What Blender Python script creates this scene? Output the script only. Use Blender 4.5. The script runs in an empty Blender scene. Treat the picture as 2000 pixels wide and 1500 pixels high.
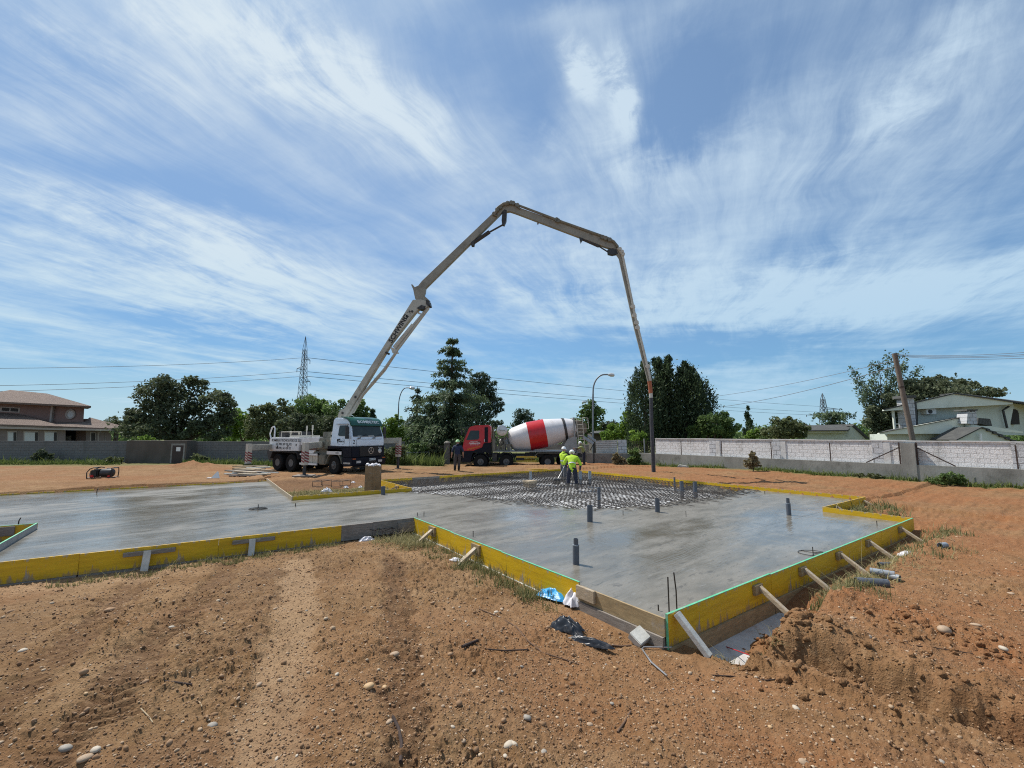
import bpy, bmesh, math, random
import numpy as np
from mathutils import Vector, Matrix

R = math.radians
C = bpy.context.scene.collection
SC = bpy.context.scene

# ------------------------------------------------------------------ camera
HC, F = 2.25, 855.0                     # eye height (m); focal length in px of a 2000 px wide frame
PITCH = math.atan(98 / F)
cam = bpy.data.cameras.new('camera')
cam.lens = 36 * F / 2000
cam.clip_start, cam.clip_end = 0.05, 6000
camo = bpy.data.objects.new('camera', cam)
C.objects.link(camo)
camo.location = (0, 0, HC)
camo.rotation_euler = (R(90) + PITCH, 0, 0)
SC.camera = camo
SC.view_settings.view_transform = 'Standard'
SC.view_settings.look = 'None'
SC.view_settings.exposure = 0.14
SC.view_settings.gamma = 1
SC.cycles.max_bounces = 6
SC.cycles.use_denoising = False
SC.cycles.pixel_filter_type = 'BLACKMAN_HARRIS'
SC.cycles.filter_width = 1.1
SC.cycles.sample_clamp_indirect = 4


def ray(u, v):
    dx, dy = (u - 1000) / F, (750 - v) / F
    return Vector((dx, math.cos(PITCH) - dy * math.sin(PITCH), math.sin(PITCH) + dy * math.cos(PITCH)))


def G(u, v, z=0.0):                     # where a sight line meets the level z
    d = ray(u, v)
    return Vector((0, 0, HC)) + d * ((z - HC) / d.z)


def AT(u, v, Y):                        # where a sight line reaches the depth Y
    d = ray(u, v)
    return Vector((0, 0, HC)) + d * (Y / d.y)


# ------------------------------------------------------------------ sun and sky
SUN_AZ = math.atan2(-0.80, 0.60)        # clockwise from +Y
SUN_EL = R(57)
sl = bpy.data.lights.new('sun', 'SUN')
sl.energy = 5.0
sl.angle = R(0.53)
sl.color = (1.0, 0.955, 0.89)
so = bpy.data.objects.new('sun', sl)
C.objects.link(so)
sdir = Vector((math.sin(SUN_AZ) * math.cos(SUN_EL), math.cos(SUN_AZ) * math.cos(SUN_EL), math.sin(SUN_EL)))
so.rotation_euler = sdir.to_track_quat('Z', 'Y').to_euler()

w = bpy.data.worlds.new('World')
SC.world = w
w.use_nodes = True
NT = w.node_tree
NT.nodes.clear()


class NG:
    """small helper to write node graphs"""
    def __init__(s, nt): s.nt = nt

    def n(s, typ, **kw):
        nd = s.nt.nodes.new(typ)
        for k, v in kw.items():
            setattr(nd, k, v)
        return nd

    def put(s, sock, v):
        if isinstance(v, (int, float)):
            sock.default_value = v
        elif isinstance(v, (tuple, list)):
            sock.default_value = v if len(v) == len(sock.default_value) else (*v, 1)
        else:
            s.nt.links.new(v, sock)

    def m(s, op, a, b=0.0, c=0.0, clamp=False):
        nd = s.n('ShaderNodeMath', operation=op, use_clamp=clamp)
        for i, q in enumerate((a, b, c)):
            s.put(nd.inputs[i], q)
        return nd.outputs[0]

    def vec(s, x, y, z=0.0):
        nd = s.n('ShaderNodeCombineXYZ')
        for i, q in enumerate((x, y, z)):
            s.put(nd.inputs[i], q)
        return nd.outputs[0]

    def noise(s, vec, scale, detail=4, rough=0.55, dist=0.0):
        nd = s.n('ShaderNodeTexNoise')
        if vec is not None:
            s.put(nd.inputs['Vector'], vec)
        nd.inputs['Scale'].default_value = scale
        nd.inputs['Detail'].default_value = detail
        nd.inputs['Roughness'].default_value = rough
        nd.inputs['Distortion'].default_value = dist
        return nd.outputs['Fac']

    def ss(s, x, lo, hi, a=0.0, b=1.0):
        nd = s.n('ShaderNodeMapRange', interpolation_type='SMOOTHSTEP')
        s.put(nd.inputs[0], x)
        for i, q in enumerate((lo, hi, a, b)):
            s.put(nd.inputs[i + 1], q)
        return nd.outputs[0]

    def mix(s, f, a, b, typ='MIX'):
        nd = s.n('ShaderNodeMix', data_type='RGBA', blend_type=typ)
        s.put(nd.inputs[0], f)
        s.put(nd.inputs[6], a)
        s.put(nd.inputs[7], b)
        return nd.outputs[2]


g = NG(NT)
tc = g.n('ShaderNodeTexCoord')
sky = g.n('ShaderNodeTexSky', sky_type='NISHITA', sun_disc=False)
sky.sun_elevation, sky.sun_rotation = SUN_EL, SUN_AZ
sky.air_density, sky.dust_density, sky.ozone_density = 1.0, 0.6, 2.0
sx = g.n('ShaderNodeSeparateXYZ')
NT.links.new(tc.outputs['Generated'], sx.inputs[0])
KZ = 0.10
zz = g.m('ADD', g.m('MAXIMUM', sx.outputs[2], 0.0), KZ)
px_, py_ = g.m('DIVIDE', sx.outputs[0], zz), g.m('DIVIDE', sx.outputs[1], zz)


def skyp(u, v):                          # a direction as a point of the cloud layer
    d = ray(u, v).normalized()
    return d.x / (max(d.z, 0) + KZ), d.y / (max(d.z, 0) + KZ)


BA = R(24)                               # bearing of the cirrus bands
along = g.m('ADD', g.m('MULTIPLY', px_, math.sin(BA)), g.m('MULTIPLY', py_, math.cos(BA)))
cross = g.m('SUBTRACT', g.m('MULTIPLY', px_, math.cos(BA)), g.m('MULTIPLY', py_, math.sin(BA)))
wv = g.noise(g.vec(px_, py_, 3.1), 0.8, 3, 0.5)
wv2 = g.noise(g.vec(px_, py_, 9.4), 2.2, 4, 0.55)
crossw = g.m('ADD', cross, g.m('MULTIPLY', g.m('SUBTRACT', wv, 0.5), 0.55))
bands = g.noise(g.vec(g.m('MULTIPLY', along, 0.26), crossw, 1.7), 1.3, 5, 0.55, 0.15)
fibres = g.noise(g.vec(g.m('MULTIPLY', along, 0.30), g.m('MULTIPLY', crossw, 1.5), 7.3), 4.6, 8, 0.68, 0.35)
patch = g.noise(g.vec(px_, py_, 11.0), 0.7, 3, 0.5)
rip = g.noise(g.vec(g.m('MULTIPLY', along, 1.3), g.m('MULTIPLY', cross, 0.6), 5.0), 4.2, 5, 0.6, 0.2)
puff = g.noise(g.vec(px_, py_, 21.0), 7.5, 9, 0.66, 0.5)
dens = g.m('ADD', g.m('MULTIPLY', bands, 0.50), g.m('MULTIPLY', fibres, 0.36))
dens = g.m('ADD', dens, 0.01)
dens = g.m('ADD', dens, g.m('MULTIPLY', g.m('SUBTRACT', patch, 0.5), 0.40))
dens = g.m('ADD', dens, g.m('MULTIPLY', g.m('SUBTRACT', rip, 0.5), 0.26))

low = g.noise(g.vec(g.m('MULTIPLY', sx.outputs[0], 1.6), g.m('MULTIPLY', sx.outputs[1], 1.6), g.m('ADD', g.m('MULTIPLY', sx.outputs[2], 15.0), g.m('MULTIPLY', sx.outputs[0], 1.2))), 1.5, 6, 0.6, 0.3)
dens = g.m('ADD', dens, g.m('MULTIPLY', g.m('MULTIPLY', g.m('SUBTRACT', low, 0.40), g.ss(sx.outputs[2], 0.50, 0.12)), 1.15))


def streak(u0, v0, u1, v1, wd, amp, tex=0):
    """a bank of cloud lying between two points of the cloud layer (wd = half width there)"""
    global dens
    a, b = skyp(u0, v0), skyp(u1, v1)
    L = math.hypot(b[0] - a[0], b[1] - a[1])
    ex, ey = (b[0] - a[0]) / L, (b[1] - a[1]) / L
    qx, qy = g.m('SUBTRACT', px_, (a[0] + b[0]) / 2), g.m('SUBTRACT', py_, (a[1] + b[1]) / 2)
    al = g.m('ADD', g.m('MULTIPLY', qx, ex), g.m('MULTIPLY', qy, ey))
    cr = g.m('SUBTRACT', g.m('MULTIPLY', qx, ey), g.m('MULTIPLY', qy, ex))
    cr = g.m('ADD', cr, g.m('MULTIPLY', g.m('SUBTRACT', wv2, 0.5), wd * 2.2))
    al = g.m('ADD', g.m('DIVIDE', al, L / 2), g.m('MULTIPLY', g.m('SUBTRACT', puff, 0.5), 1.2))
    cr = g.m('DIVIDE', cr, wd)
    d2 = g.m('ADD', g.m('POWER', g.m('ABSOLUTE', al), 2.0), g.m('POWER', g.m('ABSOLUTE', cr), 2.0))
    msk = g.ss(g.m('SQRT', d2), 0.0, 1.45, 1.0, 0.0)
    if amp > 0:
        f_ = puff if tex else g.m('ADD', g.m('MULTIPLY', fibres, 0.6), g.m('MULTIPLY', puff, 0.4))
        msk = g.m('MULTIPLY', msk, g.ss(f_, 0.36 if tex else 0.30, 0.66 if tex else 0.68, 0.0 if tex else 0.08, 1.15))
    dens = g.m('ADD', dens, g.m('MULTIPLY', msk, amp))


STREAKS = [
    (250, -120, 900, 330, 0.17, 0.46), (560, -60, 860, 300, 0.12, 0.26), (0, -40, 420, 260, 0.22, 0.26), (-150, 90, 300, 330, 0.22, 0.12),
    (1105, 80, 1160, 200, 0.042, 0.62, 1), (1195, 100, 1240, 270, 0.040, 0.52, 1), (1200, 250, 1300, 420, 0.12, 0.12), (1020, 120, 1040, 300, 0.10, -0.20), (1290, 60, 1340, 320, 0.10, -0.22), (1120, -80, 1120, 20, 0.2, -0.25),
    (-100, 330, 700, 560, 0.34, 0.26), (0, 480, 900, 640, 0.5, 0.20), (900, 500, 1500, 650, 0.5, 0.20), (1500, 560, 2100, 600, 0.7, 0.26),
    (1980, -60, 1700, 300, 0.08, 0.17), (1760, 180, 1740, 290, 0.07, 0.13, 1), (900, 600, 1800, 640, 0.8, 0.14),
    (100, 620, 800, 660, 0.9, 0.16), (1100, 230, 1500, 330, 0.3, 0.14), (1290, 480, 1440, 600, 0.35, 0.06),
    (1700, 60, 1900, 420, 0.45, 0.14), (300, -60, 700, 200, 0.25, 0.05),
    # open blue
    (-60, 270, 620, 440, 0.12, -0.26), (780, 60, 1080, 160, 0.16, -0.20), (1300, 0, 1420, 300, 0.16, -0.20),
    (1040, 686, 1640, 686, 0.5, -0.34), (2050, 120, 1900, 420, 0.22, -0.16), (60, 690, 600, 668, 0.6, -0.26),
    (1440, 480, 1620, 520, 0.25, -0.18), (1040, 530, 1180, 620, 0.25, -0.12), (1840, 480, 2060, 440, 0.4, -0.14), (0, 590, 420, 620, 0.3, -0.12),
]
for s_ in STREAKS:
    streak(*s_)
cover = g.ss(dens, 0.25, 0.86)
cover = g.m('ADD', 0.19, g.m('MULTIPLY', cover, 0.76))
hz = g.ss(sx.outputs[2], 0.0, 0.20, 0.80, 0.0)            # thin milky air low down
cover = g.m('MAXIMUM', cover, hz)
cloudcol = g.mix(g.ss(sx.outputs[2], 0.02, 0.5), (6.4, 8.8, 10.6), (8.4, 9.8, 11.0))
skyc = g.mix(1.0, sky.outputs[0], g.mix(g.ss(sx.outputs[2], 0.0, 0.5), (0.56, 1.02, 1.36), (0.82, 1.28, 1.56)), 'MULTIPLY')
skyc = g.mix(1.0, skyc, g.mix(g.ss(sx.outputs[0], -0.75, 0.1), (0.72, 0.76, 0.80), (1.0, 1.0, 1.0)), 'MULTIPLY')
cloudcol = g.mix(1.0, cloudcol, g.mix(g.ss(sx.outputs[0], -0.6, 0.6), (1.06, 1.03, 0.99), (0.86, 0.92, 0.97)), 'MULTIPLY')
colr = g.mix(cover, skyc, cloudcol)
bg = g.n('ShaderNodeBackground')
NT.links.new(colr, bg.inputs[0])
bg.inputs[1].default_value = 0.074
wo = g.n('ShaderNodeOutputWorld')
NT.links.new(bg.outputs[0], wo.inputs[0])

# ------------------------------------------------------------------ object helpers
def tag(o, label=None, cat=None, group=None, kind=None):
    for k, v in (('label', label), ('category', cat), ('group', group), ('kind', kind)):
        if v:
            o[k] = v
    return o


def thing(name, label, cat, loc=(0, 0, 0), rz=0.0, group=None):
    o = bpy.data.objects.new(name, None)
    o.empty_display_size = 0.2
    C.objects.link(o)
    o.location = loc
    o.rotation_euler = (0, 0, rz)
    return tag(o, label, cat, group)


class MB:
    """collects boxes, bars, tubes and sheets; build() links them as ONE mesh object"""
    def __init__(s):
        s.v, s.f, s.mi = [], [], []
        s.m = 0

    def add(s, vs, fs):
        b = len(s.v)
        s.v += [tuple(p) for p in vs]
        s.f += [tuple(i + b for i in q) for q in fs]
        s.mi += [s.m] * len(fs)
        return s

    def box(s, c, d, M=None, taper=1.0):
        x, y, z = d[0] / 2, d[1] / 2, d[2] / 2
        vs = [(-x, -y, -z), (x, -y, -z), (x, y, -z), (-x, y, -z),
              (-x * taper, -y * taper, z), (x * taper, -y * taper, z), (x * taper, y * taper, z), (-x * taper, y * taper, z)]
        vs = [Vector(p) for p in vs]
        if M is not None:
            vs = [M @ p for p in vs]
        c = Vector(c)
        return s.add([p + c for p in vs], [(0, 3, 2, 1), (4, 5, 6, 7), (0, 1, 5, 4), (1, 2, 6, 5), (2, 3, 7, 6), (3, 0, 4, 7)])

    def b2(s, p, q):                     # box from corner to corner
        p, q = Vector(p), Vector(q)
        return s.box((p + q) / 2, [abs(a) for a in (q - p)])

    def beam(s, p, q, w, h, up=(0, 0, 1)):
        p, q = Vector(p), Vector(q)
        d = q - p
        L = d.length
        d.normalize()
        sd = d.cross(Vector(up))
        if sd.length < 1e-4:
            sd = d.cross(Vector((1, 0, 0)))
        sd.normalize()
        u = sd.cross(d)
        M = Matrix((d, sd, u)).transposed()
        return s.box((p + q) / 2, (L, w, h), M)

    def tube(s, pts, r, n=8, cap=True):
        pts = [Vector(p) for p in pts]
        rs = r if isinstance(r, (list, tuple)) else [r] * len(pts)
        vs, fs = [], []
        ref = None
        for i, p in enumerate(pts):
            a, b = pts[max(i - 1, 0)], pts[min(i + 1, len(pts) - 1)]
            t = (b - a)
            t = t.normalized() if t.length > 1e-9 else Vector((0, 0, 1))
            if ref is None:
                ref = t.orthogonal().normalized()
            ref = (ref - t * ref.dot(t))
            ref = ref.normalized() if ref.length > 1e-6 else t.orthogonal().normalized()
            bi = t.cross(ref)
            for k in range(n):
                an = 2 * math.pi * k / n
                vs.append(p + (ref * math.cos(an) + bi * math.sin(an)) * rs[i])
        for i in range(len(pts) - 1):
            for k in range(n):
                fs.append((i * n + k, i * n + (k + 1) % n, (i + 1) * n + (k + 1) % n, (i + 1) * n + k))
        if cap:
            fs.append(tuple(range(n - 1, -1, -1)))
            fs.append(tuple((len(pts) - 1) * n + k for k in range(n)))
        return s.add(vs, fs)

    def lathe(s, prof, o, ax, n=24, cap=True):   # prof: (distance along axis, radius)
        o, ax = Vector(o), Vector(ax).normalized()
        return s.tube([o + ax * t for t, r in prof], [max(r, 1e-4) for t, r in prof], n, cap) if all(
            abs(prof[i + 1][0] - prof[i][0]) > 1e-6 for i in range(len(prof) - 1)) else s._lathe2(prof, o, ax, n)

    def _lathe2(s, prof, o, ax, n):
        ref = ax.orthogonal().normalized()
        bi = ax.cross(ref)
        vs, fs = [], []
        for t, r in prof:
            for k in range(n):
                an = 2 * math.pi * k / n
                vs.append(o + ax * t + (ref * math.cos(an) + bi * math.sin(an)) * max(r, 1e-4))
        for i in range(len(prof) - 1):
            for k in range(n):
                fs.append((i * n + k, i * n + (k + 1) % n, (i + 1) * n + (k + 1) % n, (i + 1) * n + k))
        fs.append(tuple(range(n - 1, -1, -1)))
        fs.append(tuple((len(prof) - 1) * n + k for k in range(n)))
        return s.add(vs, fs)

    def prism(s, poly, axis, a, b):      # poly in the two other axes, extruded along axis from a to b
        def mk(p, t):
            return {'x': (t, p[0], p[1]), 'y': (p[0], t, p[1]), 'z': (p[0], p[1], t)}[axis]
        n = len(poly)
        vs = [mk(p, a) for p in poly] + [mk(p, b) for p in poly]
        fs = [tuple(range(n - 1, -1, -1)), tuple(range(n, 2 * n))]
        fs += [(i, (i + 1) % n, n + (i + 1) % n, n + i) for i in range(n)]
        return s.add(vs, fs)

    def prism3(s, pts, off):             # planar outline in space, extruded by a vector
        pts = [Vector(p) for p in pts]
        off = Vector(off)
        n = len(pts)
        return s.add(pts + [p + off for p in pts], [tuple(range(n - 1, -1, -1)), tuple(range(n, 2 * n))] +
                     [(i, (i + 1) % n, n + (i + 1) % n, n + i) for i in range(n)])

    def build(s, name, mats, parent=None, loc=None, bevel=0.0, smooth=35, rz=0.0):
        me = bpy.data.meshes.new(name)
        o = bpy.data.objects.new(name, me)
        vs = s.v
        if loc is not None:
            l = Vector(loc)
            if rz:
                Mi = Matrix.Rotation(-rz, 3, 'Z')
                vs = [Mi @ (Vector(p) - l) for p in vs]
                o.rotation_euler = (0, 0, rz)
            else:
                vs = [(p[0] - l.x, p[1] - l.y, p[2] - l.z) for p in vs]
            o.location = l
        me.from_pydata(vs, [], s.f)
        mats = mats if isinstance(mats, (list, tuple)) else [mats]
        for m in mats:
            me.materials.append(m)
        me.polygons.foreach_set('material_index', s.mi)
        bm = bmesh.new()
        bm.from_mesh(me)
        bmesh.ops.recalc_face_normals(bm, faces=bm.faces)
        if bevel:
            es = [e for e in bm.edges if len(e.link_faces) == 2 and e.calc_face_angle(0) > R(28)]
            bmesh.ops.bevel(bm, geom=es, offset=bevel, segments=2, affect='EDGES', clamp_overlap=True)
        bm.to_mesh(me)
        bm.free()
        if smooth:
            me.polygons.foreach_set('use_smooth', [True] * len(me.polygons))
            me.set_sharp_from_angle(angle=R(smooth))
        C.objects.link(o)
        if parent is not None:
            o.parent = parent
        return o


def np_mesh(name, V, Fa, mats, parent=None, loc=None, attrs=None, smooth=False, mi=None):
    """mesh object from arrays; Fa is an (n, k) array of indices"""
    me = bpy.data.meshes.new(name)
    V = np.asarray(V, np.float32)
    if loc is not None:
        V = V - np.array(loc, np.float32)
    n, k = Fa.shape
    me.vertices.add(len(V))
    me.vertices.foreach_set('co', V.ravel())
    me.loops.add(n * k)
    me.loops.foreach_set('vertex_index', Fa.astype(np.int32).ravel())
    me.polygons.add(n)
    me.polygons.foreach_set('loop_start', np.arange(0, n * k, k, dtype=np.int32))
    me.polygons.foreach_set('loop_total', np.full(n, k, np.int32))
    for m in (mats if isinstance(mats, (list, tuple)) else [mats]):
        me.materials.append(m)
    if mi is not None:
        me.polygons.foreach_set('material_index', np.asarray(mi, np.int32))
    if smooth:
        me.polygons.foreach_set('use_smooth', np.ones(n, bool))
    me.update(calc_edges=True)
    for nm, arr in (attrs or {}).items():
        a = me.attributes.new(nm, 'FLOAT', 'POINT')
        a.data.foreach_set('value', np.asarray(arr, np.float32))
    o = bpy.data.objects.new(name, me)
    if loc is not None:
        o.location = loc
    C.objects.link(o)
    if parent is not None:
        o.parent = parent
    return o


def lettering(txt, size, M, mat, parent, name='lettering', depth=0.004, sx_=1.0, align='CENTER', bold=0.0):
    cu = bpy.data.curves.new('txt', 'FONT')
    cu.body = txt
    cu.size = size
    cu.align_x, cu.align_y = align, 'CENTER'
    cu.extrude = depth
    cu.offset = bold
    cu.resolution_u = 2
    t = bpy.data.objects.new('txt', cu)
    C.objects.link(t)
    dg = bpy.context.evaluated_depsgraph_get()
    me = bpy.data.meshes.new_from_object(t.evaluated_get(dg))
    bpy.data.objects.remove(t)
    bpy.data.curves.remove(cu)
    me.transform(Matrix.Diagonal((sx_, 1, 1, 1)))
    me.transform(M)
    me.name = name
    me.materials.clear()
    me.materials.append(mat)
    o = bpy.data.objects.new(name, me)
    C.objects.link(o)
    o.parent = parent
    return o


def frame(o, x, y):                      # matrix with text axes x, y at the point o
    x, y = Vector(x).normalized(), Vector(y).normalized()
    z = x.cross(y)
    M = Matrix((x, y, z)).transposed().to_4x4()
    M.translation = Vector(o)
    return M


def copy_tree(o, parent=None):
    c = o.copy()
    C.objects.link(c)
    if parent is not None:
        c.parent = parent
    for ch in list(o.children):
        copy_tree(ch, c)
    return c


# ------------------------------------------------------------------ noise
def _h(ix, iy, s):
    n = (ix.astype(np.int64) * 374761393 + iy.astype(np.int64) * 668265263 + s * 1442695041) & 0x7fffffff
    n = ((n ^ (n >> 13)) * 1274126177) & 0x7fffffff
    return (n ^ (n >> 16)) & 0xffff


def pn(x, y, s=0):
    ix, iy = np.floor(x), np.floor(y)
    fx, fy = x - ix, y - iy
    ux, uy = fx * fx * fx * (fx * (fx * 6 - 15) + 10), fy * fy * fy * (fy * (fy * 6 - 15) + 10)

    def gr(dx, dy):
        a = _h(ix + dx, iy + dy, s) * (2 * math.pi / 65536)
        return np.cos(a) * (fx - dx) + np.sin(a) * (fy - dy)
    a, b, c, d = gr(0, 0), gr(1, 0), gr(0, 1), gr(1, 1)
    return ((a + ux * (b - a)) * (1 - uy) + (c + ux * (d - c)) * uy) * 1.5


def fbm(x, y, o=4, s=0, g_=0.5):
    t, a, f = 0, 1.0, 1.0
    for i in range(o):
        t = t + a * pn(x * f, y * f, s + i * 17)
        a *= g_
        f *= 2.03
    return t


def sst(x, a, b):
    t = np.clip((x - a) / (b - a), 0, 1)
    return t * t * (3 - 2 * t)


# ------------------------------------------------------------------ materials
def pbr(name, col, rough=0.6, metal=0.0, var=0.15, scale=4.0, col2=None, bump=0.0, bscale=30.0, dirt=None, spec=0.5,
        stretch=(1, 1, 1), amt2=0.5):
    m = bpy.data.materials.new(name)
    m.use_nodes = True
    nt = m.node_tree
    q = NG(nt)
    bs = nt.nodes['Principled BSDF']
    t = q.n('ShaderNodeTexCoord')
    mp = q.n('ShaderNodeMapping')
    nt.links.new(t.outputs['Object'], mp.inputs[0])
    mp.inputs['Scale'].default_value = stretch
    v = mp.outputs[0]
    c2 = col2 or tuple(k * (1 - var) for k in col)
    c1 = col if col2 else tuple(min(k * (1 + var * 0.6), 1) for k in col)
    f = q.ss(q.noise(v, scale, 6, 0.62), 0.5 - 0.3 * (1 - amt2) - 0.12, 0.5 + 0.3 * amt2 + 0.12)
    cc = q.mix(f, c1, c2)
    if dirt:                              # dust and stains: (colour, amount, scale)
        fd = q.ss(q.noise(t.outputs['Object'], dirt[2], 7, 0.7), 0.62 - dirt[1] * 0.3, 0.75)
        cc = q.mix(q.m('MULTIPLY', fd, 0.85), cc, dirt[0])
    nt.links.new(cc, bs.inputs['Base Color'])
    r = q.m('ADD', rough - 0.08, q.m('MULTIPLY', q.noise(v, scale * 2.7, 4), 0.16))
    nt.links.new(r, bs.inputs['Roughness'])
    bs.inputs['Metallic'].default_value = metal
    bs.inputs['Specular IOR Level'].default_value = spec
    if bump:
        b = q.n('ShaderNodeBump')
        b.inputs['Strength'].default_value = 1.0
        b.inputs['Distance'].default_value = bump
        nt.links.new(q.noise(v, bscale, 6, 0.65), b.inputs['Height'])
        nt.links.new(b.outputs[0], bs.inputs['Normal'])
    return m


def glassy(name, col=(0.02, 0.025, 0.028), rough=0.06):
    m = pbr(name, col, rough + 0.06, 0, 0.45, 1.3, spec=0.30)
    return m


DUST = (0.30, 0.20, 0.13)
M = {}
M['white_paint'] = pbr('white_paint', (0.72, 0.72, 0.72), 0.35, var=0.1, dirt=((0.42, 0.38, 0.32), 0.25, 2.2))
M['cab_white'] = pbr('cab_white', (0.74, 0.82, 0.90), 0.28, var=0.06, dirt=((0.42, 0.42, 0.42), 0.1, 1.6))
M['cream'] = pbr('cream_paint', (0.52, 0.49, 0.42), 0.45, var=0.12, scale=3, dirt=((0.30, 0.26, 0.20), 0.4, 2.5))
M['boom_dark'] = pbr('dark_boom_paint', (0.27, 0.25, 0.20), 0.5, var=0.2, scale=1.5, dirt=((0.13, 0.12, 0.095), 0.35, 1.8))  # darker base than the first boom section's paint, with stains over it
M['boom'] = pbr('boom_paint', (0.43, 0.41, 0.345), 0.45, var=0.15, scale=1.5, dirt=((0.22, 0.20, 0.16), 0.4, 1.8))
M['olive'] = pbr('dirty_olive_metal', (0.17, 0.165, 0.13), 0.6, var=0.3, dirt=(DUST, 0.3, 3))
M['dark_metal'] = pbr('dark_metal', (0.035, 0.035, 0.036), 0.55, var=0.4, dirt=((0.15, 0.11, 0.08), 0.25, 3))
M['navy'] = pbr('navy_plastic', (0.009, 0.011, 0.020), 0.6, var=0.3, dirt=((0.05, 0.045, 0.04), 0.08, 3), spec=0.2)
M['green_paint'] = pbr('green_visor', (0.008, 0.085, 0.058), 0.25, var=0.2)
M['glass'] = glassy('cab_glass', (0.030, 0.045, 0.046))
M['rubber'] = pbr('tyre_rubber', (0.014, 0.0135, 0.0135), 0.85, var=0.3, spec=0.2, dirt=((0.10, 0.07, 0.05), 0.18, 4), bump=0.004, bscale=60)
M['rim'] = pbr('wheel_rim', (0.13, 0.13, 0.13), 0.5, 0.4, 0.3, 6, dirt=((0.2, 0.15, 0.11), 0.3, 4))
M['steel'] = pbr('bright_steel', (0.45, 0.45, 0.45), 0.35, 0.7, 0.2, 5)
M['chrome'] = pbr('chrome', (0.75, 0.76, 0.78), 0.2, 0.9, 0.1, 5)
M['orange_lens'] = pbr('orange_lens', (0.55, 0.12, 0.02), 0.25)
M['clear_lens'] = pbr('clear_lens', (0.6, 0.62, 0.62), 0.15, 0.2)
M['black'] = pbr('black_lettering', (0.012, 0.012, 0.013), 0.5)
M['white_letter'] = pbr('white_lettering', (0.75, 0.77, 0.76), 0.5, var=0.05)
M['red_stripe'] = pbr('red_stripe', (0.22, 0.035, 0.04), 0.5)
M['red'] = pbr('red_paint', (0.52, 0.014, 0.018), 0.27, var=0.14, dirt=((0.30, 0.1, 0.07), 0.12, 2))
M['drum_white'] = pbr('drum_white', (0.68, 0.66, 0.66), 0.38, var=0.08, scale=2.0, dirt=((0.45, 0.41, 0.38), 0.22, 1.4), stretch=(1, 1, 1))
M['grey_paint'] = pbr('grey_paint', (0.30, 0.31, 0.31), 0.5, var=0.15, dirt=((0.2, 0.18, 0.16), 0.3, 3))
M['yellow_trim'] = pbr('yellow_trim', (0.55, 0.36, 0.03), 0.5, dirt=(DUST, 0.3, 4))
M['pvc'] = pbr('grey_pvc', (0.085, 0.095, 0.115), 0.42, var=0.15, scale=9, dirt=((0.26, 0.25, 0.24), 0.22, 9))
M['pvc_light'] = pbr('light_grey_pvc', (0.25, 0.28, 0.31), 0.42, var=0.15, scale=9, dirt=((0.3, 0.22, 0.16), 0.3, 9))
M['rebar'] = pbr('rebar_steel', (0.04, 0.034, 0.03), 0.6, 0.3, 0.4, 12, dirt=((0.12, 0.055, 0.03), 0.3, 10))
M['grey_wood'] = pbr('weathered_wood', (0.23, 0.20, 0.17), 0.8, var=0.35, scale=6, stretch=(1, 1, 8), bump=0.003, bscale=20,
                     dirt=((0.36, 0.34, 0.31), 0.25, 5))
M['pale_wood'] = pbr('pale_timber', (0.42, 0.33, 0.22), 0.75, var=0.3, scale=5, stretch=(2, 2, 7), bump=0.003, bscale=18,
                     dirt=((0.42, 0.39, 0.35), 0.28, 6))
M['tan_wood'] = pbr('tan_timber', (0.33, 0.235, 0.12), 0.75, var=0.3, scale=3, stretch=(2, 2, 9), bump=0.002, bscale=18,
                    dirt=((0.30, 0.28, 0.25), 0.2, 4))
M['white_cement'] = pbr('cement_splashed_wood', (0.55, 0.54, 0.49), 0.85, var=0.2, scale=8, bump=0.004, bscale=25)
M['ply_brown'] = pbr('brown_plywood', (0.24, 0.145, 0.07), 0.7, var=0.25, scale=3, stretch=(1, 1, 3), dirt=((0.27, 0.24, 0.21), 0.3, 4))
M['green_edge'] = pbr('green_edge_paint', (0.10, 0.46, 0.25), 0.6, var=0.3, scale=9, dirt=((0.36, 0.34, 0.28), 0.55, 5))


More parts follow.
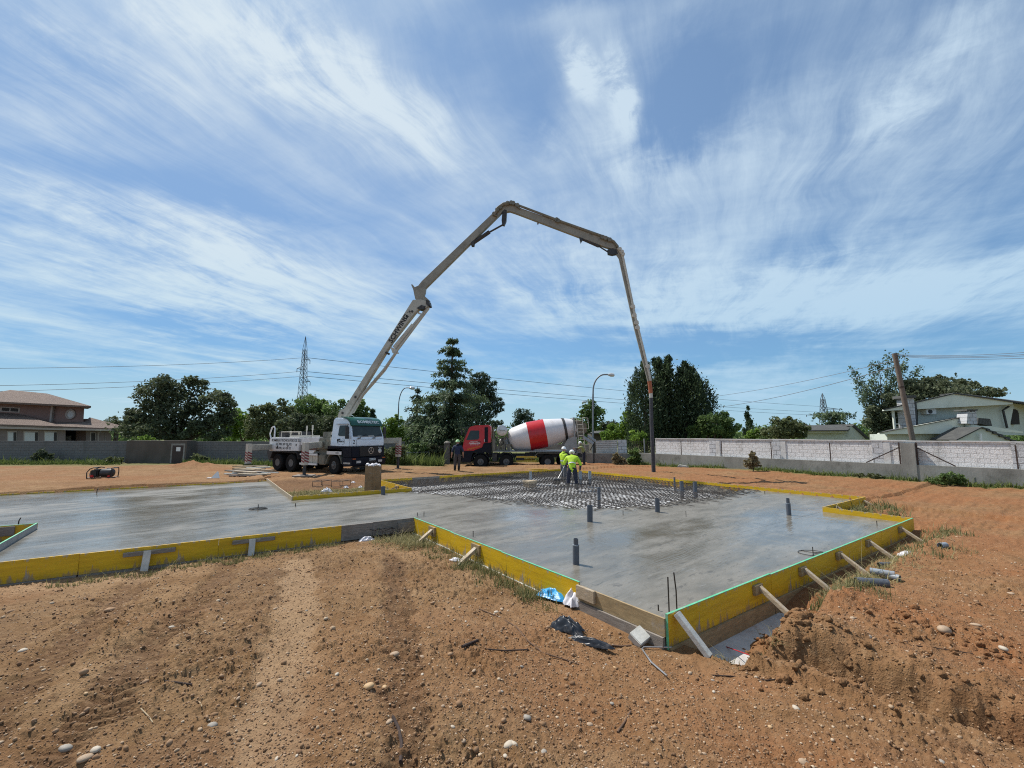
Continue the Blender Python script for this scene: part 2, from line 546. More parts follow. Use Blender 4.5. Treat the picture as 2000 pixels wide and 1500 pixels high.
def yellow_board():
    m = bpy.data.materials.new('yellow_form_panel')
    m.use_nodes = True
    nt = m.node_tree
    q = NG(nt)
    bs = nt.nodes['Principled BSDF']
    t = q.n('ShaderNodeTexCoord')
    mp = q.n('ShaderNodeMapping')
    nt.links.new(t.outputs['Object'], mp.inputs[0])
    mp.inputs['Scale'].default_value = (0.7, 3, 7)
    v = mp.outputs[0]
    f1 = q.ss(q.noise(v, 2.2, 6, 0.65), 0.35, 0.7)
    cc = q.mix(f1, (0.69, 0.425, 0.006), (0.52, 0.31, 0.005))
    mp2 = q.n('ShaderNodeMapping')
    nt.links.new(t.outputs['Object'], mp2.inputs[0])
    mp2.inputs['Scale'].default_value = (1.2, 4, 26)
    sc = q.ss(q.noise(mp2.outputs[0], 2.0, 5, 0.7), 0.60, 0.72)
    cc = q.mix(q.m('MULTIPLY', sc, 0.45), cc, (0.16, 0.10, 0.03))
    sp = q.ss(q.noise(t.outputs['Object'], 7.0, 6, 0.75), 0.63, 0.72)
    cc = q.mix(q.m('MULTIPLY', sp, 0.7), cc, (0.30, 0.26, 0.19))
    sz = q.n('ShaderNodeSeparateXYZ')
    nt.links.new(t.outputs['Object'], sz.inputs[0])
    drip = q.noise(q.vec(q.m('MULTIPLY', sz.outputs[0], 9.0), 0.0, q.m('MULTIPLY', sz.outputs[2], 1.2)), 1.0, 5, 0.7)
    low_ = q.m('ADD', drip, q.ss(sz.outputs[2], -0.20, -0.36, 0.0, 0.16))
    cc = q.mix(q.ss(low_, 0.60, 0.72, 0.0, 0.75), cc, (0.27, 0.19, 0.12))
    top_ = q.m('ADD', drip, q.ss(sz.outputs[2], -0.07, 0.0, 0.0, 0.14))
    cc = q.mix(q.ss(top_, 0.62, 0.70, 0.0, 0.7), cc, (0.33, 0.31, 0.27))
    nt.links.new(cc, bs.inputs['Base Color'])
    bs.inputs['Roughness'].default_value = 0.5
    b = q.n('ShaderNodeBump')
    b.inputs['Distance'].default_value = 0.0015
    nt.links.new(q.noise(mp2.outputs[0], 3.0, 5, 0.7), b.inputs['Height'])
    nt.links.new(b.outputs[0], bs.inputs['Normal'])
    return m


M['yellow'] = yellow_board()


def leafmat(name, c1, c2, rough=0.65):
    m = bpy.data.materials.new(name)
    m.use_nodes = True
    nt = m.node_tree
    q = NG(nt)
    bs = nt.nodes['Principled BSDF']
    a = q.n('ShaderNodeAttribute', attribute_name='tint')
    nt.links.new(q.mix(a.outputs['Fac'], c1, c2), bs.inputs['Base Color'])
    bs.inputs['Roughness'].default_value = rough
    bs.inputs['Specular IOR Level'].default_value = 0.25
    tr = q.n('ShaderNodeBsdfTranslucent')
    nt.links.new(q.mix(a.outputs['Fac'], tuple(k * 1.3 for k in c1), tuple(k * 1.6 for k in c2)), tr.inputs[0])
    mx = q.n('ShaderNodeMixShader')
    mx.inputs[0].default_value = 0.28
    nt.links.new(bs.outputs[0], mx.inputs[1])
    nt.links.new(tr.outputs[0], mx.inputs[2])
    nt.links.new(mx.outputs[0], nt.nodes['Material Output'].inputs[0])
    return m


M['bark'] = pbr('bark', (0.10, 0.075, 0.055), 0.9, var=0.35, scale=5, stretch=(3, 3, 0.6), bump=0.03, bscale=6)

# ------------------------------------------------------------------ the slab's own axes
eA, eB, O2 = np.array((0.8128, 0.5826)), np.array((-0.5826, 0.8128)), np.array((1.7586, 5.2798))
RZA = math.atan2(eA[1], eA[0])
RZB = math.atan2(eB[1], eB[0])


def W(a, b, z=0.0):
    p = O2 + a * eA + b * eB
    return Vector((p[0], p[1], z))


def toab(x, y):
    dx, dy = x - O2[0], y - O2[1]
    return dx * eA[0] + dy * eA[1], dx * eB[0] + dy * eB[1]


POLY = [(0, 0), (9.95, 0), (10.05, 1.95), (13.55, 1.96), (13.45, 16.6), (2.4, 16.7), (2.38, 12.95), (-1.8, 13.0),
        (-1.7, 20.25), (-18, 20.6), (-18, 13.0), (-18, 11.65), (-7.35, 11.65), (-7.35, 8.4), (-18, 8.7), (-18, 8.05), (0.05, 7.18)]
PIT = [(2.35, 13.3), (2.97, 12.1), (3.65, 10.3), (4.2, 8.2), (5.0, 6.7), (6.2, 5.7), (8.3, 5.3), (10.5, 5.35), (12.6, 5.7), (13.7, 5.9),
       (13.7, 16.9), (2.3, 16.9)]
ZT, ZS = 0.20, 0.07                      # top of the formwork, top of the concrete


def sdf(poly, x, y):
    """signed distance, negative inside"""
    P = np.array(poly)
    d = np.full(np.shape(x), 1e9)
    ins = np.zeros(np.shape(x), bool)
    for i in range(len(P)):
        a, b = P[i], P[(i + 1) % len(P)]
        e = b - a
        wx, wy = x - a[0], y - a[1]
        t = np.clip((wx * e[0] + wy * e[1]) / (e @ e), 0, 1)
        d = np.minimum(d, np.hypot(wx - t * e[0], wy - t * e[1]))
        c = ((a[1] <= y) & (b[1] > y)) | ((b[1] <= y) & (a[1] > y))
        with np.errstate(divide='ignore', invalid='ignore'):
            xi = a[0] + (y - a[1]) / (b[1] - a[1] if b[1] != a[1] else 1e-9) * e[0]
        ins ^= c & (x < xi)
    return np.where(ins, -d, d)


def seg(x, y, pts):
    """distance to a polyline, and distance along it"""
    d = np.full(np.shape(x), 1e9)
    al = np.zeros(np.shape(x))
    sd = np.zeros(np.shape(x))
    L0 = 0
    for (ax, ay), (bx, by) in zip(pts[:-1], pts[1:]):
        ex, ey = bx - ax, by - ay
        L = math.hypot(ex, ey)
        t = np.clip(((x - ax) * ex + (y - ay) * ey) / L / L, 0, 1)
        qx, qy = x - ax - t * ex, y - ay - t * ey
        dd = np.hypot(qx, qy)
        k = dd < d
        d = np.where(k, dd, d)
        al = np.where(k, L0 + t * L, al)
        sd = np.where(k, (qx * ey - qy * ex) / L, sd)
        L0 += L
    return d, al, sd


TRACKS = [([(-6.6, 8.6), (-6.3, 7.9), (-4.5, 4.9), (-3.3, 2.6), (-2.6, 1.2)], 0.21, 'tread'),
          ([(-5.3, 8.6), (-5.0, 8.0), (-3.8, 5.4), (-2.8, 3.0), (-2.1, 1.2)], 0.21, 'tread'),
          ([(-3.9, 8.3), (-3.3, 7.1), (-2.1, 4.4), (-1.5, 2.9), (-1.1, 1.2)], 0.28, 'pressed'),
          ([(-2.3, 8.7), (-1.85, 7.3), (-1.0, 4.4), (-0.6, 2.6), (-0.4, 1.2)], 0.22, 'churned'),
          ([(12, 9.0), (9.0, 6.8), (6.6, 5.4), (5.4, 4.2)], 0.4, 'pressed')]


def terrain(x, y):
    x, y = np.asarray(x, float), np.asarray(y, float)
    a, b = toab(x, y)
    r = np.hypot(x, y)
    d = sdf(POLY, a, b)
    dry = np.zeros_like(x)
    dark = np.zeros_like(x)
    # large form
    z = 0.05 * fbm(x * 0.25, y * 0.25, 3, 5)
    far = sst(y, 24, 34)
    z = z - 0.22 * far * sst(x, -9, -3) * sst(y, 27, 33)                     # the lane behind drops a little
    near = (b < 7.9) & (a < 0.25)
    lift = np.where(near, -0.17 + 0.40 * sst(d, 0.35, 5.5) + 0.05 * sst(d, 0.3, 1.2), 0)
    z = np.where(near, z * 0.6 + lift, z)
    rt = (b < 0) & (a >= 0.25)
    z = np.where(rt, z * 0.5 + 0.02 - 0.42 * (1 - sst(-b + 0.12 * sst(a, 1.8, 3.0), 0.58, 0.86)) * (1 - 0.55 * sst(a, 2.2, 3.6)) * (1 - sst(a, 9.0, 10.6)), z)
    # ground along the far right side and in the notch by the corner
    z = np.where((a > 10) & (b < 1.95), z - 0.08, z)
    z = np.where(a > 13.4, z + 0.10, z)
    pocket = (a > -1.9) & (a < 2.5) & (b > 12.9)
    z = np.where(pocket, z - 0.04 - 0.06 * (1 - sst(b, 13.3, 16.0)) + 0.03 * sst(b, 16, 19), z)
    z = np.where((a < -1.7) & (b > 20), z + 0.17 - 0.06 * sst(b, 21, 26), z)
    z = np.where((b > 16.6) & (a > 2.3), z + 0.10, z)
    hole = (a < -7.3) & (b > 8.3) & (b < 11.7)
    z = np.where(hole, -0.12, z)
    # the trench that carries on from the edge of the slab
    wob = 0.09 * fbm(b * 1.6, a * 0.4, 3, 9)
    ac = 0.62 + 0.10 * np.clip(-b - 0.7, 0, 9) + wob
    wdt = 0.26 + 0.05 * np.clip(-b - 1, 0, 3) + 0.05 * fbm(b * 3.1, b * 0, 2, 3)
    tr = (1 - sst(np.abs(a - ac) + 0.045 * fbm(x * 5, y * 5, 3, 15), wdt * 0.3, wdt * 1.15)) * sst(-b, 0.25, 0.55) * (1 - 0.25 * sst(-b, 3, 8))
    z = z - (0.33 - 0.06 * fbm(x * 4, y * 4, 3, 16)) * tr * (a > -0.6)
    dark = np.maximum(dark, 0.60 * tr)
    rim = np.exp(-((a - ac - wdt * 1.5) / 0.25) ** 2) * sst(-b, 0.3, 0.7) * (1 - sst(-b, 3, 8))
    z = z + 0.09 * rim * (0.6 + 0.8 * fbm(x * 2.3, y * 2.3, 2, 77))
    # wheel tracks
    smooth_ = np.zeros_like(x)
    for pts, hw, kind in TRACKS:
        m = (r < 22)
        dd, al, sd = seg(x, y, pts)
        dd = dd + 0.10 * fbm(x * 1.7, y * 1.7, 4, 31, 0.7)
        k = (1 - sst(dd, hw * 0.5, hw * 1.35)) * m
        edge = np.exp(-((dd - hw * 1.2) / 0.08) ** 2) * m
        if kind == 'tread':
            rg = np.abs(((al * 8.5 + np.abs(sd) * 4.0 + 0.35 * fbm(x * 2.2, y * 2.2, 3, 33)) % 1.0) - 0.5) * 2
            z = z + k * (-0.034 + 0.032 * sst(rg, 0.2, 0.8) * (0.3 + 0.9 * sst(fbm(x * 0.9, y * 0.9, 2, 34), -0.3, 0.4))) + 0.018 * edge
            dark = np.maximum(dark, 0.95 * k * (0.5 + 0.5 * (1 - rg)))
            smooth_ = np.maximum(smooth_, k)
        elif kind == 'pressed':
            z = z - 0.015 * k + 0.008 * edge
            dry = np.maximum(dry, 0.9 * k)
        else:
            z = z - 0.010 * k + 0.015 * edge + 0.035 * k * fbm(x * 6, y * 6, 3, 41)
            dark = np.maximum(dark, 0.7 * k)
    # clods and crumbs, rougher where the soil was dug
    rough = 0.55 + 0.9 * sst(fbm(x * 0.55, y * 0.55, 3, 21), -0.1, 0.5) + 0.12 * rt + 0.25 * np.maximum(rim, tr * 0.5)
    rough = rough * (1 - 0.75 * dry) * (1 - 0.5 * smooth_) * 1.1
    lump = fbm(x * 1.1, y * 1.1, 3, 51) * 0.035
    q = np.abs(fbm(x * 3.3, y * 3.3, 3, 61))
    crumb = sst(fbm(x * 9.0, y * 9.0, 3, 71), 0.05, 0.65) * 0.020 + fbm(x * 17, y * 17, 3, 81) * 0.011 + np.abs(fbm(x * 27, y * 27, 2, 83)) * 0.013
    fade = 1 - sst(r, 18, 45)
    offs = sst(d, 0.03, 0.35)
    z = z + offs * (lump * (0.5 + 0.5 * fade) + fade * rough * (crumb + 0.020 * (q - 0.25)))
    z = z + 0.035 * (a > 10) * sst(r, 9, 14) * (1 - sst(r, 30, 40)) * fbm(b * 2.2, a * 0.22, 3, 151) * sst(d, 0.1, 0.8)
    z = z + 0.03 * ((a < 2) & (b > 20)) * fbm(x * 0.35, y * 2.0, 3, 152) * sst(d, 0.1, 0.8)
    # the dirt heaps by the trucks
    for hx, hy, hr, hh in ((-8.6, 21.2, 1.2, 0.04), (-10.9, 21.0, 1.0, 0.10), (-21, 29, 1.4, 0.35), (-12.4, 22.6, 1.0, 0.06), (-5.0, 23.2, 1.4, 0.08),
                           (4.2, 6.0, 0.9, 0.10), (3.15, 5.45, 0.35, 0.14), (3.6, 5.0, 0.5, 0.10), (-0.6, 8.8, 1.0, 0.03)):
        z = z + hh * np.exp(-((x - hx) ** 2 + (y - hy) ** 2) / hr ** 2) * (0.8 + 0.5 * fbm(x * 1.4, y * 1.4, 3, 91)) * sst(d, 0.05, 0.4)
    z = np.where(d < -0.02, -0.55, z)
    dark = np.maximum(dark, 0.75 * pocket * sst(b, 14.5, 16.0) * (1 - sst(b, 19.5, 21.5)))
    dark = np.maximum(dark, 0.45 * near * sst(fbm(x * 0.45 + 2, y * 0.45, 3, 141), 0.0, 0.45) * sst(d, 1.2, 2.5) * (1 - dry))
    # the dry pale strip along the left edge form
    dry = np.maximum(dry, near * (1 - sst(d, 0.5, 1.9)) * sst(-a, 3.4, 5.0) * 0.95)
    dry = np.maximum(dry, 0.30 * sst(y, 25, 31) * sst(x, -8, 4) * (1 - sst(x, 2, 9)))
    return z, dry, dark, d


def ground_z(x, y):
    return float(terrain(np.array([x]), np.array([y]))[0][0])


# ------------------------------------------------------------------ ground material
def soil():
    m = bpy.data.materials.new('soil')
    m.use_nodes = True
    nt = m.node_tree
    q = NG(nt)
    bs = nt.nodes['Principled BSDF']
    t = q.n('ShaderNodeTexCoord')
    v = t.outputs['Object']
    dry = q.n('ShaderNodeAttribute', attribute_name='dry').outputs['Fac']
    dark = q.n('ShaderNodeAttribute', attribute_name='dark').outputs['Fac']
    green = q.n('ShaderNodeAttribute', attribute_name='green').outputs['Fac']
    n1, n2 = q.noise(v, 0.35, 5, 0.6), q.noise(v, 1.7, 6, 0.65)
    n3, n4 = q.noise(v, 9.0, 6, 0.7), q.noise(v, 42.0, 5, 0.7)
    base = q.mix(q.ss(n2, 0.35, 0.65), (0.194, 0.109, 0.049), (0.281, 0.173, 0.088))
    base = q.mix(q.m('MULTIPLY', q.ss(q.m('ADD', n1, q.m('MULTIPLY', q.m('SUBTRACT', n2, 0.5), 0.5)), 0.46, 0.66), 0.55), base, (0.137, 0.081, 0.042))
    red = q.n('ShaderNodeAttribute', attribute_name='red').outputs['Fac']
    fr = q.m('MULTIPLY', red, q.ss(q.m('ADD', n1, q.m('MULTIPLY', n2, 0.4)), 0.48, 0.82, 0.15, 1.0), clamp=True)
    base = q.mix(fr, base, (0.253, 0.113, 0.048))
    base = q.mix(q.m('MULTIPLY', q.ss(n3, 0.52, 0.72), 0.45), base, (0.119, 0.061, 0.029))
    base = q.mix(q.m('MULTIPLY', q.ss(n3, 0.50, 0.28), 0.40), base, (0.359, 0.242, 0.138))
    nd = q.m('ADD', q.m('MULTIPLY', n3, 0.55), q.m('MULTIPLY', n2, 0.45))
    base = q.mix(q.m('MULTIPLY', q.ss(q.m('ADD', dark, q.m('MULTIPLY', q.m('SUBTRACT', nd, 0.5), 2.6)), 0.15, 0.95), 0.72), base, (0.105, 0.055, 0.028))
    base = q.mix(q.m('MULTIPLY', q.ss(q.m('ADD', dry, q.m('MULTIPLY', q.m('SUBTRACT', nd, 0.5), -2.6)), 0.25, 1.10), 0.60), base, (0.375, 0.249, 0.144))
    base = q.mix(q.m('MULTIPLY', q.ss(n4, 0.60, 0.68), 0.40), base, (0.404, 0.289, 0.175))
    base = q.mix(q.m('MULTIPLY', q.ss(n4, 0.42, 0.32), 0.45), base, (0.108, 0.058, 0.028))
    gr = q.mix(n3, (0.10, 0.12, 0.04), (0.17, 0.165, 0.07))
    base = q.mix(green, base, gr)
    nt.links.new(base, bs.inputs['Base Color'])
    bs.inputs['Roughness'].default_value = 0.95
    bs.inputs['Specular IOR Level'].default_value = 0.15
    b = q.n('ShaderNodeBump')
    b.inputs['Distance'].default_value = 0.018
    b.inputs['Strength'].default_value = 1.0
    vor = q.n('ShaderNodeTexVoronoi', feature='F1')
    vor.inputs['Scale'].default_value = 48.0
    nt.links.new(v, vor.inputs['Vector'])
    hh = q.m('ADD', q.noise(v, 38.0, 7, 0.78), q.m('MULTIPLY', n3, 1.2))
    hh = q.m('SUBTRACT', hh, q.m('MULTIPLY', q.ss(vor.outputs['Distance'], 0.0, 0.55), 0.35))
    nt.links.new(hh, b.inputs['Height'])
    nt.links.new(b.outputs[0], bs.inputs['Normal'])
    return m


M['soil'] = soil()
# one sheet: fine near the slab, coarse towards the horizon
rr = np.concatenate([np.geomspace(0.35, 1.3, 30)[:-1], np.geomspace(1.3, 13, 520)[:-1], np.geomspace(13, 50, 170)[:-1], np.geomspace(50, 3500, 40)])
th = np.concatenate([np.linspace(-180, -66, 24)[:-1], np.linspace(-66, 66, 1250), np.linspace(66, 180, 24)[1:]]) * math.pi / 180
RRr, THh = np.meshgrid(rr, th, indexing='ij')
gx, gy = RRr * np.sin(THh), RRr * np.cos(THh)
gz, gdry, gdark, gd = terrain(gx, gy)
ga, gb = toab(gx, gy)
gred = sst(gx, -1.0, 4.5) * 0.9 + 0.35 * sst(fbm(gx * 0.3, gy * 0.3, 2, 101), 0, 0.4) + 0.5 * ((gb > 13) & (ga < 3)) * 0.6
ggreen = np.maximum(sst(gy, 34.5, 38), 0)
ggreen = np.maximum(ggreen, sst(gx * 0.25 + gy, 26.6, 28.2) * sst(-gx, 17, 22) * (0.6 + 0.5 * fbm(gx, gy, 2, 111)))
ggreen = np.maximum(ggreen, sst(gy, 29.5, 31.5) * sst(-gx, 4.2, 6.0) * 0.8)
# a green fringe at the foot of the long wall on the right
WA0, WA1 = np.array((9.75, 33.9)), np.array((24.5, 12.75))
wdir = (WA1 - WA0) / np.linalg.norm(WA1 - WA0)
wdist = (gx - WA0[0]) * wdir[1] - (gy - WA0[1]) * wdir[0]
ggreen = np.maximum(ggreen, np.where((wdist < 1.3) & (gx > 8), sst(-wdist + 0.35 * fbm(gx * 1.2, gy * 1.2, 3, 121), -1.1, -0.3) * 0.75, 0))
ggreen = np.maximum(ggreen, np.where((ga > -1.7) & (ga < 2.3) & (gb > 13) & (gb < 16.2), 0.35 + 0.3 * fbm(gx * 2, gy * 2, 2, 131), 0))
nr, nth = RRr.shape
ii = np.arange(nr * nth).reshape(nr, nth)
gf = np.stack([ii[:-1, :-1], ii[:-1, 1:], ii[1:, 1:], ii[1:, :-1]], -1).reshape(-1, 4)
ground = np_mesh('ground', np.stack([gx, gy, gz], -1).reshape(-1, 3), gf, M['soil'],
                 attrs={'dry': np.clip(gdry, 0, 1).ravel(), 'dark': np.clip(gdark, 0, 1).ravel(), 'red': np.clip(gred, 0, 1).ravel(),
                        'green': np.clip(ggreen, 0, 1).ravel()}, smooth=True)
tag(ground, kind='structure')
del RRr, THh


# ------------------------------------------------------------------ the slab
def concrete():
    m = bpy.data.materials.new('wet_concrete')
    m.use_nodes = True
    nt = m.node_tree
    q = NG(nt)
    bs = nt.nodes['Principled BSDF']
    t = q.n('ShaderNodeTexCoord')
    mp = q.n('ShaderNodeMapping', vector_type='TEXTURE')
    nt.links.new(t.outputs['Object'], mp.inputs[0])
    mp.inputs['Rotation'].default_value = (0, 0, RZA + 0.12)
    mp.inputs['Scale'].default_value = (2.2, 0.8, 1)
    v = mp.outputs[0]
    n1, n2 = q.noise(v, 0.45, 4, 0.55, 0.4), q.noise(v, 1.9, 6, 0.62, 0.4)
    n3, n4 = q.noise(v, 8.0, 6, 0.65, 0.3), q.noise(t.outputs['Object'], 30, 5, 0.7)
    wet = q.n('ShaderNodeAttribute', attribute_name='wet').outputs['Fac']
    c = q.mix(q.ss(n2, 0.32, 0.68), (0.200, 0.184, 0.155), (0.140, 0.128, 0.104))
    c = q.mix(q.m('MULTIPLY', q.ss(n3, 0.55, 0.68), 0.75), c, (0.085, 0.08, 0.07))
    c = q.mix(q.m('MULTIPLY', q.ss(n3, 0.42, 0.30), 0.35), c, (0.29, 0.285, 0.275))
    c = q.mix(q.m('MULTIPLY', q.ss(n4, 0.66, 0.74), 0.4), c, (0.065, 0.062, 0.058))
    c = q.mix(q.m('MULTIPLY', q.ss(q.m('ADD', q.m('MULTIPLY', n1, .6), q.m('MULTIPLY', n2, .4)), 0.47, 0.60), 0.45), c, (0.095, 0.085, 0.066))
    nt.links.new(c, bs.inputs['Base Color'])
    f = q.m('ADD', q.m('MULTIPLY', n1, 0.75), q.m('MULTIPLY', n2, 0.35))
    f = q.m('ADD', f, q.m('MULTIPLY', wet, 0.36))
    r = q.ss(f, 0.42, 0.74, 0.36, 0.04)
    r = q.m('ADD', r, q.m('MULTIPLY', n3, 0.14))
    nt.links.new(r, bs.inputs['Roughness'])
    bs.inputs['Specular IOR Level'].default_value = 0.5
    bs.inputs['IOR'].default_value = 1.38
    b = q.n('ShaderNodeBump')
    b.inputs['Distance'].default_value = 0.004
    b.inputs['Strength'].default_value = 0.7
    wv_ = q.n('ShaderNodeTexWave', wave_type='BANDS', bands_direction='Y')
    nt.links.new(v, wv_.inputs[0])
    wv_.inputs['Scale'].default_value = 3.2
    wv_.inputs['Distortion'].default_value = 9.0
    wv_.inputs['Detail'].default_value = 3.0
    nt.links.new(q.m('ADD', q.m('ADD', n3, q.m('MULTIPLY', n2, 1.2)), q.m('MULTIPLY', wv_.outputs['Fac'], 0.35)), b.inputs['Height'])
    nt.links.new(b.outputs[0], bs.inputs['Normal'])
    return m


M['concrete'] = concrete()
M['blinding'] = pbr('pale_blinding', (0.80, 0.80, 0.79), 0.6, var=0.3, scale=2.5, dirt=((0.30, 0.23, 0.17), 0.35, 0.8), bump=0.01, bscale=12)
PATCHES = [[(0, 0), (9.95, 0), (10.05, 1.95), (0.014, 1.95)], [(0.014, 1.95), (13.55, 1.96), (13.52, 7.18), (0.05, 7.18)],
           [(0.05, 7.18), (13.52, 7.18), (13.48, 12.95), (0.05, 12.95)], [(2.38, 12.95), (13.48, 12.95), (13.45, 16.6), (2.4, 16.7)],
           [(-7.35, 7.53), (0.05, 7.18), (0.05, 12.95), (-7.35, 13.0)], [(-18, 11.65), (-7.35, 11.65), (-7.35, 13.0), (-18, 13.0)],
           [(-18, 8.05), (-7.35, 7.53), (-7.35, 8.4), (-18, 8.7)], [(-18, 13.0), (-1.8, 13.0), (-1.7, 20.25), (-18, 20.6)]]
SV, SF, nb = [], [], 0
for pa in PATCHES:
    pa = np.array(pa, float)
    nu = max(2, int(np.linalg.norm(pa[1] - pa[0]) / 0.07))
    nv = max(2, int(np.linalg.norm(pa[3] - pa[0]) / 0.07))
    u, v = np.meshgrid(np.linspace(0, 1, nu), np.linspace(0, 1, nv), indexing='ij')
    u, v = u[..., None], v[..., None]
    ab = pa[0] * (1 - u) * (1 - v) + pa[1] * u * (1 - v) + pa[2] * u * v + pa[3] * (1 - u) * v
    SV.append(ab.reshape(-1, 2))
    i2 = np.arange(nu * nv).reshape(nu, nv) + nb
    SF.append(np.stack([i2[:-1, :-1], i2[1:, :-1], i2[1:, 1:], i2[:-1, 1:]], -1).reshape(-1, 4))
    nb += nu * nv
SV, SF = np.concatenate(SV), np.concatenate(SF)


def slab_z(a, b):
    d = -sdf(PIT, a, b)
    dd = d + 0.5 * fbm(a * 0.5, b * 0.5, 2, 7)
    k = sst(dd, -0.3, 0.8)
    z = ZS - 0.30 * k + 0.018 * k * fbm(a * 2, b * 2, 3, 8) + 0.09 * np.exp(-((dd - 0.3) / 0.6) ** 2) * fbm(a * 3.5, b * 3.5, 4, 12)
    z = z + 0.004 * fbm(a * 0.8, b * 0.8, 3, 13) + 0.0022 * fbm(a * 4, b * 1.6, 3, 14)
    return z, dd


sz, sd_ = slab_z(SV[:, 0], SV[:, 1])
sxy = O2 + SV[:, :1] * eA + SV[:, 1:] * eB
pitf = (sd_[SF].mean(1) > 0.55)
V3 = np.column_stack([sxy, sz])
wetm = np.exp(-(((SV[:, 0] - 8.0) / 2.5) ** 2 + ((SV[:, 1] - 1.6) / 1.0) ** 2)) + 0.9 * sst(-SV[:, 0], 1.0, 5) * (0.3 + fbm(SV[:, 0] * 0.35, SV[:, 1] * 0.35, 2, 19)) \
    + 0.7 * np.exp(-(((SV[:, 0] - 2.6) / 1.0) ** 2 + ((SV[:, 1] - 6.3) / 0.6) ** 2))
sl_ = np_mesh('concrete_slab', V3, SF[~pitf], M['concrete'], smooth=True, attrs={'wet': np.clip(wetm, 0, 1)})
tag(sl_, 'freshly poured wet grey concrete slab inside the yellow formwork', 'concrete slab')
bl_ = np_mesh('blinding_layer', V3, SF[pitf], M['blinding'], smooth=True)
tag(bl_, kind='structure')
for o_ in (sl_, bl_):                    # drop vertices the object does not use
    bm = bmesh.new()
    bm.from_mesh(o_.data)
    bmesh.ops.delete(bm, geom=[v for v in bm.verts if not v.link_faces], context='VERTS')
    bm.to_mesh(o_.data)
    bm.free()


def top_z(a, b):
    return float(slab_z(np.array([a]), np.array([b]))[0][0])


# reinforcement: two crossed layers of bars over the part not yet poured
def bars():
    V, Fq = [], []
    rb = 0.0068

    def bar(p, q):
        p, q = np.array(p), np.array(q)
        d = (q - p) / np.linalg.norm(q - p)
        s_ = np.array((-d[1], d[0], 0))
        u_ = np.array((0, 0, 1.0))
        c = [s_ * rb, u_ * rb, -s_ * rb, -u_ * rb]
        n0 = len(V)
        V.extend([p + k for k in c] + [q + k for k in c])
        Fq.extend([(n0 + k, n0 + (k + 1) % 4, n0 + 4 + (k + 1) % 4, n0 + 4 + k) for k in range(4)])
    rr_ = random.Random(3)
    A_, B_ = np.arange(2.5, 13.45, 0.2), np.arange(4.6, 16.6, 0.2)
    for zl, off in ((-0.12, 0.0), (0.085, 0.07)):
        for ka, a in enumerate(A_):
            bs_ = [b for b in np.arange(4.3, 16.55, 0.1) if float(sdf(PIT, np.array([a]), np.array([b]))[0]) < (0.15 if zl < 0 else 0.55 + .25 * math.sin(ka * 1.7)) and (b < 12.9 or a > 2.45)]
            if len(bs_) > 5:
                j = rr_.uniform(-.02, .02)
                p, q = W(a + off + j, min(bs_), zl + rr_.uniform(-.01, .01)), W(a + off - j, max(bs_), zl + rr_.uniform(-.01, .01))
                bar(p, q)
        for b in B_:
            as_ = [a for a in np.arange(2.1 if b < 12.9 else 2.45, 13.45, 0.1) if float(sdf(PIT, np.array([a]), np.array([b]))[0]) < (0.15 if zl < 0 else 0.55 + .25 * math.sin(b * 9))]
            if len(as_) > 5:
                j = rr_.uniform(-.02, .02)
                p, q = W(min(as_), b + j, zl + 0.017), W(max(as_), b - j, zl + 0.017)
                bar(p, q)
    return np_mesh('rebar_mat', np.array(V), np.array(Fq), M['rebar'])


tag(bars(), 'dense mat of crossed steel reinforcing bars not yet covered by concrete', 'rebar mat')

# ------------------------------------------------------------------ formwork
rj = random.Random(77)
ORD = ['first', 'second', 'third', 'fourth', 'fifth', 'sixth', 'seventh', 'eighth', 'ninth', 'tenth']


def panel(p, q, label, mat='yellow', out=1, top=ZT, h=0.35, green=False, base=True, basemat='tan_wood', th_=0.027, group='formwork panels round the slab', lip=False):
    """one shuttering board from (a,b) to (a,b); out=+1 puts its thickness to the left of p->q"""
    P, Q = W(*p), W(*q)
    L = (Q - P).length
    rz = math.atan2(Q.y - P.y, Q.x - P.x)
    o = MB()
    y0, y1 = (0, th_ * out)
    o.b2((0.002, min(y0, y1), -h), (L - 0.002, max(y0, y1), 0))
    ob = o.build('form_panel', M[mat])
    ob.location = (P.x, P.y, top + rj.uniform(-.005, .005))
    ob.rotation_euler = (rj.uniform(-.012, .012), rj.uniform(-.0022, .0022), rz + rj.uniform(-.002, .002))
    tag(ob, label, 'form panel', group)
    if green:
        e = MB()
        e.b2((0.002, min(y0, y1) - 0.001, 0.0005), (L - 0.002, max(y0, y1) + 0.001, 0.006))
        e.build('painted_edge', M['green_edge'], ob)
    if base:
        e = MB()
        ya = th_ * out
        yb = (th_ + 0.03) * out
        e.b2((0.01, min(ya * .4, yb), -h - 0.20), (L - 0.01, max(ya * .4, yb), -h - 0.004))
        e.build('base_board', M[basemat], ob)
    return ob


def cleat_brace(ob, x, out, cw=0.22, ch=0.13, cz=-0.12, brace=True, reach=0.62, drop=0.46, bw=0.07, mat='pale_wood', cmat='tan_wood', bx=0.0, cleat=True):
    """a wooden block screwed to the outside of a board and the raking strut that holds it"""
    t = 0.027 * out
    if cleat:
        e = MB()
        e.b2((x - cw / 2, min(t, t + 0.045 * out), cz - ch / 2), (x + cw / 2, max(t, t + 0.045 * out), cz + ch / 2))
        e.build('cleat', M[cmat], ob, bevel=0.004)
    if brace:
        e = MB()
        e.beam((x + 0.03, t + 0.03 * out, cz + 0.03), (x + 0.03 + bx, t + reach * out, cz - drop + 0.06), bw, 0.055)
        e.build('brace', M[mat], ob, bevel=0.004)


